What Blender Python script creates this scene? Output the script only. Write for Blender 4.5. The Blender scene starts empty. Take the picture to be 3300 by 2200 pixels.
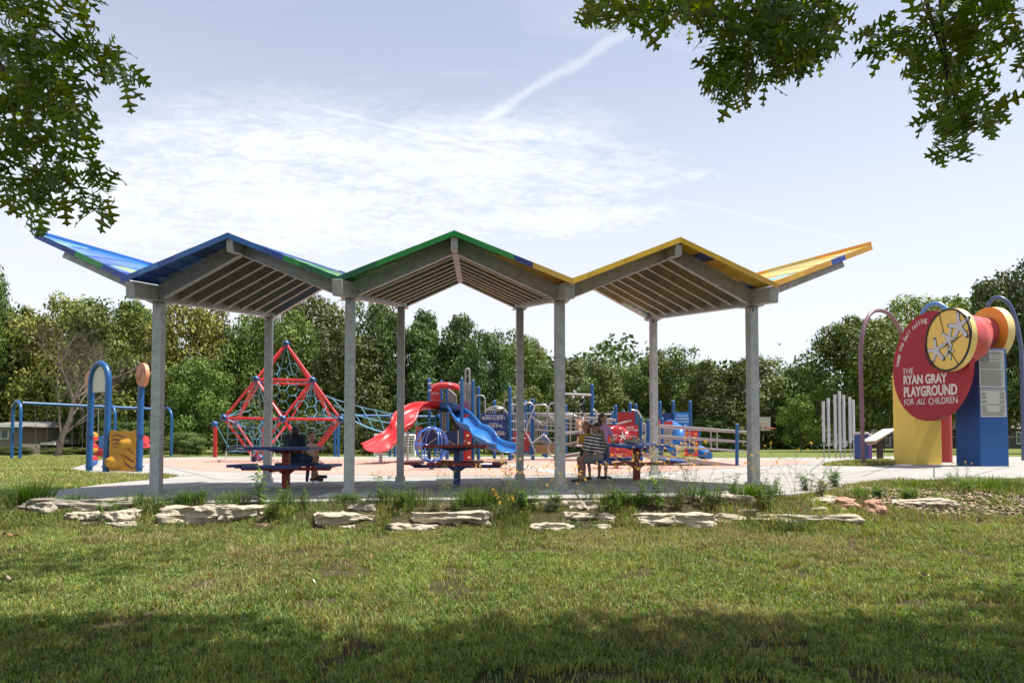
import bpy, bmesh, math, random
import numpy as np
from mathutils import Vector, Matrix, noise
R = math.radians
random.seed(7); NR = np.random.default_rng(7)
scene = bpy.context.scene
COL = scene.collection

# ------------------------------------------------------------------ camera, sky, sun, exposure
CAMZ = 0.85
cam_d = bpy.data.cameras.new('camera'); cam = bpy.data.objects.new('camera', cam_d); COL.objects.link(cam)
cam.location = (0, 0, CAMZ); PITCH = R(2.0)
cam.rotation_euler = (R(90) + PITCH, 0, 0)
cam_d.sensor_width = 36; cam_d.lens = 24; cam_d.shift_y = 253 / 3300
cam_d.clip_start = 0.05; cam_d.clip_end = 3000
scene.camera = cam
scene.render.resolution_x = 1024; scene.render.resolution_y = 682
scene.view_settings.view_transform = 'Standard'; scene.view_settings.look = 'None'
scene.view_settings.exposure = 0.87; scene.view_settings.gamma = 1.0

SUN_DIR = Vector((0.43, 0.005, 1.0)).normalized()          # towards the sun
sun_el = math.asin(SUN_DIR.z); sun_az = math.atan2(SUN_DIR.x, SUN_DIR.y)
sd = bpy.data.lights.new('sun', 'SUN'); sd.energy = 5.0; sd.angle = R(0.53); sd.color = (1.0, 0.955, 0.88)
so = bpy.data.objects.new('sun', sd); COL.objects.link(so)
so.rotation_euler = SUN_DIR.to_track_quat('Z', 'Y').to_euler()

world = bpy.data.worlds.new('World'); scene.world = world; world.use_nodes = True
wt = world.node_tree; wt.nodes.clear()
def WN(t, **k):
    n = wt.nodes.new(t)
    for a, b in k.items(): setattr(n, a, b)
    return n
def wmath(op, a, b=None, c=None, clamp=False):
    n = WN('ShaderNodeMath', operation=op); n.use_clamp = clamp
    for i, v in enumerate((a, b, c)):
        if v is None: continue
        if isinstance(v, (int, float)): n.inputs[i].default_value = v
        else: wt.links.new(v, n.inputs[i])
    return n.outputs[0]
sky = WN('ShaderNodeTexSky', sky_type='NISHITA'); sky.sun_disc = False
sky.sun_elevation = sun_el; sky.sun_rotation = sun_az; sky.air_density = 1.0; sky.dust_density = 1.6; sky.ozone_density = 1.2
tc = WN('ShaderNodeTexCoord'); sep = WN('ShaderNodeSeparateXYZ'); wt.links.new(tc.outputs['Generated'], sep.inputs[0])
zc = wmath('MAXIMUM', sep.outputs[2], 0.02)
u = wmath('DIVIDE', sep.outputs[0], wmath('ADD', zc, 0.12)); v = wmath('DIVIDE', sep.outputs[1], wmath('ADD', zc, 0.12))
cmb = WN('ShaderNodeCombineXYZ'); wt.links.new(u, cmb.inputs[0]); wt.links.new(v, cmb.inputs[1])
def wnoise(scale, detail, rough, stretch=(1, 1, 1), rot=0, dist=0.0):
    mp = WN('ShaderNodeMapping'); mp.inputs['Scale'].default_value = stretch; mp.inputs['Rotation'].default_value = (0, 0, rot)
    wt.links.new(cmb.outputs[0], mp.inputs[0])
    n = WN('ShaderNodeTexNoise'); n.inputs['Scale'].default_value = scale; n.inputs['Detail'].default_value = detail
    n.inputs['Roughness'].default_value = rough; n.inputs['Distortion'].default_value = dist
    wt.links.new(mp.outputs[0], n.inputs['Vector']); return n.outputs['Fac']
def wramp(f, a, b):
    m = WN('ShaderNodeMapRange'); m.interpolation_type = 'SMOOTHSTEP'
    m.inputs['From Min'].default_value = a; m.inputs['From Max'].default_value = b
    wt.links.new(f, m.inputs['Value']); return m.outputs[0]
big = wramp(wnoise(0.75, 3, 0.5, (0.7, 1.2, 1), 0.35), 0.42, 0.62)
rip = wmath('MULTIPLY', wmath('ADD', wramp(wnoise(21, 4, 0.65, (0.8, 1.2, 1), -0.3, 0.8), 0.30, 0.72), wramp(wnoise(5, 6, 0.65, (0.6, 1.4, 1), -0.3, 0.6), 0.3, 0.7)), 0.5)
wisp = wramp(wnoise(2.2, 8, 0.6, (0.5, 1.5, 1), 0.5, 0.8), 0.42, 0.80)
# the bank of rippled cloud low over the shelter (a zone of the sky dome by direction)
dx = wmath('SUBTRACT', u, -0.55); dy = wmath('SUBTRACT', v, 2.05)
rr = wmath('ADD', wmath('POWER', wmath('MULTIPLY', wmath('ADD', dx, wmath('MULTIPLY', dy, 0.35)), 0.82), 2.0), wmath('POWER', wmath('MULTIPLY', dy, 1.75), 2.0))
rr = wmath('ADD', rr, wmath('MULTIPLY', wmath('SUBTRACT', wnoise(1.6, 5, 0.6, (0.6, 1.2, 1), 0.4, 0.5), 0.5), 2.2))
bank = wmath('SUBTRACT', 1.0, wramp(rr, 0.0, 1.5))
ripp = wmath('MULTIPLY', wmath('MULTIPLY', bank, wmath('ADD', wmath('MULTIPLY', rip, 0.80), 0.42)), 1.15)
lowh = wmath('SUBTRACT', 1.0, wramp(sep.outputs[2], 0.05, 0.62))
# condensation trails: thin lines in the cloud plane
def trail(x0, y0, x1, y1, w, s):
    L = math.hypot(x1 - x0, y1 - y0); ux, uy = (x1 - x0) / L, (y1 - y0) / L
    a = wmath('ADD', wmath('MULTIPLY', wmath('SUBTRACT', u, x0), -uy), wmath('MULTIPLY', wmath('SUBTRACT', v, y0), ux))
    t = wmath('ADD', wmath('MULTIPLY', wmath('SUBTRACT', u, x0), ux), wmath('MULTIPLY', wmath('SUBTRACT', v, y0), uy))
    nz = wnoise(9, 4, 0.6)
    a = wmath('ADD', a, wmath('MULTIPLY', wmath('SUBTRACT', nz, 0.5), w * 2.6))
    line = wmath('SUBTRACT', 1.0, wramp(wmath('ABSOLUTE', a), w * 0.02, w))
    ends = wmath('MULTIPLY', wramp(t, 0.0, L * 0.2), wmath('SUBTRACT', 1.0, wramp(t, L * 0.85, L)))
    return wmath('MULTIPLY', wmath('MULTIPLY', line, ends), s)
def uvpix(px, py):
    yc = (1100 - py + 253) / 2200; x = (px - 1650) / 2200
    d = Vector((x, math.cos(PITCH) - math.sin(PITCH) * yc, math.sin(PITCH) + math.cos(PITCH) * yc)).normalized()
    return d.x / (d.z + 0.12), d.y / (d.z + 0.12)
t1 = trail(*uvpix(1490, 430), *uvpix(2080, 70), 0.026, 0.36)
t2 = trail(*uvpix(900, 320), *uvpix(1700, 515), 0.014, 0.26)
t3 = trail(*uvpix(2050, 620), *uvpix(2900, 810), 0.014, 0.14)
cl = wmath('MAXIMUM', ripp, wmath('MULTIPLY', wisp, wmath('ADD', wmath('MULTIPLY', big, 0.55), 0.30)))
cl = wmath('MAXIMUM', cl, wmath('MULTIPLY', lowh, 0.92))
cl = wmath('ADD', wmath('ADD', cl, t1), wmath('ADD', t2, t3))
cl = wmath('ADD', wmath('MULTIPLY', cl, 0.76), 0.30, clamp=True)
mx = WN('ShaderNodeMix', data_type='RGBA'); wt.links.new(cl, mx.inputs['Factor'])
wt.links.new(sky.outputs[0], mx.inputs[6]); mx.inputs[7].default_value = (5.9, 6.1, 6.6, 1)
bg = WN('ShaderNodeBackground'); bg.inputs['Strength'].default_value = 0.092; wt.links.new(mx.outputs[2], bg.inputs[0])
wo = WN('ShaderNodeOutputWorld'); wt.links.new(bg.outputs[0], wo.inputs[0])

# ------------------------------------------------------------------ placing helpers
def zg(x): return 0.0125 * min(max(x + 5.7, 0.0), 17.0)
def ray(px, py):
    yc = (1100 - py + 253) / 2200; x = (px - 1650) / 2200
    d = Vector((x, math.cos(PITCH) - math.sin(PITCH) * yc, math.sin(PITCH) + math.cos(PITCH) * yc)); return d / d.y
def at(px, py, D):
    d = ray(px, py); return Vector((d.x * D, D, CAMZ + d.z * D))
def gat(px, py, dz=0.0):
    d = ray(px, py); D = 20.0
    for _ in range(40): D = (CAMZ - zg(d.x * D) - dz) / max(-d.z, 1e-4)
    return Vector((d.x * D, D, zg(d.x * D) + dz))
def sm(t): t = min(max(t, 0), 1); return t * t * (3 - 2 * t)
def yedge(x): return 9.65 + 3.2 * sm((x - 3.6) / 3.5)
def lawn(x, y):                                            # height of the lawn in front of the slab
    e = yedge(x)
    if y >= e: return zg(x)
    n = 0.03 * noise.noise(Vector((x * 0.5, y * 0.5, 0)))
    if x < -7.5: e = 9.65
    if y < 8.95: return -0.30 - 0.035 * (8.95 - y) + n
    k = sm((y - 8.95) / (e - 8.95)); return (-0.30 + n) * (1 - k) + (zg(x) - 0.03) * k

# ------------------------------------------------------------------ materials
MATS = {}
def lin(c): return tuple(((v / 255) / 12.92 if v / 255 <= 0.04045 else ((v / 255 + 0.055) / 1.055) ** 2.4) for v in c)
def pbr(name, col, rough=0.5, metal=0.0, var=0.12, scale=6.0, bump=0.0, bscale=40.0, spec=0.5, trans=0.0, col2=None, attr=None, coat=0.0, objrand=0.0):
    m = bpy.data.materials.new(name); m.use_nodes = True; nt = m.node_tree; N = nt.nodes; L = nt.links
    b = N['Principled BSDF']; b.inputs['Roughness'].default_value = rough; b.inputs['Metallic'].default_value = metal
    b.inputs['Specular IOR Level'].default_value = spec
    if coat: b.inputs['Coat Weight'].default_value = coat; b.inputs['Coat Roughness'].default_value = 0.12
    c = (*col, 1)
    tcn = N.new('ShaderNodeTexCoord'); nz = N.new('ShaderNodeTexNoise'); nz.inputs['Scale'].default_value = scale; nz.inputs['Detail'].default_value = 6
    nz.inputs['Roughness'].default_value = 0.65
    L.new(tcn.outputs['Object'], nz.inputs['Vector'])
    mr = N.new('ShaderNodeMapRange'); mr.inputs['From Min'].default_value = 0.3; mr.inputs['From Max'].default_value = 0.7
    L.new(nz.outputs['Fac'], mr.inputs['Value'])
    mix = N.new('ShaderNodeMix'); mix.data_type = 'RGBA'; L.new(mr.outputs[0], mix.inputs['Factor'])
    if col2 is None:
        mix.inputs[6].default_value = tuple(v * (1 - var) for v in col) + (1,); mix.inputs[7].default_value = tuple(min(1, v * (1 + var)) for v in col) + (1,)
    else: mix.inputs[6].default_value = c; mix.inputs[7].default_value = (*col2, 1)
    out = mix.outputs[2]
    if attr:
        an = N.new('ShaderNodeAttribute'); an.attribute_name = attr
        mu = N.new('ShaderNodeMix'); mu.data_type = 'RGBA'; mu.blend_type = 'MULTIPLY'; mu.inputs['Factor'].default_value = 1
        L.new(out, mu.inputs[6]); L.new(an.outputs['Color'], mu.inputs[7]); out = mu.outputs[2]
    if objrand:
        oi = N.new('ShaderNodeObjectInfo'); hs = N.new('ShaderNodeHueSaturation')
        a = N.new('ShaderNodeMapRange'); a.inputs['To Min'].default_value = 0.5 - 0.03; a.inputs['To Max'].default_value = 0.5 + 0.02
        bb = N.new('ShaderNodeMapRange'); bb.inputs['To Min'].default_value = 1 - objrand; bb.inputs['To Max'].default_value = 1 + objrand
        L.new(oi.outputs['Random'], a.inputs['Value']); L.new(oi.outputs['Random'], bb.inputs['Value'])
        L.new(a.outputs[0], hs.inputs['Hue']); L.new(bb.outputs[0], hs.inputs['Value']); L.new(out, hs.inputs['Color']); out = hs.outputs[0]
    L.new(out, b.inputs['Base Color'])
    if bump:
        n2 = N.new('ShaderNodeTexNoise'); n2.inputs['Scale'].default_value = bscale; n2.inputs['Detail'].default_value = 5
        L.new(tcn.outputs['Object'], n2.inputs['Vector'])
        bp = N.new('ShaderNodeBump'); bp.inputs['Strength'].default_value = bump; bp.inputs['Distance'].default_value = 0.02
        L.new(n2.outputs['Fac'], bp.inputs['Height']); L.new(bp.outputs[0], b.inputs['Normal'])
    if trans:
        tr = N.new('ShaderNodeBsdfTranslucent'); ms = N.new('ShaderNodeMixShader'); ms.inputs[0].default_value = trans
        hs = N.new('ShaderNodeHueSaturation'); hs.inputs['Saturation'].default_value = 1.25; hs.inputs['Value'].default_value = 1.5; hs.inputs['Hue'].default_value = 0.485
        L.new(out, hs.inputs['Color']); L.new(hs.outputs[0], tr.inputs[0])
        o = N['Material Output']; L.new(b.outputs[0], ms.inputs[1]); L.new(tr.outputs[0], ms.inputs[2]); L.new(ms.outputs[0], o.inputs[0])
    MATS[name] = m; return m
def stain(m, col, scale, a, b, amt):                      # worn patches and dirt with a shape of their own
    nt = m.node_tree; N = nt.nodes; L = nt.links; bs = N['Principled BSDF']; src = bs.inputs['Base Color'].links[0].from_socket; t = [n for n in N if n.type == 'TEX_COORD'][0]
    nz = N.new('ShaderNodeTexNoise'); nz.inputs['Scale'].default_value = scale; nz.inputs['Detail'].default_value = 8; nz.inputs['Roughness'].default_value = 0.7; L.new(t.outputs['Object'], nz.inputs['Vector'])
    mr = N.new('ShaderNodeMapRange'); mr.inputs['From Min'].default_value = a; mr.inputs['From Max'].default_value = b; mr.inputs['To Max'].default_value = amt; L.new(nz.outputs['Fac'], mr.inputs['Value'])
    mx_ = N.new('ShaderNodeMix'); mx_.data_type = 'RGBA'; L.new(mr.outputs[0], mx_.inputs['Factor']); L.new(src, mx_.inputs[6]); mx_.inputs[7].default_value = (*col, 1); L.new(mx_.outputs[2], bs.inputs['Base Color']); return m

BLUE = pbr('blue_paint', (0.004, 0.070, 0.215), 0.38, var=0.10, coat=0.08)
DBLUE = pbr('dark_blue_coating', (0.006, 0.038, 0.16), 0.42, var=0.15, bump=0.15, bscale=90)
RED = pbr('red_paint', (0.43, 0.012, 0.016), 0.38, var=0.08, coat=0.08)
DRED = pbr('dark_red_coating', (0.20, 0.007, 0.009), 0.45, var=0.12)
PLR = pbr('red_plastic', (0.50, 0.022, 0.024), 0.33, var=0.06, coat=0.15)
PLB = pbr('blue_plastic', (0.012, 0.12, 0.36), 0.33, var=0.08, coat=0.15)
stain(PLR, (0.62, 0.12, 0.10), 3.0, 0.52, 0.78, 0.45); stain(PLB, (0.06, 0.20, 0.42), 3.0, 0.52, 0.78, 0.45); stain(BLUE, (0.010, 0.082, 0.215), 2.0, 0.5, 0.75, 0.5); stain(RED, (0.46, 0.05, 0.04), 2.0, 0.5, 0.75, 0.4)
YEL = pbr('yellow_plastic', (0.48, 0.235, 0.018), 0.45, var=0.06)
MAR = pbr('maroon_paint', (0.17, 0.02, 0.03), 0.5)
SIL = pbr('grey_powder_coated_tube', (0.34, 0.325, 0.33), 0.35, metal=0.35, var=0.08)
GALV = pbr('galvanised_steel', (0.265, 0.27, 0.265), 0.45, metal=0.25, col2=(0.46, 0.465, 0.455), scale=11, bump=0.05)
GALVD = pbr('galvanised_steel_rafter', (0.30, 0.28, 0.23), 0.55, metal=0.1, col2=(0.44, 0.41, 0.34), scale=7)
CYAN = pbr('light_blue_rope', (0.10, 0.27, 0.37), 0.7, var=0.15)
WHITE = pbr('white_paint', (0.72, 0.72, 0.70), 0.45, var=0.05)
BLACK = pbr('black_rubber', (0.012, 0.012, 0.013), 0.6, var=0.2)
CONC = pbr('pale_concrete', (0.25, 0.238, 0.222), 0.9, col2=(0.32, 0.305, 0.285), scale=2.2, bump=0.25, bscale=60)
stain(CONC, (0.20, 0.185, 0.165), 0.9, 0.48, 0.72, 0.6); stain(CONC, (0.12, 0.11, 0.095), 14, 0.62, 0.80, 0.6)
PINK = pbr('pink_rubber_surface', (0.37, 0.20, 0.155), 0.9, col2=(0.45, 0.265, 0.21), scale=3.5, bump=0.2, bscale=80)
stain(PINK, (0.30, 0.17, 0.135), 0.5, 0.5, 0.75, 0.6)
GREYR = pbr('grey_rubber_surface', (0.30, 0.30, 0.31), 0.9, bump=0.2)
SKIN = pbr('skin', (0.42, 0.22, 0.145), 0.5, var=0.08)
SKIN2 = pbr('tanned_skin', (0.33, 0.165, 0.105), 0.5, var=0.08)
BARK = pbr('bark', (0.075, 0.055, 0.04), 0.9, col2=(0.15, 0.12, 0.095), scale=12, bump=0.5, bscale=30)
DEADW = pbr('bare_grey_wood', (0.115, 0.088, 0.070), 0.9, var=0.25)

# ------------------------------------------------------------------ mesh helpers
def wloc(p):
    v = Vector((0, 0, 0))
    while p is not None: v += p.location; p = p.parent
    return v
class MB:
    def __init__(s): s.v = []; s.f = []; s.m = []; s.sm = []
    def add(s, vs, fs, mi=0, smooth=False):
        o = len(s.v); s.v += [tuple(q) for q in vs]; s.f += [tuple(i + o for i in f) for f in fs]; s.m += [mi] * len(fs); s.sm += [smooth] * len(fs); return s
    def box(s, c, d, rz=0, mi=0, M=None):
        x, y, z = (k / 2 for k in d); vs = [Vector((a * x, b * y, e * z)) for a in (-1, 1) for b in (-1, 1) for e in (-1, 1)]
        Q = M if M is not None else Matrix.Rotation(rz, 3, 'Z'); c = Vector(c)
        return s.add([Q @ q + c for q in vs], [(0, 1, 3, 2), (4, 6, 7, 5), (0, 4, 5, 1), (2, 3, 7, 6), (0, 2, 6, 4), (1, 5, 7, 3)], mi)
    def beam(s, a, b, w, h, up=(0, 0, 1), mi=0):
        a = Vector(a); b = Vector(b); d = (b - a); L = d.length; d.normalize(); x = d.cross(Vector(up)).normalized(); z = x.cross(d).normalized()
        Q = Matrix((x, d, z)).transposed(); return s.box((a + b) / 2, (w, L, h), M=Q, mi=mi)
    def tube(s, pts, r, n=10, mi=0, caps=True):
        pts = [Vector(p) for p in pts]; m = len(pts); rs = r if isinstance(r, (list, tuple)) else [r] * m
        vs = []; fs = []; prev = None
        for i, p in enumerate(pts):
            t = (pts[min(i + 1, m - 1)] - pts[max(i - 1, 0)])
            if t.length < 1e-9: t = Vector((0, 0, 1))
            t.normalize()
            if prev is None:
                a = Vector((0, 0, 1)) if abs(t.z) < 0.9 else Vector((1, 0, 0)); x = t.cross(a).normalized()
            else:
                x = prev - t * prev.dot(t); x = x.normalized() if x.length > 1e-6 else t.orthogonal().normalized()
            prev = x; y = t.cross(x)
            for k in range(n):
                an = 2 * math.pi * k / n; vs.append(p + (x * math.cos(an) + y * math.sin(an)) * rs[i])
        for i in range(m - 1):
            for k in range(n):
                k2 = (k + 1) % n; fs.append((i * n + k, i * n + k2, (i + 1) * n + k2, (i + 1) * n + k))
        s.add(vs, fs, mi, True)
        if caps: s.add([vs[k] for k in range(n)], [tuple(range(n))[::-1]], mi); s.add([vs[(m - 1) * n + k] for k in range(n)], [tuple(range(n))], mi)
        return s
    def ball(s, c, r, n=14, mi=0, M=None, hmin=-1.0):
        c = Vector(c); rr = r if isinstance(r, (tuple, list)) else (r, r, r); vs = []; fs = []; h = max(n // 2, 4)
        for i in range(h + 1):
            a = math.pi * i / h
            for k in range(n):
                b = 2 * math.pi * k / n; q = Vector((math.sin(a) * math.cos(b) * rr[0], math.sin(a) * math.sin(b) * rr[1], max(math.cos(a), hmin) * rr[2]))
                if M is not None: q = M @ q
                vs.append(c + q)
        for i in range(h):
            for k in range(n):
                k2 = (k + 1) % n; fs.append((i * n + k, (i + 1) * n + k, (i + 1) * n + k2, i * n + k2))
        return s.add(vs, fs, mi, True)
    def prism(s, pts, n, t, mi=0, side=None, smooth_side=False):   # planar outline + normal vector + thickness
        pts = [Vector(p) for p in pts]; n = Vector(n).normalized(); k = len(pts); nor = Vector((0, 0, 0))
        for i in range(k): nor += pts[i].cross(pts[(i + 1) % k])
        if nor.dot(n) < 0: pts = pts[::-1]
        top = [p + n * t / 2 for p in pts]; bot = [p - n * t / 2 for p in pts]
        s.add(top, [tuple(range(k))], mi); s.add(bot, [tuple(range(k))[::-1]], mi)
        return s.add(bot + top, [(i, (i + 1) % k, k + (i + 1) % k, k + i) for i in range(k)], mi if side is None else side, smooth_side)
    def disc(s, c, n, r, t, N=40, mi=0, side=None, ux=None):
        n = Vector(n).normalized(); x = Vector((0, 0, 1)).cross(n).normalized(); y = n.cross(x); c = Vector(c)
        return s.prism([c + (x * math.cos(2 * math.pi * i / N) + y * math.sin(2 * math.pi * i / N)) * r for i in range(N)], n, t, mi, side, True)
    def build(s, name, mat, parent=None, bevel=0, tri=False):
        w = wloc(parent); me = bpy.data.meshes.new(name); me.from_pydata([(a - w.x, b - w.y, c - w.z) for a, b, c in s.v], [], s.f)
        for x in (mat if isinstance(mat, (list, tuple)) else [mat]): me.materials.append(x)
        me.polygons.foreach_set('material_index', s.m); me.polygons.foreach_set('use_smooth', s.sm)
        me.update(); o = bpy.data.objects.new(name, me); COL.objects.link(o)
        if parent is not None: o.parent = parent
        if bevel:
            b = o.modifiers.new('bevel', 'BEVEL'); b.width = bevel; b.segments = 2; b.limit_method = 'ANGLE'; b.angle_limit = R(50)
        return o
def tag(o, label=None, cat=None, group=None, kind=None):
    if label: o['label'] = label
    if cat: o['category'] = cat
    if group: o['group'] = group
    if kind: o['kind'] = kind
    return o
def thing(name, label, cat, loc=(0, 0, 0), group=None):
    o = bpy.data.objects.new(name, None); COL.objects.link(o); o.location = loc; o.empty_display_size = 0.2; return tag(o, label, cat, group)
def copy_tree(o, parent=None):
    c = o.copy(); COL.objects.link(c)
    if parent is not None: c.parent = parent
    for ch in list(o.children): copy_tree(ch, c)
    return c
def np_mesh(name, V, F, mat, parent=None, colors=None, smooth=False):
    """V (n,3), F (m,k) numpy; colors per vertex (n,3)"""
    w = wloc(parent); me = bpy.data.meshes.new(name); n = len(V); m, k = F.shape
    me.vertices.add(n); me.vertices.foreach_set('co', (V - np.array(w)).astype(np.float32).ravel())
    me.loops.add(m * k); me.loops.foreach_set('vertex_index', F.astype(np.int32).ravel())
    me.polygons.add(m); me.polygons.foreach_set('loop_start', np.arange(0, m * k, k, dtype=np.int32))
    me.polygons.foreach_set('loop_total', np.full(m, k, dtype=np.int32))
    for x in (mat if isinstance(mat, (list, tuple)) else [mat]): me.materials.append(x)
    if colors is not None:
        a = me.color_attributes.new('tint', 'FLOAT_COLOR', 'POINT'); a.data.foreach_set('color', np.hstack([colors, np.ones((n, 1))]).astype(np.float32).ravel())
    me.update(calc_edges=True); me.validate()
    if smooth: me.polygons.foreach_set('use_smooth', np.ones(m, dtype=bool))
    o = bpy.data.objects.new(name, me); COL.objects.link(o)
    if parent is not None: o.parent = parent
    return o
def text_mesh(name, body, origin, xdir, ydir, size, mat, parent, align='CENTER', thick=0.004, bold=0.0, sx=1.0, spacing=1.0, shear=0.0):
    cu = bpy.data.curves.new(name, 'FONT'); cu.body = body; cu.size = size; cu.align_x = align; cu.align_y = 'CENTER'; cu.extrude = thick
    cu.offset = bold * size; cu.space_character = spacing; cu.resolution_u = 3; cu.shear = shear
    to = bpy.data.objects.new(name, cu); COL.objects.link(to)
    dg = bpy.context.evaluated_depsgraph_get(); me = bpy.data.meshes.new_from_object(to.evaluated_get(dg)); bpy.data.objects.remove(to); bpy.data.curves.remove(cu)
    X = Vector(xdir).normalized(); Y = Vector(ydir).normalized(); Z = X.cross(Y)
    w = wloc(parent); M = Matrix((X * sx, Y, Z)).transposed().to_4x4(); M.translation = Vector(origin) - w; me.transform(M)
    me.materials.clear(); me.materials.append(mat); me.name = name
    o = bpy.data.objects.new(name, me); COL.objects.link(o); o.parent = parent; return o
# ------------------------------------------------------------------ ground, slab, rubber surface
def ground_mat():
    m = bpy.data.materials.new('lawn_soil_and_grass'); m.use_nodes = True; nt = m.node_tree; N = nt.nodes; L = nt.links; b = N['Principled BSDF']; b.inputs['Roughness'].default_value = 1; b.inputs['Specular IOR Level'].default_value = 0.1
    t = N.new('ShaderNodeTexCoord')
    def nz(sc, d=6, r=0.6):
        n = N.new('ShaderNodeTexNoise'); n.inputs['Scale'].default_value = sc; n.inputs['Detail'].default_value = d; n.inputs['Roughness'].default_value = r; L.new(t.outputs['Object'], n.inputs['Vector']); return n.outputs['Fac']
    def mr(f, a, c):
        n = N.new('ShaderNodeMapRange'); n.inputs['From Min'].default_value = a; n.inputs['From Max'].default_value = c; L.new(f, n.inputs['Value']); return n.outputs[0]
    def mix(f, a, c):
        n = N.new('ShaderNodeMix'); n.data_type = 'RGBA'; L.new(f, n.inputs['Factor'])
        for i, q in ((6, a), (7, c)):
            if isinstance(q, tuple): n.inputs[i].default_value = (*q, 1)
            else: L.new(q, n.inputs[i])
        return n.outputs[2]
    g = mix(mr(nz(5, 8, 0.75), 0.35, 0.65), (0.075, 0.10, 0.024), (0.17, 0.205, 0.055))
    g = mix(mr(nz(0.25, 4), 0.35, 0.7), g, (0.145, 0.165, 0.05))
    g = mix(mr(nz(38, 4, 0.8), 0.52, 0.75), g, (0.05, 0.06, 0.018))
    near = N.new('ShaderNodeSeparateXYZ'); L.new(t.outputs['Object'], near.inputs[0])
    soil = mix(mr(nz(9, 6, 0.7), 0.35, 0.65), (0.045, 0.036, 0.02), (0.15, 0.115, 0.075))
    f = N.new('ShaderNodeMapRange'); f.inputs['From Min'].default_value = 9.2; f.inputs['From Max'].default_value = 12; L.new(near.outputs[1], f.inputs['Value'])
    L.new(mix(f.outputs[0], mix(mr(nz(1.3, 5), 0.35, 0.60), (0.055, 0.058, 0.022), soil), g), b.inputs['Base Color'])
    bp = N.new('ShaderNodeBump'); bp.inputs['Strength'].default_value = 0.9; bp.inputs['Distance'].default_value = 0.05; L.new(nz(22, 6, 0.8), bp.inputs['Height']); L.new(bp.outputs[0], b.inputs['Normal'])
    return m
GM = ground_mat()
xs = sorted(set([-400, -150, -80, -50, -35, -25, -18, -14, -7.5, -5.7, 11.3, 14, 18, 25, 40, 80, 150, 400] + [round(-13.5 + 0.3 * i, 3) for i in range(82)]))
ys = sorted(set([-40, -20, -8, -2] + [round(1 + 0.2 * i, 3) for i in range(62)] + [9.65, 14, 16, 20, 30, 50, 80, 140, 300, 700, 1500]))
V = []; F = []
for y in ys:
    for x in xs: V.append((x, y, (lawn(x, y) if y < 13.5 else zg(x)) - 0.012))
nx = len(xs)
for j in range(len(ys) - 1):
    for i in range(nx - 1): a = j * nx + i; F.append((a, a + 1, a + nx + 1, a + nx))
g = MB(); g.add(V, F, 0, True); go = g.build('ground', GM); tag(go, kind='structure')

def sheet(name, pix, dz, mat, pts=None, kind='structure', thick=0):
    P = pts if pts else [gat(*p) for p in pix]
    bm = bmesh.new(); vs = [bm.verts.new((p[0], p[1], 0)) for p in P]; f = bm.faces.new(vs)
    if f.normal.z < 0: f.normal_flip()
    f.normal_update()
    if f.normal.z < 0: bmesh.ops.reverse_faces(bm, faces=[f])
    bmesh.ops.triangulate(bm, faces=bm.faces[:])
    for x0 in (-5.7, 11.3):
        bmesh.ops.bisect_plane(bm, geom=bm.verts[:] + bm.edges[:] + bm.faces[:], plane_co=(x0, 0, 0), plane_no=(1, 0, 0))
    for v in bm.verts: v.co.z = zg(v.co.x) + dz
    if thick:
        r = bmesh.ops.extrude_face_region(bm, geom=bm.faces[:])
        for v in [q for q in r['geom'] if isinstance(q, bmesh.types.BMVert)]: v.co.z -= thick
        bmesh.ops.recalc_face_normals(bm, faces=bm.faces[:])
    me = bpy.data.meshes.new(name); bm.to_mesh(me); bm.free(); me.materials.append(mat); o = bpy.data.objects.new(name, me); COL.objects.link(o); return tag(o, kind=kind)
edge_r = [(x, yedge(x)) for x in (3.6, 4.4, 5.2, 6.0, 6.8, 7.4)]
front = [Vector((-6.6, 9.68, 0)), Vector((-2, 9.66, 0)), Vector((3.6, 9.68, 0))] + [Vector((x, y + 0.03, 0)) for x, y in edge_r[1:]]
right = [gat(3020, 1545), gat(3300, 1540), gat(3600, 1540), gat(3600, 1474), gat(3250, 1471)]
back = [(2960, 1468), (2850, 1470), (2740, 1473), (2600, 1474), (2400, 1475), (2050, 1474), (1700, 1471), (1100, 1471), (640, 1472), (480, 1475), (330, 1480), (285, 1492), (222, 1512), (300, 1524), (440, 1526), (540, 1529), (578, 1533), (540, 1541), (430, 1550), (330, 1560), (215, 1576)]
conc_pts = front + right + [gat(*p) for p in back] + [Vector((-8.4, 11.2, 0)), Vector((-7.6, 10.3, 0))]
sheet('concrete_paving', None, 0.004, CONC, conc_pts, thick=0.10)
pink_px = [(462, 1484), (560, 1478.5), (900, 1476.5), (1400, 1476.5), (2000, 1478.5), (2350, 1480.5), (2560, 1482.5), (2625, 1486.5), (2600, 1493), (2470, 1501), (2300, 1511), (2150, 1519), (1900, 1529), (1600, 1533), (1300, 1532.5), (1100, 1529), (900, 1524), (760, 1520), (640, 1515), (540, 1502), (470, 1491)]
sheet('playground_surface', pink_px, 0.010, PINK)
sheet('grey_surface_band', [(1500, 1495), (1600, 1492), (1700, 1501), (1800, 1516), (1860, 1528), (1790, 1529), (1720, 1516), (1600, 1502)], 0.015, GREYR)
# lawn islands between the pavings
GI = pbr('lawn_patch', (0.10, 0.135, 0.032), 1.0, col2=(0.19, 0.22, 0.06), scale=5, bump=0.6, bscale=25, spec=0.1)
sheet('grass_island', [(2650, 1500), (2700, 1492), (2790, 1487), (2860, 1484), (2885, 1490), (2880, 1499), (2780, 1502)], 0.012, GI)
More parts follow.
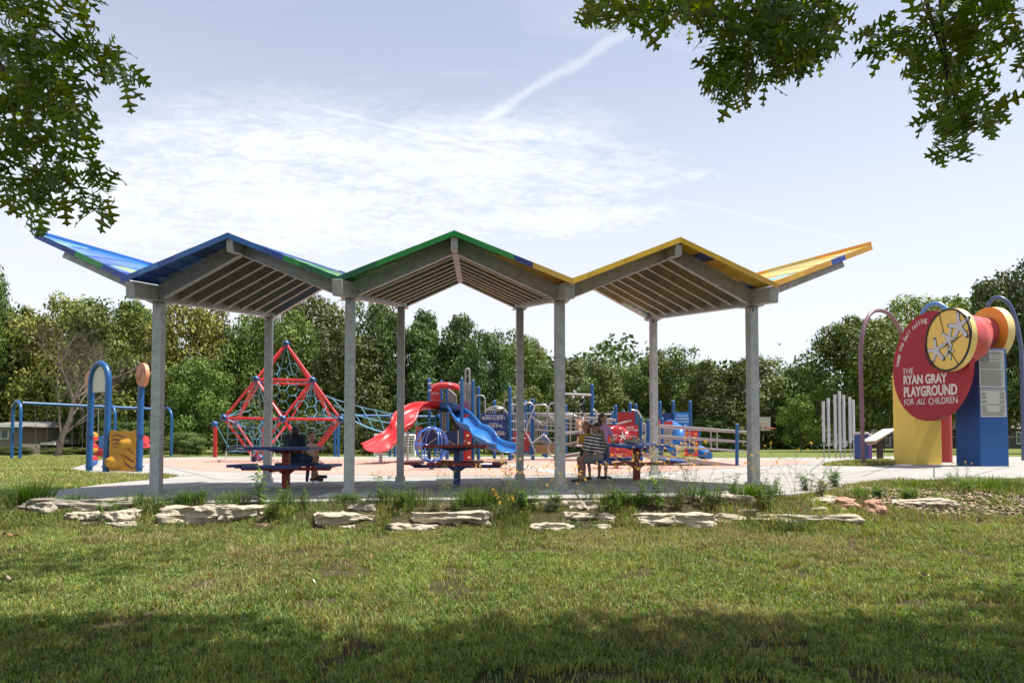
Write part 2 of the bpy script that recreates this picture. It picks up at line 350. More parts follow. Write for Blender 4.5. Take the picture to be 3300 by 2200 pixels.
# joints in the slab
JM = pbr('dark_joint', (0.10, 0.10, 0.09), 1.0)
j = MB()
for x0 in (-6.2, -3.2, -0.2, 2.8): j.add([(x0, 9.75, zg(x0) + 0.0065), (x0 + 0.03, 9.75, zg(x0) + 0.0065), (x0 + 0.03, 16.3, zg(x0) + 0.0065), (x0, 16.3, zg(x0) + 0.0065)], [(0, 1, 2, 3)])
for y0 in (12.9, 16.3):
    for k in range(14):
        xa = -7.0 + k * 1.0; j.add([(xa, y0, zg(xa) + 0.0065), (xa + 1, y0, zg(xa + 1) + 0.0065), (xa + 1, y0 + 0.04, zg(xa + 1) + 0.0065), (xa, y0 + 0.04, zg(xa) + 0.0065)], [(0, 1, 2, 3)])
def gline(p, q_, w=0.035):
    d = (q_ - p); n_ = max(2, int(d.length / 0.8)); s_ = Vector((-d.y, d.x, 0)).normalized() * w / 2
    for k in range(n_):
        a = p + d * k / n_; b = p + d * (k + 1) / n_; j.add([(a.x - s_.x, a.y - s_.y, zg(a.x) + 0.0068), (b.x - s_.x, b.y - s_.y, zg(b.x) + 0.0068), (b.x + s_.x, b.y + s_.y, zg(b.x) + 0.0068), (a.x + s_.x, a.y + s_.y, zg(a.x) + 0.0068)], [(0, 1, 2, 3)])
for a, b in (((2440, 1530), (3240, 1508)), ((2610, 1520), (2660, 1480)), ((2300, 1545), (2560, 1494)), ((2780, 1533), (2880, 1500)), ((3010, 1540), (3010, 1508)), ((2560, 1555), (2870, 1508)), ((3120, 1538), (3270, 1500)), ((700, 1545), (500, 1495)), ((420, 1548), (640, 1528))): gline(gat(*a), gat(*b))
tag(j.build('slab_joint_lines', JM), kind='structure')
# wood chip bed
chips = pbr('wood_chips', (0.10, 0.07, 0.05), 1.0, col2=(0.30, 0.24, 0.19), scale=45, bump=1.0, bscale=50)
n = 2600; cx = NR.uniform(5.0, 8.6, n); cy = NR.uniform(9.8, 12.3, n); ok = ((cx - 6.8) / 1.9) ** 2 + ((cy - 10.9) / 1.1) ** 2 < 1; cx = cx[ok]; cy = cy[ok]; n = len(cx)
cz = np.array([lawn(a, b) for a, b in zip(cx, cy)]) + NR.uniform(-0.005, 0.02, n); an = NR.uniform(0, 6.28, n); l = NR.uniform(0.02, 0.05, n); w = l * 0.35
tl = NR.uniform(-0.02, 0.02, (n, 4)); V = np.zeros((n, 4, 3))
for k, (a, b) in enumerate(((-1, -1), (1, -1), (1, 1), (-1, 1))):
    V[:, k, 0] = cx + np.cos(an) * l * a - np.sin(an) * w * b; V[:, k, 1] = cy + np.sin(an) * l * a + np.cos(an) * w * b; V[:, k, 2] = cz + tl[:, k]
c = np.repeat(NR.uniform(0.5, 1.6, (n, 1)) * np.array([[1, 0.97, 0.92]]), 4, axis=0)
CH = pbr('wood_chip', (0.22, 0.165, 0.12), 0.9, attr='tint')
tag(np_mesh('wood_chips', V.reshape(-1, 3), np.arange(4 * n).reshape(n, 4), CH, colors=c), kind='stuff')
# ------------------------------------------------------------------ shelter
sh = thing('picnic_shelter', 'long zigzag-roofed steel picnic shelter with blue, green and yellow roof tiles on eight posts', 'shelter', (-1, 12.8, 0))
def pt(px, py, D): return at(px, py, D)
FC = [(514, 972, 11.0), (1130, 960, 10.8), (1803, 968, 11.0), (2422, 985, 11.2)]
BC = [(868, 1021, 14.85), (1293, 989, 14.7), (1675, 993, 14.9), (2105, 1029, 15.9)]
fc = [pt(*a) for a in FC]; bc = [pt(*a) for a in BC]
def column(p, rz=0.0):
    b = Vector((p.x, p.y, zg(p.x))); w = 0.155
    m = MB(); m.box((b.x, b.y, (b.z + p.z) / 2 - 0.01), (w, w, p.z - b.z - 0.03), rz); c = m.build('column', GALV, sh, bevel=0.012)
    m = MB(); m.box((b.x, b.y, b.z + 0.055), (w + 0.05, w + 0.05, 0.11), rz); m.box((b.x, b.y, b.z + 0.008), (w + 0.26, w + 0.26, 0.012), rz); m.build('base_sleeve', GALV, c, bevel=0.006)
    m = MB(); m.box((b.x, b.y, p.z - 0.012), (w + 0.13, w + 0.13, 0.02), rz)
    for sx, sy in ((0, -1), (0, 1)): m.add([(b.x - 0.006, b.y + sy * w / 2, p.z - 0.02), (b.x + 0.006, b.y + sy * w / 2, p.z - 0.02), (b.x + 0.006, b.y + sy * (w / 2 + 0.06), p.z - 0.02), (b.x - 0.006, b.y + sy * (w / 2 + 0.06), p.z - 0.02), (b.x - 0.006, b.y + sy * w / 2, p.z - 0.13), (b.x + 0.006, b.y + sy * w / 2, p.z - 0.13)], [(0, 1, 2, 3), (0, 3, 4), (1, 5, 2), (0, 4, 5, 1), (3, 2, 5, 4)])
    m.build('cap_plate', GALV, c)
    m = MB()
    m.box((b.x, b.y + 0.02, b.z + 0.006), (0.85, 0.8, 0.006)); m.build('footing', WHC, c)
WHC = pbr('new_concrete', (0.50, 0.50, 0.50), 0.9, var=0.08)
for p, a_ in zip(fc + bc, (2, 8, 8, 11, 2, 5, 8, 8)): column(p, R(a_))
BH = 0.245; BW = 0.15
vf = []; vb = []
for a, b in zip(fc, bc):
    d = (b - a) / (b.y - a.y); f0 = a + d * -0.72; b0 = b + d * 0.42; f0.z += BH / 2; b0.z += BH / 2; vf.append(f0); vb.append(b0)
    MB().beam(f0, b0, BW, BH).build('valley_beam', GALV, sh, bevel=0.01)
def vtop(i, y): a, b = vf[i], vb[i]; t = (y - a.y) / (b.y - a.y); p = a + (b - a) * t; return Vector((p.x, y, p.z + BH / 2))
# ridges: top line of the roof sheet at front and back
YF = [10.1, 10.1, 10.4]; YB = 15.35
rf = [pt(735, 757, 10.1), pt(1464, 750, 10.1), pt(2192, 771, 10.4)]
rb = [Vector(((vb[i].x + vb[i + 1].x) / 2, 15.05, 4.67)) for i in range(3)]; rb[1] = pt(1484, 879, 15.05); rb[2].y = 15.7; rb[2].z = 4.71
def rtop(i, y): a, b = rf[i], rb[i]; t = (y - a.y) / (b.y - a.y); p = a + (b - a) * t; p.y = y; return p
for i in range(3):
    a = rtop(i, rf[i].y + 0.05); b = rtop(i, rb[i].y - 0.15); off = Vector((0, 0, -0.145)); MB().beam(a + off, b + off, 0.11, 0.20).build('ridge_beam', GALV, sh, bevel=0.008)
def edge_y(i, side, t):                                   # slope line i-side at depth fraction
    pass
def rafter(p, q, h=0.2, w=0.06, name='rafter', fl=0.075, mat=None):
    m = MB(); d = (q - p).normalized(); up = Vector((0, 0, 1)); m.beam(p, q, w * 0.35, h); x = d.cross(up).normalized(); z = x.cross(d).normalized()
    m.beam(p - z * (h / 2), q - z * (h / 2), fl, 0.012); m.beam(p + z * (h / 2 - 0.004), q + z * (h / 2 - 0.004), fl * 0.9, 0.012); return m.build(name, mat or GALVD, sh)
def tilecol(rgb, name): return pbr(name, rgb, 0.28, var=0.10, coat=0.35)
T = [tilecol((0.010, 0.060, 0.36), 'royal_blue_tile'), tilecol((0.012, 0.125, 0.42), 'azure_tile'), tilecol((0.03, 0.19, 0.50), 'light_blue_tile'), tilecol((0.012, 0.30, 0.05), 'green_tile'), tilecol((0.003, 0.13, 0.055), 'dark_green_tile'),
     tilecol((0.28, 0.60, 0.16), 'lime_tile'), tilecol((0.74, 0.45, 0.03), 'yellow_tile'), tilecol((0.68, 0.33, 0.015), 'amber_tile'), tilecol((0.004, 0.03, 0.20), 'navy_tile'), tilecol((0.10, 0.42, 0.45), 'teal_tile')]
def slope(V0, V1, R0, R1, pal, trims, name='roof_slope', nu=7, nv=9, seed=1):
    """V0,V1 valley line front/back; R0,R1 ridge line front/back; tiles overlap like shingles"""
    rs = random.Random(seed); m = MB(); n = (R0 - V0).cross(V1 - V0).normalized()
    if n.z < 0: n = -n
    P = lambda u, v: (V0 * (1 - v) + V1 * v) * (1 - u) + (R0 * (1 - v) + R1 * v) * u
    for a in range(nu):
        for b in range(nv):
            du = 0.25 / nu
            u0, u1, v0, v1 = a / nu, min((a + 1) / nu + 0.02, 1.0), b / nv, (b + 1) / nv
            lift0 = 0.022; lift1 = 0.010
            q = [P(u0, v0) + n * lift0, P(u0, v1) + n * lift0, P(u1, v1) + n * lift1, P(u1, v0) + n * lift1]; th = n * -0.008
            c = pal(a, b, rs); vs = q + [k + th for k in q]
            m.add(vs, [(0, 3, 2, 1), (4, 5, 6, 7), (0, 1, 5, 4), (1, 2, 6, 5), (2, 3, 7, 6), (3, 0, 4, 7)], c)
    m.build(name, T, sh)
    for v, seq, sg in ((0.0, trims[0], -1), (1.0, trims[1], 1)):
        k = len(seq)
        for a, c in enumerate(seq):
            p = P(a / k, v) + n * 0.030; q = P(min((a + 1.06) / k, 1.012), v) + n * 0.030; s = Vector((0, sg * (0.006 + 0.004 * (a % 2)), 0)); h = Vector((0, 0, -0.085)); tk = Vector((0, sg * 0.005, 0))
            MB().add([p + s, q + s, q + s + h, p + s + h, p + s + tk, q + s + tk, q + s + h + tk, p + s + h + tk], [(0, 1, 2, 3), (7, 6, 5, 4), (0, 4, 5, 1), (1, 5, 6, 2), (2, 6, 7, 3), (3, 7, 4, 0)]).build('edge_trim', T[c], sh)
def pick(ws): return lambda a, b, rs: rs.choices([w[0] for w in ws], [w[1] for w in ws])[0]
def p_bay2r(a, b, rs): return rs.choices([3, 4, 6], [2, 1, 1])[0] if a > 3 else rs.choices([6, 7, 0], [6, 2, 1])[0]
def p_bay1r(a, b, rs): return rs.choices([1, 0, 2], [3, 2, 2])[0] if a > 3 else rs.choices([3, 4, 5, 1, 6], [2, 3, 2, 2, 1])[0]
pals = [(pick([(0, 3), (1, 4), (2, 3), (8, 1.5)]), [0, 2, 0, 1, 1, 1]), (p_bay1r, [4, 4, 3, 0, 1, 1]), (pick([(4, 4), (3, 4), (5, 1)]), [4, 4, 3, 3, 3, 3]), (p_bay2r, [6, 6, 8, 3, 3, 3]),
        (pick([(6, 6), (7, 2), (4, .6)]), [6, 6, 6, 6, 6, 6]), (pick([(6, 4), (7, 3), (8, .4)]), [7, 6, 6, 6, 6, 6])]
k = 0
for i in range(3):
    y0 = rf[i].y; y1 = rb[i].y
    for side in (0, 1):
        vi = i + side; V0 = vtop(vi, y0 if not (i == 2 and side == 0) else 10.15) + Vector((0, 0, 0.012)); V1 = vtop(vi, y1 - 0.05) + Vector((0, 0, 0.012))
        if side == 0 and i == 2: V0.y = 10.15
        pal, tr = pals[k]; slope(V0, V1, rtop(i, y0), rtop(i, y1), pal, (tr, tr), seed=k + 3); k += 1
        # rafters between valley beam and ridge beam
        yr0 = fc[vi].y - 0.13; yr1 = bc[vi].y + 0.05; yq0 = rf[i].y + 0.45; yq1 = rb[i].y - 0.30
        for q in range(9):
            t = q / 8; a = vtop(vi, yr0 + (yr1 - yr0) * t); b = rtop(i, yq0 + (yq1 - yq0) * t); sx = 1 if side == 0 else -1
            big_ = q in (0, 8); h = 0.215 if big_ else 0.185; a = a + Vector((sx * BW * 0.5, 0, -0.02 - h / 2)); b = b + Vector((-sx * 0.055, 0, -0.045 - h / 2))
            rafter(a, b, h, 0.12 if big_ else 0.06, 'end_rafter' if big_ else 'rafter', 0.09 if big_ else 0.065, GALV if big_ else GALVD)
# wings (triangular half bays)
def wing(vi, tipF, tipB, sgn, cols, edge_c, seed):
    V0 = vtop(vi, vf[vi].y - 0.02) + Vector((0, 0, 0.02)); V1 = vtop(vi, vb[vi].y - 0.1) + Vector((0, 0, 0.02)); V1.z += 0.10
    m = MB(); n = ((tipF - V0).cross(V1 - V0)).normalized(); n = n if n.z > 0 else -n; nu = 5; nv = 7; rs = random.Random(seed)
    P = lambda u, v: (V0 * (1 - v) + V1 * v) * (1 - u) + (tipF * (1 - v) + tipB * v) * u
    for a in range(nu):
        for b in range(nv):
            u0, u1, v0, v1 = a / nu, min((a + 1) / nu + 0.02, 1), b / nv, (b + 1) / nv
            q = [P(u0, v0) + n * 0.014, P(u0, v1) + n * 0.014, P(u1, v1) + n * 0.006, P(u1, v0) + n * 0.006]; vs = q + [x - n * 0.008 for x in q]
            m.add(vs, [(0, 3, 2, 1), (4, 5, 6, 7), (0, 1, 5, 4), (1, 2, 6, 5), (2, 3, 7, 6), (3, 0, 4, 7)], cols(a, b, rs))
    bmf = m.build('roof_wing', T, sh)
    for v, seq in ((0.0, edge_c[0]), (1.0, edge_c[1])):
        kk = len(seq)
        for a, c in enumerate(seq):
            p = P(a / kk, v) + n * 0.02; q = P((a + 1.0) / kk, v) + n * 0.02; MB().beam(p, q, 0.012, 0.085).build('edge_trim', T[c], sh)
    # carrying beam below the front edge and two inner ones
    for t, e in ((0.06, 0.72), (0.45, 0.75), (0.85, 0.6)):
        a = P(0.0, t) - Vector((0, 0, 0.13)); b = P(e, t) - Vector((0, 0, 0.085)); MB().beam(a, b, 0.07, 0.11).build('wing_beam', GALV, sh, bevel=0.005)
wing(0, at(112, 762, 10.4), at(114, 752, 11.4), -1, lambda a, b, rs: rs.choices([1, 0, 2, 5], [4, 3, 3, .9])[0], ([0, 0, 3, 3, 8, 0, 0], [0, 1, 0, 1, 1]), 5)
wing(3, at(2811, 800, 11.0), at(2809, 789, 11.9), 1, lambda a, b, rs: rs.choices([6, 7, 9, 2, 6], [5, 2, 1.2, 1, 2])[0], ([7, 6, 7, 7, 0, 7, 7], [7, 6, 7, 6, 7]), 8)
# ------------------------------------------------------------------ picnic tables
def table(name, label, loc, top, frame, tilt=0.0, ts=1.17, sides=((1, 0), (-1, 0), (0, 1), (0, -1)), rz=0.0):
    t = thing('picnic_table', label, 'picnic table', loc, 'square picnic tables under the shelter'); l = Vector(loc)
    def slab(nm, cx, cy, sx, sy, z, th):
        r = 0.07; pts = []
        for qx, qy, a0 in ((1, 1, 0), (-1, 1, 90), (-1, -1, 180), (1, -1, 270)):
            for k in range(5): an = R(a0 + k * 22.5); pts.append(l + Vector((cx + qx * (sx / 2 - r) + r * math.cos(an), cy + qy * (sy / 2 - r) + r * math.sin(an), z)))
        return MB().prism(pts, (0, 0, 1), th).build(nm, top, t, bevel=0.006)
    slab('tabletop', 0, 0, ts, ts, 0.745, 0.055)
    m = MB(); m.box(l + Vector((0, 0, 0.36)), (0.125, 0.125, 0.70)); m.build('post', frame, t, bevel=0.01)
    m = MB()
    for a in (0, 1):                                       # tapered brackets under the top
        d = Vector((1, 0, 0)) if a == 0 else Vector((0, 1, 0)); e = Vector((0, 1, 0)) if a == 0 else Vector((1, 0, 0))
        m.prism([l + d * -0.36 + Vector((0, 0, 0.716)), l + d * 0.36 + Vector((0, 0, 0.716)), l + d * 0.16 + Vector((0, 0, 0.655)), l + d * -0.16 + Vector((0, 0, 0.655))], e, 0.05)
    m.build('bracket', frame, t)
    m = MB()
    for dx, dy in sides:
        d = Vector((dx, dy, 0)); e = Vector((-dy, dx, 0))
        m = MB(); m.prism([l + d * 0.06 + Vector((0, 0, 0.40)), l + d * 0.86 + Vector((0, 0, 0.40)), l + d * 0.80 + Vector((0, 0, 0.335)), l + d * 0.16 + Vector((0, 0, 0.335)), l + d * 0.063 + Vector((0, 0, 0.27))], e, 0.06)
        m.build('seat_arm', frame, t)
        s = slab('seat', dx * 0.80, dy * 0.80, 0.27 if dx else 0.93, 0.93 if dx else 0.27, 0.43, 0.05)
        MB().beam(l + d * 0.78 + e * -0.3 + Vector((0, 0, 0.393)), l + d * 0.78 + e * 0.3 + Vector((0, 0, 0.393)), 0.10, 0.018).build('seat_bracket', frame, s)
    m = MB()
    for s_ in (-1, 1):
        for z in (0.32, 0.38): m.tube([l + Vector((s_ * 0.035, -0.062, z)), l + Vector((s_ * 0.035, -0.075, z))], 0.012, 6)
    m.build('bolts', SIL, t)
    t.rotation_euler = (tilt, 0, rz)
    return t
def gl(px, D): p = at(px, 1500, D); return (p.x, D, zg(p.x) + 0.006)
T1 = table('t', 'picnic table with dark blue top and seats on a red post, at the left', gl(922, 12.6), DBLUE, DRED)
T2 = table('t', 'picnic table with dark red top and seats on a navy blue post, nobody at it', gl(1473, 12.8), DRED, DBLUE)
T3 = table('t', 'picnic table with bright blue top on a red post, bag and can on it', gl(2051, 14.1), pbr('mid_blue_coating', (0.014, 0.085, 0.36), 0.4, var=0.12), DRED, tilt=R(2.2), sides=((1, 0), (-1, 0), (0, 1)), rz=R(13)); T3.location.z -= 0.035
# ------------------------------------------------------------------ things on the third table
tz = lambda p: T3.location.z + 0.772 + (p.y - T3.location.y) * math.sin(R(2.2)) + 0.004
def ontable(px, dy): D = T3.location.y + dy; p = at(px, 1440, D); p.z = tz(p); return p
p = ontable(1975, -0.2); c = thing('drink_can', 'yellow and silver drink can standing on the blue table beside the sunglasses', 'can', p)
m = MB(); m.tube([p + Vector((0, 0, z)) for z in (0, 0.006, 0.108, 0.118, 0.122)], [0.024, 0.033, 0.033, 0.027, 0.026], 20); m.build('can_body', pbr('can_yellow', (0.45, 0.34, 0.05), 0.3, metal=0.6, col2=(0.5, 0.5, 0.5), scale=25), c)
MB().tube([p + Vector((0, 0, 0.1225)), p + Vector((0, 0, 0.124))], 0.024, 16).build('can_lid', pbr('aluminium', (0.6, 0.6, 0.6), 0.3, metal=0.9), c)
p = ontable(1985, -0.05); c = thing('sunglasses', 'black sunglasses lying folded behind the drink can on the blue table', 'sunglasses', p)
m = MB()
for s in (-1, 1): m.ball(p + Vector((s * 0.035, 0, 0.025)), (0.03, 0.008, 0.024), 10); m.beam(p + Vector((s * 0.065, 0, 0.035)), p + Vector((s * 0.05, 0.12, 0.03)), 0.006, 0.01)
m.beam(p + Vector((-0.02, 0, 0.035)), p + Vector((0.02, 0, 0.035)), 0.006, 0.008); m.build('frame', BLACK, c)
p = ontable(2036, -0.1); bag = thing('hand_bag', 'crumpled beige canvas bag slumped open on the blue table', 'bag', p)
CV = pbr('beige_canvas', (0.36, 0.31, 0.25), 0.9, var=0.2, bump=0.6, bscale=60)
bm = bmesh.new(); bmesh.ops.create_icosphere(bm, subdivisions=4, radius=1)
for v in bm.verts:
    q = v.co.copy(); f = 1 + 0.22 * noise.noise(q * 2.1 + Vector((3, 1, 0))) + 0.07 * noise.noise(q * 7)
    v.co = Vector((q.x * 0.165 * f, q.y * 0.10 * f, max(q.z * 0.075 * f * (1.2 if q.x > 0 else 0.8), -0.055) + 0.055))
    if q.z > 0.55 and abs(q.x - 0.1) < 0.45: v.co.z -= 0.03 * (q.z - 0.55) / 0.45
me = bpy.data.meshes.new('bag_body'); bm.to_mesh(me); bm.free(); me.materials.append(CV); me.polygons.foreach_set('use_smooth', [True] * len(me.polygons)); o = bpy.data.objects.new('bag_body', me); COL.objects.link(o); o.parent = bag
MB().tube([p + Vector((-0.10, 0, 0.075)), p + Vector((-0.05, -0.02, 0.125)), p + Vector((0.04, -0.02, 0.145)), p + Vector((0.11, 0, 0.12)), p + Vector((0.15, 0, 0.07))], 0.011, 8).build('handle', CV, bag)
MB().ball(p + Vector((0.02, -0.05, 0.088)), (0.055, 0.03, 0.02), 12).build('dark_lining', pbr('dark_lining', (0.03, 0.03, 0.06), 0.8), bag)
p = ontable(2075, 0.1); c = thing('water_bottle', 'tall translucent white water bottle with a blue cap standing on the blue table', 'bottle', p)
MB().tube([p + Vector((0, 0, z)) for z in (0, 0.01, 0.08, 0.10, 0.12, 0.19, 0.205)], [0.036, 0.041, 0.041, 0.037, 0.041, 0.040, 0.032], 20).build('bottle_body', pbr('frosted_white_plastic', (0.62, 0.65, 0.68), 0.35, var=0.04), c)
MB().tube([p + Vector((0, 0, z)) for z in (0.204, 0.232, 0.238, 0.258)], [0.038, 0.036, 0.014, 0.012], 18).build('cap', BLUE, c)

# ------------------------------------------------------------------ people
def capsule(m, a, b, ra, rb, n=14):
    a = Vector(a); b = Vector(b); d = b - a; L = d.length
    if L < 1e-5: return m.ball(a, ra, n)
    m.ball(a, ra, n); m.ball(b, rb, n); k = 3
    return m.tube([a + d * (i / k) for i in range(k + 1)], [ra + (rb - ra) * i / k for i in range(k + 1)], n)
def remeshed(m, name, mat, parent, voxel, smooth=6):
    o = m.build(name, mat, parent); r = o.modifiers.new('remesh', 'REMESH'); r.mode = 'VOXEL'; r.voxel_size = voxel; r.use_smooth_shade = True
    s = o.modifiers.new('smooth', 'CORRECTIVE_SMOOTH' if False else 'SMOOTH'); s.factor = 0.5; s.iterations = smooth; return o
def head_mesh(m, c, f, up, s):
    f = Vector(f).normalized(); up = Vector(up).normalized(); x = f.cross(up).normalized(); up = x.cross(f).normalized(); Q = Matrix((x, f, up)).transposed()
    m.ball(c + up * 0.02 * s, (0.073 * s, 0.092 * s, 0.088 * s), 20, M=Q)
    m.ball(c + f * 0.022 * s - up * 0.045 * s, (0.052 * s, 0.062 * s, 0.062 * s), 16, M=Q)
    capsule(m, c + f * 0.084 * s + up * 0.012 * s, c + f * 0.106 * s - up * 0.022 * s, 0.008 * s, 0.013 * s, 8)
    m.ball(c + f * 0.086 * s - up * 0.052 * s, (0.024 * s, 0.010 * s, 0.008 * s), 10, M=Q)
    m.ball(c + f * 0.078 * s - up * 0.088 * s, (0.02 * s, 0.018 * s, 0.016 * s), 10, M=Q)
    for k in (-1, 1): m.ball(c + x * 0.074 * s * k - f * 0.004 * s - up * 0.008 * s, (0.010 * s, 0.020 * s, 0.028 * s), 10, M=Q)
    return x, f, up, Q
def hand(m, wrist, d, palm_n, s, curl=0.5):
    d = Vector(d).normalized(); n = Vector(palm_n); n = (n - d * n.dot(d)).normalized(); x = d.cross(n)
    for k in (-1.2, 0, 1.2): capsule(m, wrist + x * 0.012 * s * k, wrist + d * 0.075 * s + x * 0.022 * s * k, 0.015 * s, 0.013 * s, 8)
    for i, L in enumerate((0.06, 0.072, 0.067, 0.052)):
        b = wrist + d * 0.078 * s + x * (i - 1.5) * 0.020 * s; e1 = b + (d * math.cos(curl * 0.6) + n * math.sin(curl * 0.6)) * L * 0.5 * s; e2 = e1 + (d * math.cos(curl * 1.7) + n * math.sin(curl * 1.7)) * L * 0.5 * s
        capsule(m, b, e1, 0.0090 * s, 0.0085 * s, 6); capsule(m, e1, e2, 0.0085 * s, 0.007 * s, 6)
    t0 = wrist + d * 0.03 * s - x * 0.028 * s; t1 = t0 + (d * 0.7 - x * 0.6 + n * 0.3).normalized() * 0.035 * s; capsule(m, t0, t1, 0.012 * s, 0.010 * s, 6); capsule(m, t1, t1 + (d * 0.9 + n * 0.3).normalized() * 0.026 * s, 0.010 * s, 0.008 * s, 6)
EYEW = pbr('eye_white', (0.42, 0.40, 0.38), 0.4, var=0.02)
def face_bits(root, c, x, f, up, Q, s, brow=(0.05, 0.03, 0.02)):
    BR = pbr('brow_hair', brow, 0.8)
    for k in (-1, 1):
        e = MB().ball(c + x * 0.032 * s * k + f * 0.083 * s + up * 0.012 * s, (0.011 * s, 0.006 * s, 0.006 * s), 10, M=Q).build('eye', EYEW, root)
        MB().ball(c + x * 0.032 * s * k + f * 0.0885 * s + up * 0.012 * s, (0.007 * s, 0.004 * s, 0.007 * s), 8, M=Q).build('iris', pbr('dark_iris', (0.02, 0.012, 0.01), 0.3), e)
        MB().ball(c + x * 0.032 * s * k + f * 0.086 * s + up * 0.032 * s, (0.018 * s, 0.006 * s, 0.004 * s), 8, M=Q).build('eyebrow', BR, root)
    MB().ball(c + f * 0.090 * s - up * 0.052 * s, (0.022 * s, 0.010 * s, 0.007 * s), 10, M=Q).build('mouth', pbr('lips', (0.30, 0.09, 0.075), 0.5), root)
def foot(m, ank, toe, s, r=0.034):
    capsule(m, ank + Vector((0, 0, -0.02 * s)), toe, r * s, r * 0.75 * s, 10); b = ank + (ank - toe).normalized() * 0.03 * s; b.z = toe.z + 0.005; m.ball(b, r * 0.95 * s, 10); capsule(m, b, toe, r * 0.8 * s, r * 0.72 * s, 10)
def V3(*a): return Vector(a)

# woman in navy at the first table, seen from behind, on the far seat, legs crossed to the right
def woman_navy():
    g0 = T1.location; D = 13.42
    root = thing('person', 'woman in navy t-shirt with a ponytail, seen from behind at the left picnic table', 'person', (g0.x + 0.10, D, g0.z))
    pel = V3(at(945, 1500, D).x, D, g0.z + 0.55); ch = pel + V3(0.0, 0.02, 0.33); nk = pel + V3(0.02, 0.02, 0.49); hd = at(950, 1392, D); hd.y = D + 0.05
    shL = pel + V3(-0.125, 0.02, 0.395); shR = pel + V3(0.145, 0.02, 0.385)
    m = MB(); capsule(m, pel, pel + V3(0, 0, 0.16), 0.145, 0.125); capsule(m, pel + V3(0, 0, 0.16), ch, 0.125, 0.135); capsule(m, shL, shR, 0.062, 0.062); capsule(m, ch + V3(0, 0, .03), nk, 0.10, 0.055); capsule(m, nk, hd - V3(0, 0, 0.03), 0.052, 0.05)
    x, f, up, Q = head_mesh(m, hd, (0.12, 1, 0.0), (0, 0, 1), 1.05)
    elR = shR + V3(0.07, 0.05, -0.26); wrR = elR + V3(0.10, 0.13, -0.12); capsule(m, shR, elR, 0.05, 0.04); capsule(m, elR, wrR, 0.038, 0.027); hand(m, wrR, (0.4, 0.3, -0.7), (-1, 0, 0), 0.95)
    elL = shL + V3(-0.035, 0.04, -0.27); wrL = elL + V3(0.16, 0.18, -0.05); capsule(m, shL, elL, 0.05, 0.04); capsule(m, elL, wrL, 0.038, 0.027); hand(m, wrL, (0.9, 0.2, -0.2), (0, 0, -1), 0.95)
    hL = pel + V3(-0.08, 0.04, -0.02); hR = pel + V3(0.10, 0.04, -0.02); kR = pel + V3(0.36, 0.32, 0.0); kL = pel + V3(0.24, 0.38, 0.03)
    aR = at(1008, 1541, D + 0.26); aL = at(1022, 1535, D + 0.33)
    for h, k_, a in ((hR, kR, aR), (hL, kL, aL)): capsule(m, h, k_, 0.095, 0.062); capsule(m, k_, k_ * 0.55 + a * 0.45 + V3(-0.01, 0.0, 0), 0.06, 0.057); capsule(m, k_ * 0.55 + a * 0.45 + V3(-0.01, 0, 0), a, 0.057, 0.038)
    tR = aR + V3(0.16, 0.05, -0.03); tL = aL + V3(0.15, 0.06, 0.0); foot(m, aR, tR, 0.9); foot(m, aL, tL, 0.9)
    remeshed(m, 'body', SKIN2, root, 0.009)
    TS = pbr('navy_cotton', (0.010, 0.014, 0.035), 0.85, bump=0.3, bscale=25)
    m = MB(); capsule(m, pel + V3(0, 0, -0.0), pel + V3(0, 0, 0.17), 0.155, 0.135); capsule(m, pel + V3(0, 0, 0.16), ch, 0.135, 0.138); capsule(m, shL, shR, 0.070, 0.070); capsule(m, ch + V3(0, 0, .02), nk - V3(0, 0, 0.03), 0.12, 0.065)
    capsule(m, shR, shR * 0.45 + elR * 0.55, 0.064, 0.060); capsule(m, shL, shL * 0.45 + elL * 0.55, 0.064, 0.060); remeshed(m, 'shirt', TS, root, 0.012)
    m = MB(); capsule(m, pel + V3(-.05, 0, -0.03), pel + V3(0.05, 0, -0.03), 0.155, 0.155)
    for h, k_ in ((hR, kR), (hL, kL)): capsule(m, h, h * 0.4 + k_ * 0.6, 0.112, 0.088)
    remeshed(m, 'shorts', pbr('dark_denim', (0.018, 0.03, 0.07), 0.85), root, 0.012)
    HB = pbr('dark_brown_hair', (0.035, 0.02, 0.013), 0.5, var=0.3, scale=30)
    m = MB(); m.ball(hd + up * 0.028 - f * 0.014, (0.084, 0.098, 0.094), 20, M=Q, hmin=-0.6); m.ball(hd - f * 0.045 - up * 0.01, (0.072, 0.06, 0.072), 16, M=Q)
    b0 = hd - f * 0.10 - up * 0.005; capsule(m, b0, b0 + V3(-0.01, -0.03, -0.04), 0.026, 0.032); capsule(m, b0 + V3(-0.01, -0.03, -0.04), b0 + V3(-0.03, -0.02, -0.16), 0.034, 0.026); capsule(m, b0 + V3(-0.03, -0.02, -0.16), b0 + V3(-0.04, -0.01, -0.22), 0.026, 0.010)
    remeshed(m, 'hair', HB, root, 0.008)
    for a, t in ((aR, tR), (aL, tL)):
        m = MB(); foot(m, a + V3(0, 0, 0), t + V3(0.012, 0.002, 0), 0.95, 0.042); s = remeshed(m, 'shoe', pbr('black_sneaker', (0.015, 0.016, 0.02), 0.6), root, 0.008, 3)
        m = MB(); d = (t - a).normalized(); dn = V3(0, 0, -1); dn = (dn - d * dn.dot(d)).normalized(); m.beam(a + dn * 0.045 - d * 0.05, t + dn * 0.026 + d * 0.03, 0.075, 0.020); m.build('sole', pbr('pale_sole', (0.45, 0.44, 0.43), 0.7), s, bevel=0.006)
woman_navy()

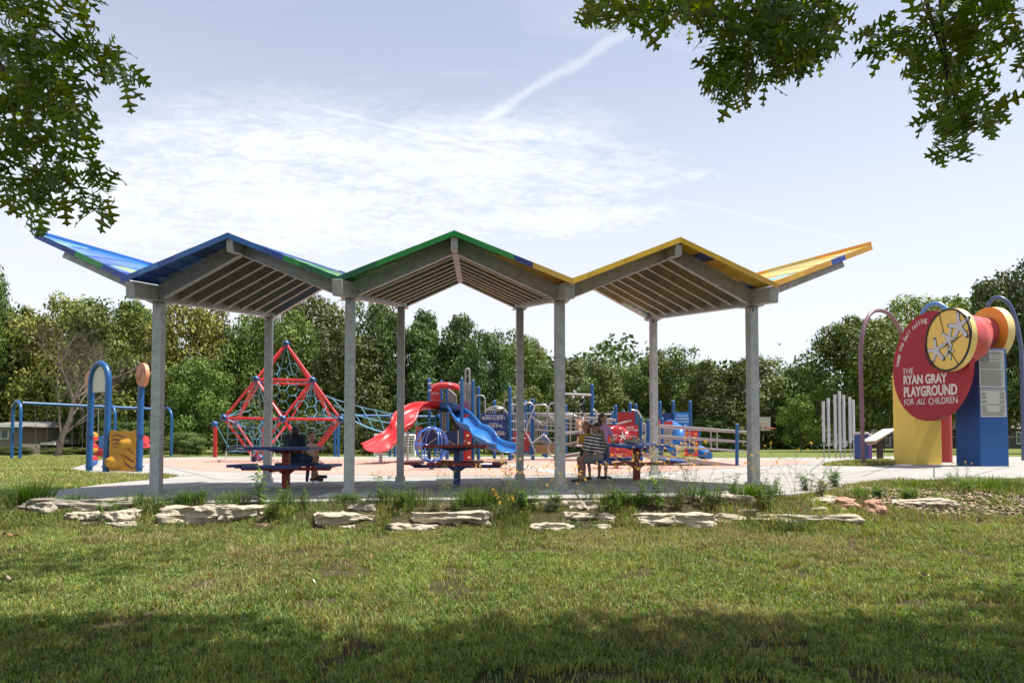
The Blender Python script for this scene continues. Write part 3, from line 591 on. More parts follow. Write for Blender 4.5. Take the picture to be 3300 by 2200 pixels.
def child(label, base, s, face, up, shirt, pants, hair_m, hair_kind, arms, name='person', skin=None, pants_len=0.45, lean=(0, 0, 0), tilt=0.0, shoe=None, prop=1.0):
    """standing figure; s = height / 1.72, arms = ((elbowL, wristL), (elbowR, wristR)) offsets from the shoulder in metres"""
    b = Vector(base); H = 1.72 * s; ln = Vector(lean); skin = skin or SKIN; root = thing('person', label, 'person', b)
    hs = s * prop; pel = b + V3(0, 0, 0.50 * H) + ln * 0.3; ch = b + V3(0, 0, 0.70 * H - 0.10 * (hs - s)) + ln * 0.7; nk = b + V3(0, 0, 0.825 * H - 0.22 * (hs - s)) + ln * 0.9; hc = b + V3(0, 0, H - 0.125 * hs) + ln
    fx = Vector((face[0], face[1], 0)).normalized(); sx = fx.cross(V3(0, 0, 1)).normalized()
    if tilt: tb = V3(math.cos(tilt), math.sin(tilt), 0); sx = tb
    sw = 0.102 - 0.05 * (prop - 1); shA = nk - V3(0, 0, 0.035 * H) - sx * sw * H; shB = nk - V3(0, 0, 0.035 * H) + sx * sw * H
    m = MB(); q = s * (1.04 - 0.15 * (prop - 1)); capsule(m, pel, pel + V3(0, 0, 0.1 * H), 0.118 * q, 0.108 * q); capsule(m, pel + V3(0, 0, 0.1 * H), ch, 0.108 * q, 0.118 * q); capsule(m, shA, shB, 0.052 * q, 0.052 * q); capsule(m, ch, nk, 0.09 * q, 0.05 * q); capsule(m, nk, hc - V3(0, 0, 0.04 * s), 0.047 * q, 0.047 * q)
    x, f, u_, Q = head_mesh(m, hc, face, up, hs)
    wr = []
    for sh_, (e, w) in zip((shA, shB), arms):
        e = sh_ + Vector(e) * s; w = e + Vector(w) * s; capsule(m, sh_, e, 0.045 * q, 0.037 * q); capsule(m, e, w, 0.036 * q, 0.026 * q); hand(m, w, w - e, fx, 0.95 * s); wr.append((sh_, e, w))
    legs = []
    for k in (-1, 1):
        h = pel + sx * 0.052 * H * k + V3(0, 0, -0.02 * H); kn = b + sx * 0.055 * H * k + V3(0, 0, 0.27 * H) + fx * 0.02 * s + ln * 0.1; an = b + sx * 0.055 * H * k + V3(0, 0, 0.045 * H) - fx * 0.02 * s
        capsule(m, h, kn, 0.082 * q, 0.052 * q); capsule(m, kn, kn * 0.6 + an * 0.4 - fx * 0.01, 0.052 * q, 0.052 * q); capsule(m, kn * 0.6 + an * 0.4 - fx * 0.01, an, 0.052 * q, 0.033 * q); to = an + fx * 0.15 * s; to.z = b.z + 0.03 * s; foot(m, an, to, s); legs.append((h, kn, an, to))
    remeshed(m, 'body', skin, root, 0.008)
    m = MB(); capsule(m, pel + V3(0, 0, 0.02 * H), pel + V3(0, 0, 0.1 * H), 0.142 * q, 0.126 * q); capsule(m, pel + V3(0, 0, 0.1 * H), ch, 0.126 * q, 0.134 * q); capsule(m, shA, shB, 0.066 * q, 0.066 * q); capsule(m, ch, nk - V3(0, 0, 0.02 * s), 0.105 * q, 0.064 * q)
    for a, e, w in wr: capsule(m, a, a * 0.45 + e * 0.55, 0.066 * q, 0.064 * q)
    remeshed(m, 'shirt', shirt, root, 0.010)
    m = MB(); capsule(m, pel - sx * 0.03, pel + sx * 0.03, 0.132 * q, 0.132 * q)
    for h, kn, an, to in legs:
        if pants_len <= 0.5: capsule(m, h, h * (1 - pants_len * 2) + kn * pants_len * 2, 0.098 * q, 0.082 * q)
        else: capsule(m, h, kn, 0.098 * q, 0.068 * q); capsule(m, kn, an + V3(0, 0, 0.05 * s), 0.068 * q, 0.052 * q)
    remeshed(m, 'trousers' if pants_len > 0.5 else 'shorts', pants, root, 0.010)
    for h, kn, an, to in legs:
        m = MB(); foot(m, an, to + fx * 0.012 * s, s, 0.041); remeshed(m, 'shoe', shoe or BLACK, root, 0.009, 3)
    m = MB(); m.ball(hc + u_ * 0.030 * hs - f * 0.012 * hs, (0.081 * hs, 0.095 * hs, 0.089 * hs), 20, M=Q, hmin=-0.25)
    if hair_kind != 'short':
        L = hair_kind; m.ball(hc - f * 0.035 * hs, (0.082 * hs, 0.07 * hs, 0.085 * hs), 16, M=Q)
        for k in (-1, 0, 1): capsule(m, hc - f * 0.05 * hs + x * 0.045 * hs * k, hc - f * 0.065 * hs + x * 0.05 * hs * k - V3(0, 0, L * hs), 0.045 * hs, 0.020 * hs)
    else: m.ball(hc - f * 0.03 * hs + u_ * 0.005 * hs, (0.076 * hs, 0.07 * hs, 0.075 * hs), 16, M=Q)
    remeshed(m, 'hair', hair_m, root, 0.008 * max(hs, 0.6))
    face_bits(root, hc, x, f, u_, Q, hs); return root, hc, (x, f, u_, Q), hs
HBR = pbr('light_brown_hair', (0.16, 0.085, 0.045), 0.55, var=0.3, scale=30)
HBD = pbr('brown_hair', (0.07, 0.035, 0.02), 0.5, var=0.3, scale=30)
D = 14.1; b = at(1001, 1500, D); b.z = zg(b.x)
child('toddler in a pale pink top standing beside the woman in navy', b, 0.645, (0.8, -0.65, -0.1), (0, 0, 1), pbr('pale_pink_cotton', (0.62, 0.40, 0.38), 0.85, bump=0.3, bscale=30), pbr('slate_denim', (0.05, 0.07, 0.12), 0.85), HBD, 'short',
      (((-0.08, 0.0, -0.26), (-0.02, 0.1, -0.2)), ((0.06, 0.02, -0.27), (0.03, -0.10, -0.2))), pants_len=0.8, tilt=R(15), shoe=WHITE, prop=1.55)
D = 14.5; b = at(1889, 1500, D); b.z = zg(b.x)
yc_, hc, fr, hs = child('girl in a mustard yellow t-shirt standing behind the seated woman in stripes', b, 0.72, (-0.85, -0.45, 0.05), (0, 0, 1), pbr('mustard_cotton', (0.50, 0.30, 0.02), 0.85, bump=0.3, bscale=30), pbr('black_shorts', (0.012, 0.012, 0.015), 0.8), HBR, 0.14,
      (((-0.06, -0.10, -0.24), (0.18, -0.16, 0.06)), ((0.10, -0.12, -0.22), (-0.20, -0.12, 0.05))), pants_len=0.3, tilt=R(-25), prop=1.32)
w = at(1897, 1420, 14.25); MB().ball(w, (0.055, 0.02, 0.05), 12).build('shirt_print', pbr('white_print', (0.6, 0.6, 0.6), 0.8, col2=(0.2, 0.2, 0.22), scale=40), yc_)
D = 14.75; b = at(1943, 1500, D); b.z = zg(b.x)
child('long-haired girl in a lilac t-shirt standing behind the blue table, turned to the right', b, 0.83, (0.75, -0.6, -0.05), (0, 0, 1), pbr('lilac_cotton', (0.46, 0.25, 0.45), 0.85, bump=0.3, bscale=30), pbr('grey_blue_shorts', (0.12, 0.20, 0.30), 0.8), HBD, 0.20,
      (((-0.05, 0.05, -0.27), (0.0, -0.05, -0.22)), ((0.10, -0.05, -0.26), (-0.02, -0.14, -0.18))), pants_len=0.35, tilt=R(20), prop=1.2)

def woman_striped():
    D = 13.62; g0 = zg(at(1922, 1500, D).x); PD = 13.75
    pel = at(1922, 1471, PD); root = thing('person', 'seated woman in striped shirt, grey shorts and cap, looking left', 'person', (pel.x, pel.y, g0))
    ch = at(1912, 1440, PD); nk = at(1921, 1404, PD); hd = at(1919, 1380, PD - 0.02); shL = at(1896, 1413, PD - 0.1); shR = at(1934, 1413, PD + 0.08)
    m = MB(); capsule(m, pel, ch, 0.15, 0.125); capsule(m, ch, (shL + shR) / 2, 0.12, 0.09); capsule(m, shL, shR, 0.06, 0.06); capsule(m, (shL + shR) / 2, nk, 0.07, 0.052); capsule(m, nk, hd - V3(0, 0, .04), 0.05, 0.048)
    x, f, up, Q = head_mesh(m, hd, (-0.86, -0.50, 0.18), (-0.05, 0.05, 1), 1.0)
    el = at(1886, 1462, PD - 0.22); wr = at(1880, 1492, PD - 0.15); capsule(m, shL, el, 0.052, 0.042); capsule(m, el, wr, 0.04, 0.029); hand(m, wr, (-0.5, 0, -0.6), (1, 0, -0.4), 0.95)
    er = at(1945, 1455, PD + 0.15); w2 = at(1896, 1470, PD + 0.18); capsule(m, shR, er, 0.05, 0.04); capsule(m, er, w2, 0.038, 0.028); hand(m, w2, (-0.8, -0.2, -0.3), (0, 0, -1), 0.95)
    hL = pel + V3(-0.03, -0.10, -0.03); hR = pel + V3(-0.03, 0.10, -0.03); kL = at(1868, 1480, PD - 0.15); kR = at(1875, 1478, PD + 0.12); aL = at(1869, 1549, PD - 0.10); aR = at(1880, 1547, PD + 0.12)
    for h, k_, a in ((hL, kL, aL), (hR, kR, aR)): capsule(m, h, k_, 0.10, 0.066); mm = k_ * 0.6 + a * 0.4 + V3(0.015, 0, 0); capsule(m, k_, mm, 0.062, 0.06); capsule(m, mm, a, 0.06, 0.038); t = a + V3(-0.14, -0.05, 0); t.z = g0 + 0.03; foot(m, a, t, 0.95)
    remeshed(m, 'body', SKIN2, root, 0.009)
    st = pbr('striped_jersey', (0.5, 0.5, 0.5), 0.85); nt = st.node_tree; N = nt.nodes; L = nt.links
    tcn = [n for n in N if n.type == 'TEX_COORD'][0]; mp = N.new('ShaderNodeMapping'); mp.inputs['Rotation'].default_value = (0, R(-8), 0); wv = N.new('ShaderNodeTexWave'); wv.bands_direction = 'Z'; wv.inputs['Scale'].default_value = 4.9; wv.inputs['Distortion'].default_value = 0.9; wv.inputs['Detail'].default_value = 1; wv.inputs['Detail Scale'].default_value = 1.2
    L.new(tcn.outputs['Object'], mp.inputs[0]); L.new(mp.outputs[0], wv.inputs['Vector']); cr = N.new('ShaderNodeValToRGB'); cr.color_ramp.interpolation = 'CONSTANT'; cr.color_ramp.elements[0].color = (0.012, 0.012, 0.015, 1); cr.color_ramp.elements[1].position = 0.52; cr.color_ramp.elements[1].color = (0.62, 0.60, 0.57, 1)
    L.new(wv.outputs['Fac'], cr.inputs[0]); L.new(cr.outputs[0], N['Principled BSDF'].inputs['Base Color'])
    m = MB(); capsule(m, pel + V3(0, 0, 0.05), ch, 0.150, 0.135); capsule(m, ch, (shL + shR) / 2, 0.135, 0.10); capsule(m, shL, shR, 0.078, 0.078); capsule(m, (shL + shR) / 2, nk - V3(0, 0, 0.03), 0.09, 0.062); capsule(m, shL, shL * 0.25 + el * 0.75, 0.078, 0.066); capsule(m, shR, shR * 0.3 + er * 0.7, 0.074, 0.066); remeshed(m, 'striped_shirt', st, root, 0.011)
    m = MB(); capsule(m, pel + V3(0, -0.06, -0.015), pel + V3(0, 0.06, -0.015), 0.145, 0.145); capsule(m, hL, hL * 0.35 + kL * 0.65, 0.118, 0.098); capsule(m, hR, hR * 0.35 + kR * 0.65, 0.118, 0.098); remeshed(m, 'shorts', pbr('grey_linen', (0.19, 0.19, 0.20), 0.9, bump=0.5, bscale=30), root, 0.011)
    HB = pbr('dark_blonde_hair', (0.20, 0.13, 0.07), 0.5, var=0.3, scale=30)
    m = MB(); m.ball(hd + up * 0.02 - f * 0.02, (0.082, 0.092, 0.088), 18, M=Q, hmin=-0.5); b0 = hd - f * 0.09 - up * 0.03; ts = [b0, at(1941, 1392, PD - .02), at(1946, 1412, PD - 0.05), at(1952, 1432, PD - 0.08), at(1956, 1446, PD - 0.08)]
    for k in range(4): capsule(m, ts[k], ts[k + 1], 0.042 - 0.006 * k, 0.036 - 0.007 * k)
    remeshed(m, 'hair', HB, root, 0.008)
    cap = MB(); c0 = hd + up * 0.045; cap.ball(c0, (0.093, 0.105, 0.085), 20, M=Q, hmin=0.0); cp = cap.build('cap_crown', pbr('black_cap_fabric', (0.015, 0.015, 0.017), 0.8), root)
    pm = MB(); pm.ball(c0 + f * 0.018 + up * 0.004, (0.078, 0.092, 0.083), 18, M=Q, hmin=0.0); pm.build('front_panel', WHITE, cp)
    pm = MB(); pm.ball(c0 + f * 0.108 + up * 0.035, (0.017, 0.006, 0.014), 10, M=Q); pm.build('emblem', RED, cp)
    vs = []; vz = []
    for k in range(13): a = R(-75 + 150 * k / 12); vs.append(c0 + x * 0.088 * math.sin(a) + f * 0.088 * math.cos(a) + up * 0.008); vz.append(c0 + x * 0.086 * math.sin(a) + f * (0.088 * math.cos(a) + 0.085 * math.cos(a * 1.1)) - up * 0.008)
    pm = MB(); off = up * -0.006; pm.add(vs + vz + [q + off for q in vs] + [q + off for q in vz], [(k, k + 1, 14 + k, 13 + k) for k in range(12)] + [(26 + k, 39 + k, 40 + k, 27 + k) for k in range(12)] + [(13 + k, 14 + k, 40 + k, 39 + k) for k in range(12)]); pm.build('visor', pbr('visor_black', (0.015, 0.015, 0.017), 0.7), cp)
    face_bits(root, hd, x, f, up, Q, 1.0)
    for a in (aL, aR):
        m = MB(); t = a + V3(-0.15, -0.05, 0); t.z = g0 + 0.028; foot(m, V3(a.x, a.y, g0 + 0.06), t, 0.95, 0.040); remeshed(m, 'shoe', BLACK, root, 0.009, 3)
woman_striped()
# a bare-armed child climbing the ramp behind
b = at(1866, 1437, 31.0)
child('small child in black shorts reaching up on the ramp behind the shelter posts', b, 0.80, (0.7, 0.5, 0.2), (0, 0, 1), SKIN, BLACK, HBD, 'short', (((0.10, 0.0, 0.16), (0.05, 0.0, 0.2)), ((0.15, 0.0, 0.12), (0.05, 0.0, 0.2))), pants_len=0.3, tilt=R(30), shoe=WHITE)
# ------------------------------------------------------------------ helpers for tubes drawn between image points at a depth
def TB(name, pts, r, mat, parent, n=8): return MB().tube(pts, r, n).build(name, mat, parent)
def arcpts(a, b, h, n=14):                                 # upright U arch from a to b, legs of height h then half circle
    a = Vector(a); b = Vector(b); c = (a + b) / 2; r = (b - a).length / 2; d = (b - a).normalized(); out = [a]
    for k in range(n + 1): t = math.pi * k / n; out.append(c + V3(0, 0, h) - d * r * math.cos(t) + V3(0, 0, 1) * r * math.sin(t))
    return out + [b]
def post(px, ytop, ybase, parent, r=None, mat=None, D=None, name='post', lean=0):
    g = gat(px, ybase) if D is None else at(px, ybase, D)
    if D is not None: g.z = zg(g.x)
    t = at(px + lean, ytop, g.y); r = r or 5.6 / 2200 * g.y
    m = MB(); m.tube([g, V3(t.x, t.y, t.z - r)], r, 14, caps=False); m.ball((t.x, t.y, t.z - r), r, 14)
    m.build(name, mat or BLUE, parent); return g, t
# ------------------------------------------------------------------ swing sets
CHN = pbr('dull_chain', (0.13, 0.13, 0.13), 0.5, metal=0.5)
def swingset(name, label, A, B, arches, seats, group):
    """A,B: (px, ybar, D) ends of the beam"""
    a = at(*A); b = at(*B); rt = thing('swing_set', label, 'swing set', (a.x, a.y, zg(a.x)), group)
    TB('top_beam', [a, b], 0.085, BLUE, rt, 12)
    for t in arches:
        c = a + (b - a) * t; d = (b - a).normalized(); nrm = V3(-d.y, d.x, 0); w = 0.72
        g0 = c + nrm * w + d * (-0.25 if t < .5 else 0.25); g1 = c - nrm * w + d * (-0.25 if t < .5 else .25); g0.z = g1.z = zg(c.x) - 0.02; hh = c.z - g0.z - 0.62
        m = MB(); m.tube(arcpts(g0, g1, hh), 0.085, 12); m.build('arch_leg', BLUE, rt)
    for t, kind in seats:
        c = a + (b - a) * t; d = (b - a).normalized()
        if kind == 'belt':
            s = MB(); q = [c + d * (-0.28 + 0.56 * k / 8) + V3(0, 0.05, -(c.z - zg(c.x)) + 0.72 - 0.22 * math.sin(math.pi * k / 8)) for k in range(9)]
            for k in range(8): s.beam(q[k], q[k + 1], 0.13, 0.018, up=(0, 1, 0.01) if False else (0, 0, 1))
            s.build('belt_seat', BLACK, rt)
            for e, qq in ((-1, q[0]), (1, q[8])): TB('chain', [c + d * 0.3 * e, qq], 0.010, CHN, rt, 5)
        else:
            z0 = zg(c.x); s = MB(); s.box(c + V3(0, 0.1, z0 + 0.95 - c.z), (0.75, 0.07, 0.75)); bk = s.build('back_rest', pbr('mid_blue_plastic', (0.05, 0.2, 0.5), 0.4), rt, bevel=0.03)
            s = MB(); s.box(c + V3(0, -0.2, z0 + 0.50 - c.z), (0.6, 0.5, 0.08)); s.box(c + V3(0.0, -0.45, z0 + 0.3 - c.z), (0.5, 0.07, 0.4)); s.beam(c + V3(-0.33, -0.4, z0 + 0.7 - c.z), c + V3(-0.33, 0.05, z0 + 0.62 - c.z), 0.06, 0.06); s.beam(c + V3(0.33, -0.4, z0 + 0.7 - c.z), c + V3(0.33, 0.05, z0 + 0.62 - c.z), 0.06, 0.06); s.build('seat_shell', PLR, rt, bevel=0.02)
            for e in (-1, 1): TB('chain', [c + d * 0.35 * e, c + d * 0.33 * e + V3(0, 0, z0 + 1.1 - c.z)], 0.018, SIL, rt, 5)
    return rt
swingset('s', 'long blue swing set with three arched ends standing on the lawn at the left', (72, 1298, 38.5), (525, 1319, 44.5), (0.0, 0.56, 1.0), [(0.12, 'belt'), (0.36, 'belt'), (0.55, 'bucket'), (0.68, 'belt'), (0.85, 'belt')], 'blue arched swing sets')
swingset('s', 'blue swing set seen through the middle shelter posts, between climbing net and red slide', (1098, 1338, 45.0), (1400, 1342, 47.5), (0.0, 0.5, 1.0), [(0.22, 'belt'), (0.38, 'belt'), (0.7, 'belt')], 'blue arched swing sets')
# ------------------------------------------------------------------ activity station left
def station():
    pts = [(287, 1516), (341, 1521), (448, 1521)]; D = 21.0; gs = []
    for px, py in pts: g = at(px, py, D); g.z = zg(g.x); gs.append(g)
    gs[0].y += 0.5; gs[0].x = at(287, 1516, 21.5).x; gs[0].z = zg(0) * 0
    rt = thing('activity_station', 'blue arched play station with yellow wavy panel and round ball signs beside the path', 'play station', gs[1])
    r = 0.095; a, b, c = gs
    top = at(318, 1161, 21.2).z; ax = at(294, 1250, 21.5); bx = at(350, 1250, 21.0); hh = top - r - 0.28
    P = [V3(a.x, a.y, 0), V3(ax.x, a.y, hh * 0.6)]; bb = V3(bx.x, b.y, 0); al = V3(ax.x, a.y, 0); cc = (al + bb) / 2; rr = (bb - al).length / 2; d = (bb - al).normalized()
    arc = [cc + V3(0, 0, top - r - 0.62) - d * rr * math.cos(math.pi * k / 16) + V3(0, 0, 0.62) * math.sin(math.pi * k / 16) for k in range(17)]
    m = MB(); m.tube([V3(a.x, a.y, 0)] + arc + [V3(b.x, b.y, 0)], r, 14); m.build('arch', BLUE, rt)
    g3, t3 = c, at(452, 1246, D); m = MB(); m.tube([c, V3(at(455, 1246, D).x, c.y, t3.z)], r * 1.0, 14); m.build('post', BLUE, rt)
    pn = MB(); out = [cc + V3(0, 0, top - r - 0.62) - d * (rr - 0.02) * math.cos(math.pi * k / 16) + V3(0, 0, 0.56) * math.sin(math.pi * k / 16) for k in range(17)]
    out = [out[0] + V3(0, 0, -0.27)] + out + [out[-1] + V3(0, 0, -0.27)]; pn.prism(out, (0.4, -1, 0), 0.03); sg = pn.build('arch_panel', pbr('cream_panel', (0.55, 0.52, 0.46), 0.5), rt)
    nrm = V3(d.y, -d.x, 0).normalized()
    for px, py, D2, rad in ((460, 1208, 21.0, 0.37), (291, 1232, 22.3, 0.37)):
        q = at(px, py, D2); dn = V3(0.62, -1, 0).normalized() if px > 400 else V3(0.55, -1, 0).normalized()
        e = MB().disc(q, V3(-0.75, -0.9, 0) if True else dn, rad, 0.11, 36).build('ball_sign', pbr('orange_tan_disc', (0.50, 0.215, 0.115), 0.55, var=0.06), rt, bevel=0.012)
        n_ = V3(-0.75, -0.9, 0).normalized(); uu = V3(0, 0, 1).cross(n_).normalized(); f0 = q + n_ * 0.062
        MB().tube([f0 + uu * rad * (-0.8 + 1.6 * k / 14) + V3(0, 0, 1) * rad * 0.45 * math.sin(math.pi * 2 * k / 14) * -1 for k in range(15)], 0.006, 5).build('ball_seam', MAR, e)
        MB().tube([q + V3(0, 0, -rad - 0.05), q + V3(0, 0, -rad + 0.03)], 0.05, 10).build('bracket', SIL, e)
    # yellow panel with wavy edge, maroon stripes and two cones
    A = at(354, 1500, D); B = at(446, 1500, D); z0 = 0.02; z1 = at(400, 1388, D).z; y = D - 0.02; W = B.x - A.x; out = []
    N = 28
    for k in range(N + 1): out.append(V3(A.x + W * k / N, y, z1 + 0.025 * math.sin(k / N * math.pi * 5)))
    for k in range(N + 1): out.append(V3(B.x + 0.012 * math.sin(k / N * 20), y, z1 - (z1 - z0) * k / N))
    for k in range(N + 1): out.append(V3(B.x - W * k / N, y, z0))
    for k in range(N + 1): out.append(V3(A.x + 0.012 * math.sin(k / N * 20), y, z0 + (z1 - z0) * k / N))
    yp = MB().prism(out, (0, -1, 0), 0.07).build('wavy_panel', YEL, rt)
    def stripe(pts, w):
        up = [V3(p.x, y - 0.045, p.z + w * (1 - abs(2 * i / (len(pts) - 1) - 1) * 0.5)) for i, p in enumerate(pts)]; dn = [V3(p.x, y - 0.045, p.z) for p in pts]; m = MB(); n = len(pts); m.add(up + dn, [(i, i + 1, n + i + 1, n + i) for i in range(n - 1)]); m.build('wave_stripe', MAR, yp)
    def C(a, b, c, d, w): 
        pts = []
        for k in range(13):
            t = k / 12; p = [(1 - t) ** 3 * a[i] + 3 * (1 - t) ** 2 * t * b[i] + 3 * (1 - t) * t * t * c[i] + t ** 3 * d[i] for i in (0, 1)]; pts.append(V3(A.x + W * p[0], y, z0 + (z1 - z0) * p[1]))
        stripe(pts, w)
    C((0.08, 0.84), (0.25, 0.93), (0.4, 0.86), (0.55, 0.83), 0.045); C((0.08, 0.75), (0.3, 0.83), (0.45, 0.66), (0.88, 0.40), 0.06); C((0.10, 0.66), (0.2, 0.70), (0.3, 0.68), (0.38, 0.62), 0.035); C((0.10, 0.58), (0.18, 0.62), (0.24, 0.60), (0.30, 0.56), 0.03)
    C((0.50, 0.42), (0.6, 0.30), (0.75, 0.24), (0.88, 0.22), 0.07); C((0.52, 0.24), (0.6, 0.12), (0.75, 0.06), (0.88, 0.05), 0.07)
    for (cx, cz, s) in ((0.63, 0.69, 0.9), (0.28, 0.25, 1.15)):
        q = V3(A.x + W * cx, y, z0 + (z1 - z0) * cz); dv = V3(-0.22, -1, -0.12).normalized(); L = 0.30 * s
        MB().tube([q, q + dv * L * 0.15, q + dv * L * 0.16, q + dv * L, q + dv * (L - 0.02), q + dv * 0.1], [0.26 * s * .8, 0.25 * s * .8, 0.22 * s * .8, 0.155 * s * .85, 0.13 * s * .85, 0.10 * s * .85], 20).build('cone', YEL, yp)
    for (px_, py_) in ((289, 1402), (289, 1502), (342, 1400), (342, 1503), (450, 1400), (450, 1504)):
        g_ = min(gs, key=lambda q: abs(1650 + q.x / q.y * 2200 - px_)); q = at(px_, py_, g_.y); xx = g_.x + (q.z) * (0.02 if px_ < 440 else 0.02)
        MB().tube([V3(xx, g_.y, q.z - 0.02), V3(xx, g_.y, q.z + 0.02)], r + 0.03, 14).build('collar', BLUE, rt)
    # colourful panel edge-on at the left and red dish at the right
    for k, (py, col) in enumerate(((1404, YEL), (1412, PLR), (1440, PLR), (1446, YEL), (1488, PLB), (1480, PLR))):
        q = at(301, py, 21.9); MB().ball(q, (0.06, 0.25, 0.13), 12).build('bead', col, rt)
    q = at(468, 1428, 21.2); m = MB(); m.disc(q + V3(0, 0, 0.1), (0.9, -0.4, 0.2), 0.14, 0.04, 20); m.disc(q + V3(0.02, 0, -0.09), (0.1, -0.3, 1), 0.17, 0.04, 20); m.tube([q + V3(-0.2, 0, 0), q], 0.03, 8); m.build('red_dish', PLR, rt)
station()
# ------------------------------------------------------------------ climbing net
def climbing_net():
    rt = thing('climbing_net_pyramid', 'tall red pyramid climbing frame with blue hubs and light blue rope nets', 'climbing frame', at(910, 1484, 33))
    H = {}
    def h(k, px, py, D): H[k] = at(px, py, D)
    h('A', 922, 1108, 32.6); h('B', 825, 1222, 31.6); h('C', 1007, 1225, 31.6); h('B2', 836, 1234, 33.4); h('C2', 1004, 1238, 33.6)
    h('E', 722, 1346, 31.4); h('F', 911, 1349, 31.0); h('G', 1098, 1352, 31.4); h('E2', 760, 1362, 35.5); h('F2', 928, 1364, 35.8); h('G2', 1076, 1363, 35.5)
    h('H', 818, 1476, 32.6); h('H2', 838, 1475, 34.4); h('I', 1002, 1477, 32.6); h('I2', 992, 1475, 34.4)
    for k, p in H.items(): 
        b = MB().ball(p, 0.17, 16).build('hub', BLUE, rt)
        MB().disc(p + V3(0.02, -0.155, 0), (0.15, -1, 0), 0.085, 0.05, 16).build('hub_cap', BLACK, b)
    bars = 'A-B A-C A-B2 A-C2 B-C B2-C2 B-E B-F C-F C-G B2-E2 B2-F2 C2-F2 C2-G2 E-F F-G E-H F-H F-I G-I E2-H2 F2-H2 F2-I2 G2-I2 B-E2 C-G2 E-E2 G-G2 H-H2 I-I2'.split()
    for s in bars: a, b = s.split('-'); TB('frame_tube', [H[a], H[b]], 0.062, RED, rt, 10)
    # honeycomb net: cells between the hubs, slightly sagging towards the middle
    def hexnet(cx, cy, rows, cols, cell, Df, inside, nm):
        m = MB(); seen = set()
        for i in range(-rows, rows + 1):
            for j in range(-cols, cols + 1):
                x = cx + cell * 1.5 * j; y = cy + cell * math.sqrt(3) * (i + (0.5 if j % 2 else 0)); c = [(x + cell * math.cos(R(60 * k)), y + cell * math.sin(R(60 * k))) for k in range(6)]
                for k in range(6):
                    a, b = c[k], c[(k + 1) % 6]; key = (round((a[0] + b[0]) * 2), round((a[1] + b[1]) * 2))
                    if key in seen or not (inside(*a) and inside(*b)): continue
                    seen.add(key); m.tube([at(*a, Df(*a)), at(*b, Df(*b))], 0.014, 5, caps=False)
        return m
    def tri(px, py): return py > 1165 and py < 1470 and abs(px - 915) < min((py - 1120) * 0.80, 168 - max(0, py - 1360) * 0.9)
    m = hexnet(912, 1240, 9, 9, 20, lambda x, y: 33 + 1.2 * math.sin(x * 0.02) * math.cos(y * 0.03), tri, 'n')
    for k, lst in {'A': [(900, 1212), (943, 1210)], 'B': [(850, 1290), (840, 1310), (815, 1312), (858, 1300), (870, 1260)], 'C': [(985, 1278), (1000, 1290), (1020, 1318), (975, 1262), (990, 1300), (950, 1240)], 'E': [(780, 1318), (810, 1320), (800, 1378), (815, 1390)], 'G': [(1042, 1320), (1030, 1335), (1010, 1390), (1000, 1340), (1060, 1345)], 'F': [(880, 1400), (940, 1400), (905, 1425), (870, 1380)], 'H': [(830, 1410), (845, 1400), (815, 1400)], 'I': [(1000, 1395)]}.items():
        for p in lst: m.tube([H[k], at(*p, 32.8)], 0.016, 5, caps=False)
    m.build('honeycomb_net', CYAN, rt)
    # square net at lower left
    m = MB(); cols = [738, 764, 790, 816, 842, 868, 888]; rows = [1372, 1392, 1412, 1432, 1452]
    for i, x in enumerate(cols): m.tube([at(x, 1352, 31.2), at(x - (i < 1) * 4, 1400, 31.2), at(x - (i < 1) * 10 + (i - 3) * -0.5, 1456, 31.2)], 0.017, 5)
    for y in rows:
        for i in range(len(cols) - 1): m.tube([at(cols[i] + (cols[i + 1] - cols[i]) * t - (i + t < 1) * (1 - t) * (y - 1352) * .1, y + 4.5 * math.sin(math.pi * t), 31.2) for t in (0, .25, .5, .75, 1)], 0.015, 5, caps=False)
    m.build('square_net', CYAN, rt)
    m = MB()
    for x0, x1, yt in ((730, 724, 1490), (808, 808, 1488), (884, 886, 1487)): m.tube([at(x0, 1455, 31.2), at(x1, yt, 31.2)], 0.028, 6)
    m.build('ground_rope', WHITE, rt)
    # low basket swing beside it
    return H
HUB = climbing_net()
def balls_post(px, ytop, ybase, D, mat, lab):
    rt = thing('anchor_post', lab, 'post', gat(px, ybase)); g = at(px, ybase, D); g.z = zg(g.x); t = at(px, ytop, D); TB('pole', [g, t - V3(0, 0, 0.1)], 0.12, mat, rt, 12); MB().ball(t, 0.20, 16).build('ball_cap', BLUE, rt)
balls_post(693, 1366, 1471, 43, RED, 'red post with a blue ball on top, left of the climbing pyramid')
balls_post(850, 1366, 1471, 43, RED, 'red post with a blue ball seen behind the climbing pyramid')
bs = thing('basket_swing', 'low black and blue basket swing hanging on ropes left of the climbing pyramid', 'swing', at(762, 1455, 42.9)); bc_ = at(768, 1446, 42.9)
MB().tube([bc_ + V3(0.55 * math.cos(R(15 * k)), 0.45 * math.sin(R(15 * k)), 0) for k in range(25)], 0.09, 8).build('rim', BLACK, bs)
mm = MB()
for k in range(-4, 5): mm.tube([bc_ + V3(k * 0.12, -0.35, -0.05), bc_ + V3(k * 0.12, 0, -0.16), bc_ + V3(k * 0.12, 0.35, -0.05)], 0.015, 5); mm.tube([bc_ + V3(-0.5, k * 0.08, -0.05), bc_ + V3(0, k * 0.08, -0.16), bc_ + V3(0.5, k * 0.08, -0.05)], 0.015, 5)
mm.build('rope_seat', CYAN, bs)
mm = MB(); mm.tube([at(697, 1370, 42.9), bc_ + V3(-0.55, 0, 0)], 0.02, 5); mm.tube([at(847, 1370, 42.9), bc_ + V3(0.55, 0, 0)], 0.02, 5); mm.build('rope', CYAN, bs)

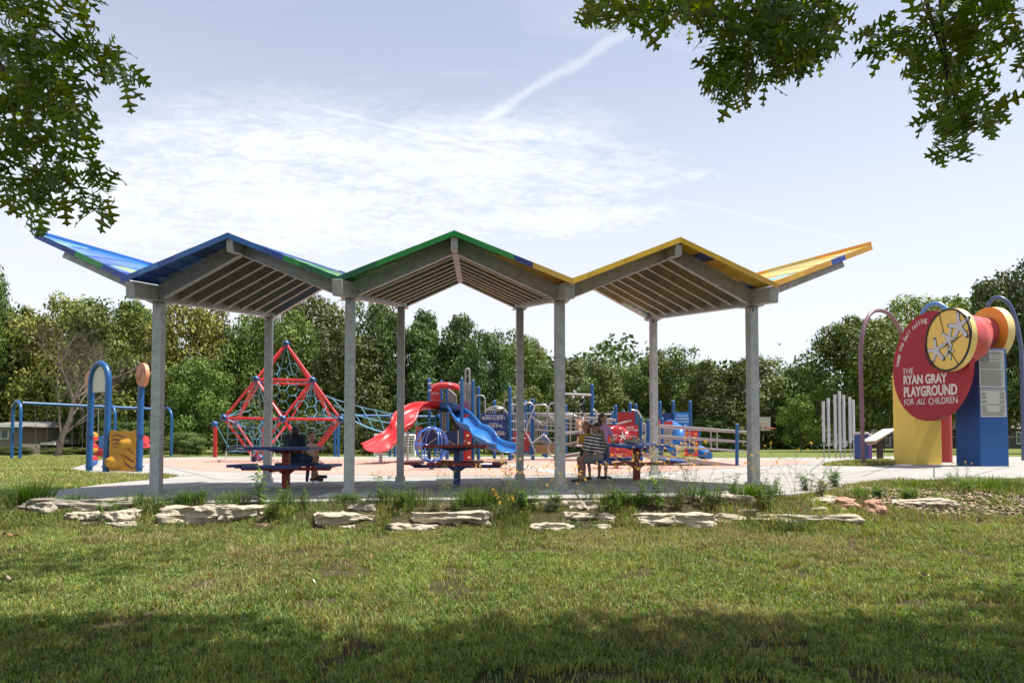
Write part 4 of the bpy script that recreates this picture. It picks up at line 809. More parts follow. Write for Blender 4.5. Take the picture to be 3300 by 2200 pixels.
# ------------------------------------------------------------------ rope bridge
rb_ = thing('rope_bridge', 'sagging light blue rope bridge from the red pyramid to the play tower', 'rope bridge', at(1200, 1390, 32))
def catn(p, q, sag, n=16): return [p + (q - p) * (k / n) + V3(0, 0, -sag * 4 * (k / n) * (1 - k / n)) for k in range(n + 1)]
lines = []
for dy, D0, D1 in ((0, 31.2, 33.8), (1, 32.4, 35.2)):
    top = catn(at(1046 + dy * 4, 1274 + dy * 3, D0), at(1400, 1346, D1), 0.22); bot = catn(at(1108, 1336, D0), at(1400, 1372, D1), 0.62); mid = catn(at(1075, 1305, D0), at(1400, 1358, D1), 0.42); lines.append((top, mid, bot))
m = MB()
for top, mid, bot in lines:
    for l, r in ((top, 0.02), (mid, 0.017), (bot, 0.035)): m.tube(l, r, 6)
    for k in range(1, 16, 2): m.tube([top[k], mid[k] + V3(0.06, 0, 0), bot[k]], 0.016, 5)
for k in range(1, 16): m.tube([lines[0][2][k], lines[1][2][k]], 0.03, 5)
m.build('bridge_net', CYAN, rb_)

# ------------------------------------------------------------------ soccer goal
def goal():
    D = 45.5; a = at(1208, 1400, D); b = at(1337, 1402, D); gA = V3(a.x, a.y, zg(a.x)); gB = V3(b.x, b.y, zg(b.x)); k = V3(-0.5, 2.2, 0); rt = thing('soccer_goal', 'white football goal with a net standing behind the red slide', 'goal', gA)
    m = MB(); m.tube([gA, a, b, gB], 0.07, 8); m.tube([a, gA + k], 0.04, 6); m.tube([b, gB + k], 0.04, 6); m.tube([gA, gA + k, gB + k, gB], 0.04, 6); m.build('goal_frame', WHITE, rt)
    m = MB()
    for i in range(17): t = i / 16; p = a + (b - a) * t; g = gA + (gB - gA) * t + k; m.tube([p, p * 0.5 + g * 0.5 - V3(0, 0, 0.12), g], 0.014, 4, caps=False)
    for j in range(9):
        t = j / 8; m.tube([(a + (b - a) * i / 8) * (1 - t) + (gA + (gB - gA) * i / 8 + k) * t for i in range(9)], 0.014, 4, caps=False)
        m.tube([b * (1 - t) + gB * t, b * (1 - t) + (gB + k) * t], 0.014, 4, caps=False)
    m.build('net', WHITE, rt)
goal()
# ------------------------------------------------------------------ play tower with slides
PT = thing('play_tower', 'blue and red play tower with a wavy red slide and a wavy blue slide', 'play tower', gat(1430, 1485))
for a in ((1383, 1217, 1483), (1422, 1224, 1481), (1441, 1236, 1480), (1488, 1216, 1486), (1524, 1223, 1484)): post(*a, PT)
def slide(keys, w, mat, name, parent, lip=0.28):
    """keys: centre line (point, bank) ; open trough with rolled lips, thick"""
    P = [Vector(k[0]) for k in keys]; W = [k[1] for k in keys]; n = len(P); pts = []; ws = []
    for i in range(n - 1):                                  # Catmull-Rom
        p0 = P[max(i - 1, 0)]; p1 = P[i]; p2 = P[i + 1]; p3 = P[min(i + 2, n - 1)]
        for s in range(8):
            t = s / 8; pts.append(0.5 * ((2 * p1) + (p2 - p0) * t + (2 * p0 - 5 * p1 + 4 * p2 - p3) * t * t + (3 * p1 - p0 - 3 * p2 + p3) * t ** 3)); ws.append(W[i] * (1 - t) + W[i + 1] * t)
    pts.append(P[-1]); ws.append(W[-1]); prof = []
    for k in range(13): a = math.pi * k / 12; prof.append((-math.cos(a), -math.sin(a) ** 0.7 * 0.62 + 0.0))
    prof = [(-1.14, -0.05), (-1.07, 0.04)] + prof + [(1.07, 0.04), (1.14, -0.05)]; V = []; m = len(prof)
    for i, p in enumerate(pts):
        t = (pts[min(i + 1, len(pts) - 1)] - pts[max(i - 1, 0)]).normalized(); x = t.cross(V3(0, 0, 1)).normalized(); z = x.cross(t).normalized()
        for a, b in prof: V.append(p + x * a * ws[i] / 2 + z * b * lip * 1.6 + z * lip)
    F = [(i * m + k, i * m + k + 1, (i + 1) * m + k + 1, (i + 1) * m + k) for i in range(len(pts) - 1) for k in range(m - 1)]
    mb = MB(); mb.add(V, F, 0, True); o = mb.build(name, mat, parent); s = o.modifiers.new('solid', 'SOLIDIFY'); s.thickness = 0.035; s.offset = 0; return o
q = lambda px, py, D: at(px, py, D)
slide([(q(1416, 1318, 33.2), 0.62), (q(1378, 1319, 32.8), 0.62), (q(1345, 1326, 32.1), 0.72), (q(1316, 1350, 31.4), 1.08), (q(1298, 1386, 30.8), 1.02), (q(1264, 1422, 30.3), 1.08), (q(1240, 1443, 29.6), 1.15), (q(1222, 1454, 28.8), 1.18), (q(1216, 1457, 28.3), 1.2)], 1, PLR, 'red_slide', PT, 0.36)
slide([(q(1424, 1320, 33.2), 0.62), (q(1452, 1328, 32.8), 0.62), (q(1482, 1352, 32.1), 0.98), (q(1508, 1384, 31.4), 1.05), (q(1540, 1400, 30.9), 1.08), (q(1562, 1430, 30.4), 1.12), (q(1598, 1450, 29.9), 1.08), (q(1626, 1457, 29.3), 1.1), (q(1640, 1458, 28.8), 1.12)], 1, PLB, 'blue_slide', PT, 0.36)
g = gat(1227, 1493); TB('slide_support', [g, at(1227, 1462, g.y)], 0.07, SIL, PT, 10); g = gat(1618, 1491); TB('slide_support', [g, at(1618, 1462, g.y)], 0.07, SIL, PT, 10); g = gat(1314, 1489); TB('slide_support', [g, at(1314, 1390, g.y)], 0.055, SIL, PT, 10)
MB().prism([q(1484, 1297, 32.6), q(1510, 1297, 32.8), q(1514, 1318, 32.8), q(1470, 1318, 32.6)], (0, -1, 0), 0.3).build('slide_hood', pbr('purple_plastic', (0.20, 0.05, 0.17), 0.45), PT, bevel=0.05)
# red curved roof
def wavy_roof():
    V = []; F = []; n = 24
    for i in range(n + 1):
        t = i / n; px = 1389 + 92 * t; up = 1228 + 8 * (2 * t - 1) ** 2 + (3 if 0.05 < t < 0.95 else 6); lo = 1262 - 9 * math.cos((2 * t - 1) * math.pi) - 2; lo = 1252 + 10 * (2 * t - 1) ** 2
        V += [q(px, up, 33.0), q(px, up * 0.55 + lo * 0.45, 31.9 + 0.8 * (2 * t - 1) ** 2), q(px, lo, 32.6), q(px, lo - 2, 34.0)]
    for i in range(n):
        for k in range(4): F.append((i * 4 + k, i * 4 + (k + 1) % 4, (i + 1) * 4 + (k + 1) % 4, (i + 1) * 4 + k))
    F += [(3, 2, 1, 0), (n * 4, n * 4 + 1, n * 4 + 2, n * 4 + 3)]
    m = MB(); m.add(V, F, 0, True); m.build('wavy_roof', PLR, PT)
wavy_roof()
for px, py in ((1386, 1236), (1386, 1259), (1484, 1234), (1484, 1258)): TB('roof_clamp', [q(px - 5, py, 32.6), q(px + 5, py, 32.6)], 0.06, SIL, PT, 8)
def panel(name, x0, x1, y0, y1, D, mat, parent, D1=None, bev=0.015, th=0.05):
    D1 = D1 or D; return MB().prism([q(x0, y0, D), q(x1, y0, D1), q(x1, y1, D1), q(x0, y1, D)], (0, -1, 0), th).build(name, mat, parent, bevel=bev)
pr = panel('red_text_panel', 1388, 1419, 1256, 1300, 34.2, PLR, PT)
text_mesh('panel_text', 'ONE', q(1403, 1268, 34.15), (1, 0, 0), (0, 0, 1), 0.17, WHITE, pr, bold=0.01)
text_mesh('panel_text', 'IN RACING', q(1403, 1291, 34.15), (1, 0, 0), (0, 0, 1), 0.09, WHITE, pr)
panel('deck', 1388, 1484, 1321, 1327, 32.4, BLACK, PT); m = MB(); m.add([q(1384, 1324, 32.2), q(1488, 1324, 32.2), q(1524, 1324, 35), q(1422, 1324, 35)], [(0, 1, 2, 3)]); m.build('deck_floor', BLACK, PT)
panel('lower_blue_panel', 1362, 1478, 1387, 1440, 33.6, DBLUE, PT, th=0.06)
for x0, y0, x1, y1 in ((1365, 1440, 1440, 1388), (1476, 1440, 1400, 1388), (1410, 1388, 1440, 1388), (1410, 1432, 1478, 1438), (1476, 1386, 1476, 1442)): TB('brace_tube', [q(x0, y0, 33.3), q(x1, y1, 33.3)], 0.035, SIL, PT, 8)
panel('side_panel', 1340, 1362, 1375, 1447, 34.0, PLR, PT, 33.2); MB().prism([q(1349, 1446, 33.3), q(1361, 1446, 33.1), q(1357, 1380, 33.2)], (0, -1, 0), 0.12).build('side_fin', SIL, PT)
cw = panel('climbing_wall', 1491, 1519, 1334, 1485, 32.3, PLR, PT)
for px, py in ((1506, 1404), (1499, 1420), (1510, 1428), (1511, 1474), (1502, 1450)): MB().ball(q(px, py, 32.2), (0.075, 0.06, 0.06), 10).build('hand_hold', pbr('tan_hold', (0.5, 0.36, 0.22), 0.8), cw)
panel('wall_edge', 1485, 1491, 1330, 1485, 32.4, SIL, PT)
# black climbing steps panel
MB().prism([q(1445, 1330, 33), q(1482, 1362, 32.5), q(1482, 1386, 32.5), q(1465, 1386, 32.6)], (0, -1, 0), 0.05).build('step_panel', BLACK, PT)
def rails(parent, xs, ytop, ybot, D, nm='baluster', r=0.03, ytop2=None, D2=None):
    m = MB(); n = len(xs)
    for i, x in enumerate(xs): yt = ytop if ytop2 is None else ytop + (ytop2 - ytop) * i / (n - 1); d = D if D2 is None else D + (D2 - D) * i / (n - 1); m.tube([q(x, yt, d), q(x, ybot, d)], r, 6)
    m.tube([q(xs[0], ytop, D), q(xs[-1], ytop if ytop2 is None else ytop2, D if D2 is None else D2)], r * 1.15, 6); m.tube([q(xs[0], ybot, D), q(xs[-1], ybot, D if D2 is None else D2)], r * 1.15, 6); m.build(nm, SIL, parent)
rails(PT, [1446, 1450, 1454, 1458, 1462, 1466, 1470], 1254, 1345, 34.5, ytop2=1275); rails(PT, [1496, 1501, 1506, 1511, 1516, 1520], 1235, 1320, 33.0)
rails(PT, [1426, 1431, 1436], 1330, 1388, 34)
TB('arch_rail', [q(1500, 1300, 33), q(1500, 1200, 33)] + [q(1506.5 - 6.5 * math.cos(math.pi * k / 8), 1196 - 9 * math.sin(math.pi * k / 8), 33) for k in range(9)] + [q(1513, 1200, 33), q(1513, 1260, 33)], 0.04, SIL, PT)
# ------------------------------------------------------------------ ramp structure with panels
RS = thing('ramp_play_structure', 'long wheelchair ramp play structure with blue posts, grey rails and red and blue panels', 'play structure', gat(1760, 1482))
for a in ((1542, 1244, 1483), (1593, 1288, 1478), (1643, 1243, 1484), (1652, 1303, 1478), (1693, 1288, 1465), (1709, 1305, 1470), (1717, 1283, 1482), (1760, 1367, 1474), (1752, 1384, 1470), (1823, 1303, 1470), (1908, 1236, 1480), (1973, 1324, 1470), (1984, 1304, 1468), (1979, 1350, 1478), (2010, 1321, 1474), (2031, 1295, 1472), (2049, 1300, 1470), (1951, 1345, 1474), (2065, 1343, 1491), (2088, 1349, 1478), (2127, 1292, 1470), (2134, 1345, 1485), (2170, 1289, 1472), (2224, 1290, 1470), (2252, 1375, 1471), (2375, 1364, 1501)): post(*a, RS)
cp = panel('chinese_panel', 1550, 1635, 1331, 1422, 32.3, DBLUE, RS)
for py, txt, sz in ((1339, 'WHAT IS YOUR NAME?', 0.085), (1364, 'MY NAME IS...', 0.075), (1390, 'WILL YOU PLAY WITH ME?', 0.075)): text_mesh('panel_text', txt, q(1593, py, 32.25), (1, 0, 0), (0, 0, 1), sz, WHITE, cp, bold=0.012)
for py, txt in ((1348, '你叫什么名字？'), (1373, '我的名字叫...'), (1398, '你能和我玩吗?')): text_mesh('panel_text', txt, q(1593, py, 32.25), (1, 0, 0), (0, 0, 1), 0.17, WHITE, cp, bold=0.01)
ap = panel('arabic_panel', 1950, 2056, 1369, 1472, 25.2, pbr('red_sign', (0.42, 0.015, 0.025), 0.45), RS)
def AT(txt, px, py, s, **k): text_mesh('panel_text', txt, q(px, py, 25.15), (1, 0, 0), (0, 0, 1), s, WHITE, ap, **k)
AT('ARABIC', 2031, 1377, 0.085, bold=0.015)
AT(''.join(chr(c) for c in (0xFE94, 0xFEF4, 0xFE91, 0xFEAE, 0xFECC, 0xFEDF, 0xFE8D, 0x20, 0xFE94, 0xFED0, 0xFEE0, 0xFEDF, 0xFE8D)), 2030, 1385, 0.13)
AT('PLAY', 1976, 1403, 0.12, bold=0.02); AT(''.join(chr(c) for c in (0xFE90, 0xFECC, 0xFEDF)), 1977, 1411, 0.14)
AT('JUMP', 2040, 1407, 0.085, bold=0.015); AT(''.join(chr(c) for c in (0xFEB0, 0xFED4, 0xFED7)), 2023, 1404, 0.16)
AT('LEARN', 1995, 1426, 0.06, bold=0.01); AT(''.join(chr(c) for c in (0xFEE6, 0xFEE3)), 1994, 1433, 0.13); AT('THINK TANK', 2030, 1424, 0.06, bold=0.01); AT(''.join(chr(c) for c in (0xFE8E, 0xFE92, 0xFEA3, 0xFEAE, 0xFEE3)), 1995, 1461, 0.15)
def splat(c, xd, yd, s, k, nm, mat, parent, arms=5, rot=0.0, th=0.01):
    rs = random.Random(k); pts = []; xd = Vector(xd).normalized(); yd = Vector(yd).normalized(); n = xd.cross(yd)
    for i in range(arms):
        a0 = rot + 2 * math.pi * i / arms; L = s * rs.uniform(0.85, 1.15)
        for da, rr in ((-0.42, 0.34), (-0.20, 0.66), (-0.14, 0.92), (0.0, 1.04), (0.14, 0.92), (0.20, 0.66), (0.42, 0.34)): pts.append(Vector(c) + (xd * math.cos(a0 + da) + yd * math.sin(a0 + da)) * L * rr)
    return MB().prism(pts, n, th).build(nm, mat, parent)
splat(q(2007, 1406, 25.12), (1, 0, 0), (0, 0, 1), 0.17, 3, 'figure_mark', WHITE, ap, 5, 0.4)
gp = panel('light_blue_panel', 2177, 2219, 1328, 1385, 33, pbr('sky_blue_sign', (0.015, 0.18, 0.52), 0.45), RS)
for py, txt in ((1340, 'RYAN GRAY'), (1349, 'PLAYGROUND'), (1358, 'FOR ALL CHILDREN')): text_mesh('panel_text', txt, q(2198, py, 32.95), (1, 0, 0), (0, 0, 1), 0.10 if py < 1350 else 0.075, WHITE, gp, bold=0.02)
for x in (2187, 2208): splat(q(x, 1376, 32.93), (1, 0, 0), (0, 0, 1), 0.13, x, 'figure_mark', WHITE, gp, 5, 0.3)
rp = panel('red_portal_panel', 2205, 2249, 1388, 1470, 30, PLR, RS)
MB().prism([q(2227 + 11.5 * math.cos(R(12 * k)), 1434 + 24 * math.sin(R(12 * k)), 29.93) for k in range(30)], (0, -1, 0), 0.03).build('oval_shade_plate', pbr('dark_blue_shade', (0.01, 0.03, 0.12), 0.5), rp)  # flat plate over the hole, the shade inside it put into the colour
MB().tube([q(2227 + 11.5 * math.cos(R(12 * k)), 1434 + 24 * math.sin(R(12 * k)), 29.9) for k in range(31)], 0.045, 6).build('oval_rim', BLUE, rp)
# blue tube slide
m = MB(); m.tube([q(2158, 1368, 33), q(2166, 1374, 32.5), q(2182, 1388, 31.5), q(2190, 1400, 31), q(2186, 1420, 31), q(2174, 1442, 31), q(2160, 1456, 31)], [0.26, 0.29, 0.31, 0.31, 0.31, 0.31, 0.31], 20); m.build('tube_slide', PLB, RS)
panel('tube_entry_panel', 2136, 2170, 1331, 1372, 33.3, DBLUE, RS)
m = MB(); m.tube([q(2255, 1455, 31), q(2275, 1465, 30.5), q(2284, 1468, 30)], [0.3, 0.22, 0.18], 12); m.build('slide_end', PLB, RS)
m = MB(); pts = [q(2122 + 46 * t, 1358 - 6 * math.sin(t * 9) * (1 - t) - 2, 31) for t in [k / 10 for k in range(11)]] + [q(2168, 1372, 31), q(2122, 1372, 31)]; m.prism(pts, (0, -1, 0), 0.06); m.build('red_wave_panel', PLR, RS)
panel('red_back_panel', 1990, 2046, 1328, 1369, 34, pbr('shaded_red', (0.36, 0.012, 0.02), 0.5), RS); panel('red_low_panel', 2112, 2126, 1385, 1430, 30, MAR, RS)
for x0, x1 in ((1655, 1670), (1690, 1706)): panel('red_low_panel', x0, x1, 1390, 1455, 33, PLR, RS)
panel('wooden_box', 1725, 1790, 1432, 1462, 36, pbr('tan_wood', (0.28, 0.16, 0.08), 0.8), RS)
rails(RS, [2140, 2144, 2149, 2154, 2159, 2164], 1375, 1432, 30.5); rails(RS, [2072, 2076, 2080], 1365, 1405, 31)
# right-hand ramp
def railing(p0, p1, D0, D1, drops, posts, r=0.032, nm='ramp_railing'):
    m = MB()
    for dy0, dy1 in drops: m.tube([q(p0[0], p0[1] + dy0, D0), q(p1[0], p1[1] + dy1, D1)], r, 7)
    for i, t in enumerate(posts): x = p0[0] + (p1[0] - p0[0]) * t; D_ = 1 / ((1 - t) / D0 + t / D1); y = p0[1] + (p1[1] - p0[1]) * t; a = drops[0][0] + (drops[0][1] - drops[0][0]) * t; b = drops[-1][0] + (drops[-1][1] - drops[-1][0]) * t; m.tube([q(x, y + a, D_), q(x, y + b, D_)], r * 0.9, 7)
    m.build(nm, SIL, RS)
railing((2124, 1369), (2412, 1391), 22.6, 21.6, [(0, 0), (3.5, 4), (34, 32), (63, 64)], [0.01, 0.29, 0.58, 1.0], 0.026)
railing((2120, 1376), (2375, 1393), 24.4, 23.2, [(0, 0), (30, 28), (34, 31), (62, 60)], [0.15, 0.4, 0.75, 1.0], 0.024)
def deck(a, b, Da, Db, wid, th, nm='ramp_deck', mat=None):
    p0 = q(*a, Da); p1 = q(*b, Db); m = MB(); o = V3(0, wid, 0); dn = V3(0, 0, -th); m.add([p0, p1, p1 + o, p0 + o, p0 + dn, p1 + dn, p1 + o + dn, p0 + o + dn], [(0, 1, 2, 3), (7, 6, 5, 4), (0, 4, 5, 1), (1, 5, 6, 2), (2, 6, 7, 3), (3, 7, 4, 0)]); return m.build(nm, mat or SIL, RS, bevel=0.01)
DK = pbr('brown_grey_deck', (0.22, 0.18, 0.17), 0.6)
deck((2100, 1462), (2400, 1499), 22.6, 21.4, 1.5, 0.13, mat=SIL)
deck((1700, 1413), (1920, 1436), 32.5, 31.5, 1.4, 0.14, mat=DK); deck((1790, 1470), (1950, 1446), 29.5, 29.5, 1.4, 0.14, mat=DK); deck((1560, 1440), (1700, 1416), 33.5, 33, 1.5, 0.12, mat=DK); deck((1920, 1438), (2120, 1462), 30.5, 24.5, 1.4, 0.12, mat=DK)
railing((1722, 1330), (1985, 1352), 32.4, 31.4, [(0, 0), (4, 4), (27, 22), (54, 46)], [0.0, 0.15, 0.3, 0.45, 0.6, 0.75, 0.9], 0.034)
railing((1722, 1336), (1990, 1366), 34.0, 33.0, [(0, 0), (30, 24), (48, 40)], [0.05, 0.2, 0.35, 0.5, 0.65, 0.8], 0.030)
railing((1790, 1400), (1950, 1376), 29.4, 29.4, [(0, 0), (5, 5), (34, 34)], [0.1, 0.3, 0.5, 0.7, 0.9], 0.028)
railing((1695, 1331), (1822, 1331), 33.2, 33.2, [(0, 0), (30, 30), (80, 80)], [0.04 + 0.06 * k for k in range(9)], 0.022)
railing((1822, 1330), (1972, 1334), 33.5, 33.5, [(0, 0), (14, 14), (60, 60)], [0.1, 0.25, 0.4, 0.55, 0.7, 0.85], 0.024)
rails(RS, [1575, 1581, 1587, 1592], 1319, 1334, 33); rails(RS, [1655, 1661, 1667, 1673, 1679, 1685, 1690], 1333, 1412, 33.5)
# steps and cross tubes between left posts
for py in (1303, 1357, 1384, 1412, 1464): TB('step_rung', [q(1643, py, 32), q(1694, py, 33)], 0.034, SIL, RS)
for py in (1425, 1445, 1470): panel('step', 1645, 1672, py, py + 4, 32.6, DK, RS)
def archrail(x0, x1, y0, y1, D, r=0.035): TB('arch_rail', [q(x0, y0, D)] + [q((x0 + x1) / 2 - (x1 - x0) / 2 * math.cos(math.pi * k / 8), y1 + (x1 - x0) * 0.4 - (x1 - x0) * 0.4 * math.sin(math.pi * k / 8), D) for k in range(9)] + [q(x1, y0, D)], r, SIL, RS)
archrail(1531, 1563, 1340, 1273, 33); archrail(1624, 1652, 1335, 1288, 33.5); archrail(1650, 1672, 1340, 1278, 33); archrail(1560, 1636, 1336, 1310, 34, 0.05)
MB().ball(q(1606, 1318, 33.8), (0.18, 0.12, 0.1), 10).build('rail_knob', SIL, RS)
# hexagonal bent-tube climber
def poly(pts, D, r=0.04): TB('bent_tube_climber', [q(x, y, D) for x, y in pts], r, SIL, RS, 8)
poly([(1690, 1298), (1710, 1298), (1723, 1309), (1710, 1341), (1751, 1369), (1774, 1347), (1764, 1325), (1768, 1312), (1775, 1299), (1788, 1298)], 31.6)
poly([(1723, 1309), (1730, 1304), (1757, 1304), (1768, 1315), (1764, 1330), (1786, 1356)], 31.2); poly([(1710, 1341), (1698, 1372), (1694, 1397), (1700, 1402), (1714, 1430), (1726, 1460), (1714, 1468), (1690, 1465)], 31.4)
poly([(1714, 1429), (1753, 1399), (1776, 1425), (1767, 1437), (1766, 1452), (1775, 1467), (1795, 1468)], 31.3)
# tall post with overhead bar and hanging ropes
TB('overhead_bar', [q(1800, 1268, 31.5), q(1860, 1271, 31.5), q(1905, 1273, 31.5)], 0.055, SIL, RS)
for px, yb in ((1848, 1470), (1879, 1352)):
    TB('hanging_rope', [q(px, 1278, 31.5), q(px - 1, yb - 8, 31.5)], 0.022, BLACK, RS, 6); MB().tube([q(px, 1274, 31.5), q(px, 1283, 31.5)], 0.05, 8).build('rope_cap', WHITE, RS); MB().tube([q(px - 1, yb - 8, 31.5), q(px - 1, yb, 31.5)], 0.05, 8).build('rope_cap', WHITE, RS)
poly([(1911, 1320), (1918, 1322), (1922, 1330), (1923, 1345)], 31.5); poly([(1822, 1334), (1845, 1334), (1858, 1342), (1872, 1346), (1885, 1337), (1900, 1334), (1970, 1334)], 32.2); poly([(2035, 1320), (2055, 1324), (2066, 1342)], 31.5); poly([(1990, 1366), (2018, 1358), (2035, 1354)], 31.5)
# ------------------------------------------------------------------ globe spinners
def globe(px, cyp, ybase, rpx, mat, label, D=None):
    g = gat(px, ybase) if D is None else at(px, ybase, D); g.z = zg(g.x); D = g.y; c = at(px, cyp, D); r = rpx / 2200 * D; rt = thing('globe_spinner', label, 'spinner', g)
    TB('stem', [g, c - V3(0, 0, r * 0.93)], 0.075, mat, rt, 14)
    tl = Matrix.Rotation(R(7), 3, 'Y')
    for k in range(4):
        a = R((28, 41, 118, 131)[k]); off = [c + tl @ V3(r * math.cos(t) * math.cos(a), r * math.cos(t) * math.sin(a), r * math.sin(t)) for t in [2 * math.pi * i / 40 for i in range(41)]]
        TB('hoop', off, 0.021, mat, rt, 8)
    for z, s in ((0.93, 0.5), (-0.93, 0.5), (0.0, 1.12)): rr = r * (0.42 if z else 1.10); TB('ring', [c + tl @ V3(rr * math.cos(t), rr * math.sin(t), r * z * 0.97 - (0.04 if not z else 0)) for t in [2 * math.pi * i / 40 for i in range(41)]], 0.023, mat, rt, 8)
    MB().disc(c - V3(0, 0, r * 0.92), (0.1, 0, 1), r * 0.42, 0.03, 28).build('foot_plate', mat, rt)
globe(1391, 1432, 1513, 56, pbr('glossy_blue_tube', (0.015, 0.11, 0.42), 0.22, coat=0.6), 'blue tubular globe spinner on a stem in front of the play tower')
globe(1985, 1436, 1520, 62, pbr('glossy_red_tube', (0.50, 0.015, 0.02), 0.22, coat=0.6), 'red tubular globe spinner in front of the red Arabic sign', D=20.6)
# ------------------------------------------------------------------ entrance sign
PHI = R(-85); UX = V3(math.cos(PHI), math.sin(PHI), 0); UN = V3(math.sin(PHI), -math.cos(PHI), 0); UZ = V3(0, 0, 1)   # disc plane: UX to the right in it, UN its outward normal
VX = -UN; VN = UX                                          # plane of the plaques
g = gat(3161, 1503)
SG = thing('entrance_sign', 'playground entrance sign with red disc, yellow ball disc and yellow and blue boxes', 'sign', g)
BOXB = pbr('blue_sign_paint', (0.004, 0.070, 0.25), 0.6, var=0.05); BOXY = pbr('yellow_sign_paint', (0.80, 0.58, 0.11), 0.6, var=0.05)
stain(BOXY, (0.40, 0.27, 0.08), 2.5, 0.55, 0.8, 0.35); DISR = pbr('red_sign_paint', (0.31, 0.012, 0.022), 0.6, var=0.05)
def obox(corner, w, d, z0, z1):                            # corner = front corner; w along VX, d back along -VN
    c = Vector(corner); o = []
    for z in (z0, z1): o += [V3(*c.xy, z), V3(*(c + VX * w).xy, z), V3(*(c + VX * w - VN * d).xy, z), V3(*(c - VN * d).xy, z)]
    m = MB(); m.add(o, [(3, 2, 1, 0), (4, 5, 6, 7), (0, 1, 5, 4), (1, 2, 6, 5), (2, 3, 7, 6), (3, 0, 4, 7)]); return m
def onpl(px, py, base, nrm, off=0.0):                      # point of the upright plane through base with normal nrm
    r_ = ray(px, py); o = V3(0, 0, CAMZ); b = Vector(base) + nrm * off; t = (b - o).dot(nrm) / r_.dot(nrm); return o + r_ * t
def onface(px, py, base, off=0.0): return onpl(px, py, base, UN, off)
gb = g; top = onpl(3152, 1122, gb, VN).z; wB = (onpl(3252, 1500, gb, VN) - gb).dot(VX); dB = (gb - onface(3082, 1497, gb)).dot(UX)
bb_ = obox(gb, wB, dB, gb.z, top).build('blue_box', BOXB, SG, bevel=0.01)
gy = gat(2952, 1497); wY = (onpl(3036, 1495, gy, VN) - gy).dot(VX); dY = (gy - onface(2881, 1494, gy)).dot(UX); obox(gy, wY, dY, gy.z, onpl(2952, 1190, gy, VN).z).build('yellow_box', BOXY, SG, bevel=0.01)
# plaques with lines of small print
PLQ = pbr('grey_engraved_plate', (0.40, 0.39, 0.37), 0.5, var=0.04); INK = pbr('dark_ink', (0.05, 0.05, 0.05), 0.7)
def plaque(x0, y0, x1, y1, x0b, x1b, y1b, photo, rows, seed):
    f = lambda px, py, o=0.012: onpl(px, py, gb, VN, o); m = MB(); m.prism([f(x0, y0), f(x1, y0 + 1), f(x1b, y1b), f(x0b, y1)], VN, 0.012); pl = m.build('plaque', PLQ, bb_)
    a = f(x0, y0, 0.022); b = f(x1, y0 + 1, 0.022); c = f(x0b, y1, 0.022); W = (b - a); Hh = (c - a); rs = random.Random(seed); m = MB()
    for i in range(rows):
        v = 0.045 + 0.92 * i / rows; u0 = 0.05 if not photo or v > 0.30 else 0.46; u1 = 0.95
        if not photo and 0.12 < v < 0.80:
            segs = [(0.05, rs.uniform(0.18, 0.28)), (rs.uniform(0.74, 0.80), 0.95)] if abs(v - 0.55) > 0.03 else [(0.2, 0.8)]
        else: segs = [(u0, rs.uniform(0.82, u1))]
        if rs.random() < 0.12: continue
        for s0, s1 in segs: p = a + W * s0 + Hh * v; q_ = a + W * s1 + Hh * v; h = Hh * (0.35 / rows); m.add([p, q_, q_ + h, p + h], [(0, 3, 2, 1)])
    m.build('small_print', INK, pl)
    if photo:
        m = MB(); p = a + W * 0.04 + Hh * 0.03; m.prism([p, p + W * 0.38, p + W * 0.38 + Hh * 0.27, p + Hh * 0.27], VN, 0.004); ph = m.build('portrait_photo', pbr('dark_grey_print', (0.03, 0.03, 0.03), 0.6, col2=(0.25, 0.25, 0.25), scale=14), pl)
plaque(3154, 1127, 3235, 1249, 3157, 3239, 1250, True, 34, 1); plaque(3158, 1252, 3240, 1343, 3161, 3244, 1343, False, 20, 2)
# discs
gd = gat(2952, 1497)                                       # plane just in front of the boxes
f = lambda px, py, o=0.12: onface(px, py, gd, o)
C0 = f(2999, 1180); Rd = (f(2999, 1004) - C0).length
rd = MB().disc(C0, UN, Rd, 0.16, 72).build('red_disc', DISR, SG)
CREAM = pbr('cream_letter', (0.66, 0.60, 0.55), 0.6)
def line(txt, px0, px1, py, hpx, bold, shear=0, cy=None):
    a = f(px0, py, 0.205); b = f(px1, cy if cy else py - 4, 0.205); H = (f(px0, py - hpx / 2, .205) - f(px0, py + hpx / 2, .205)).length; size = H / 0.70
    d = (b - a); o = text_mesh('sign_lettering', txt, (a + b) / 2, UX, UZ, size, CREAM, rd, bold=bold, thick=0.006, shear=shear); xs = [v.co.x * UX.x + v.co.y * UX.y for v in o.data.vertices]; w = max(xs) - min(xs); k = d.length / w
    mid = (a + b) / 2 - wloc(rd); S = Matrix.Identity(3); ux = UX
    for v in o.data.vertices: r_ = v.co - mid; c_ = r_.dot(ux); v.co = v.co + ux * c_ * (k - 1) + UZ * c_ * k * (d.z / d.length)
    return o
line('THE', 2909, 2944, 1199, 19, 0.0); line('RYAN GRAY', 2911, 3051, 1226, 27, 0.035, cy=1219); line('PLAYGROUND', 2913, 3085, 1265, 30, 0.035, cy=1255); line('FOR', 2914, 2945, 1298, 20, 0.0); line('ALL', 2954, 2983, 1296, 20, 0.0, shear=0.3); line('CHILDREN', 2993, 3086, 1294, 21, 0.0, cy=1288)
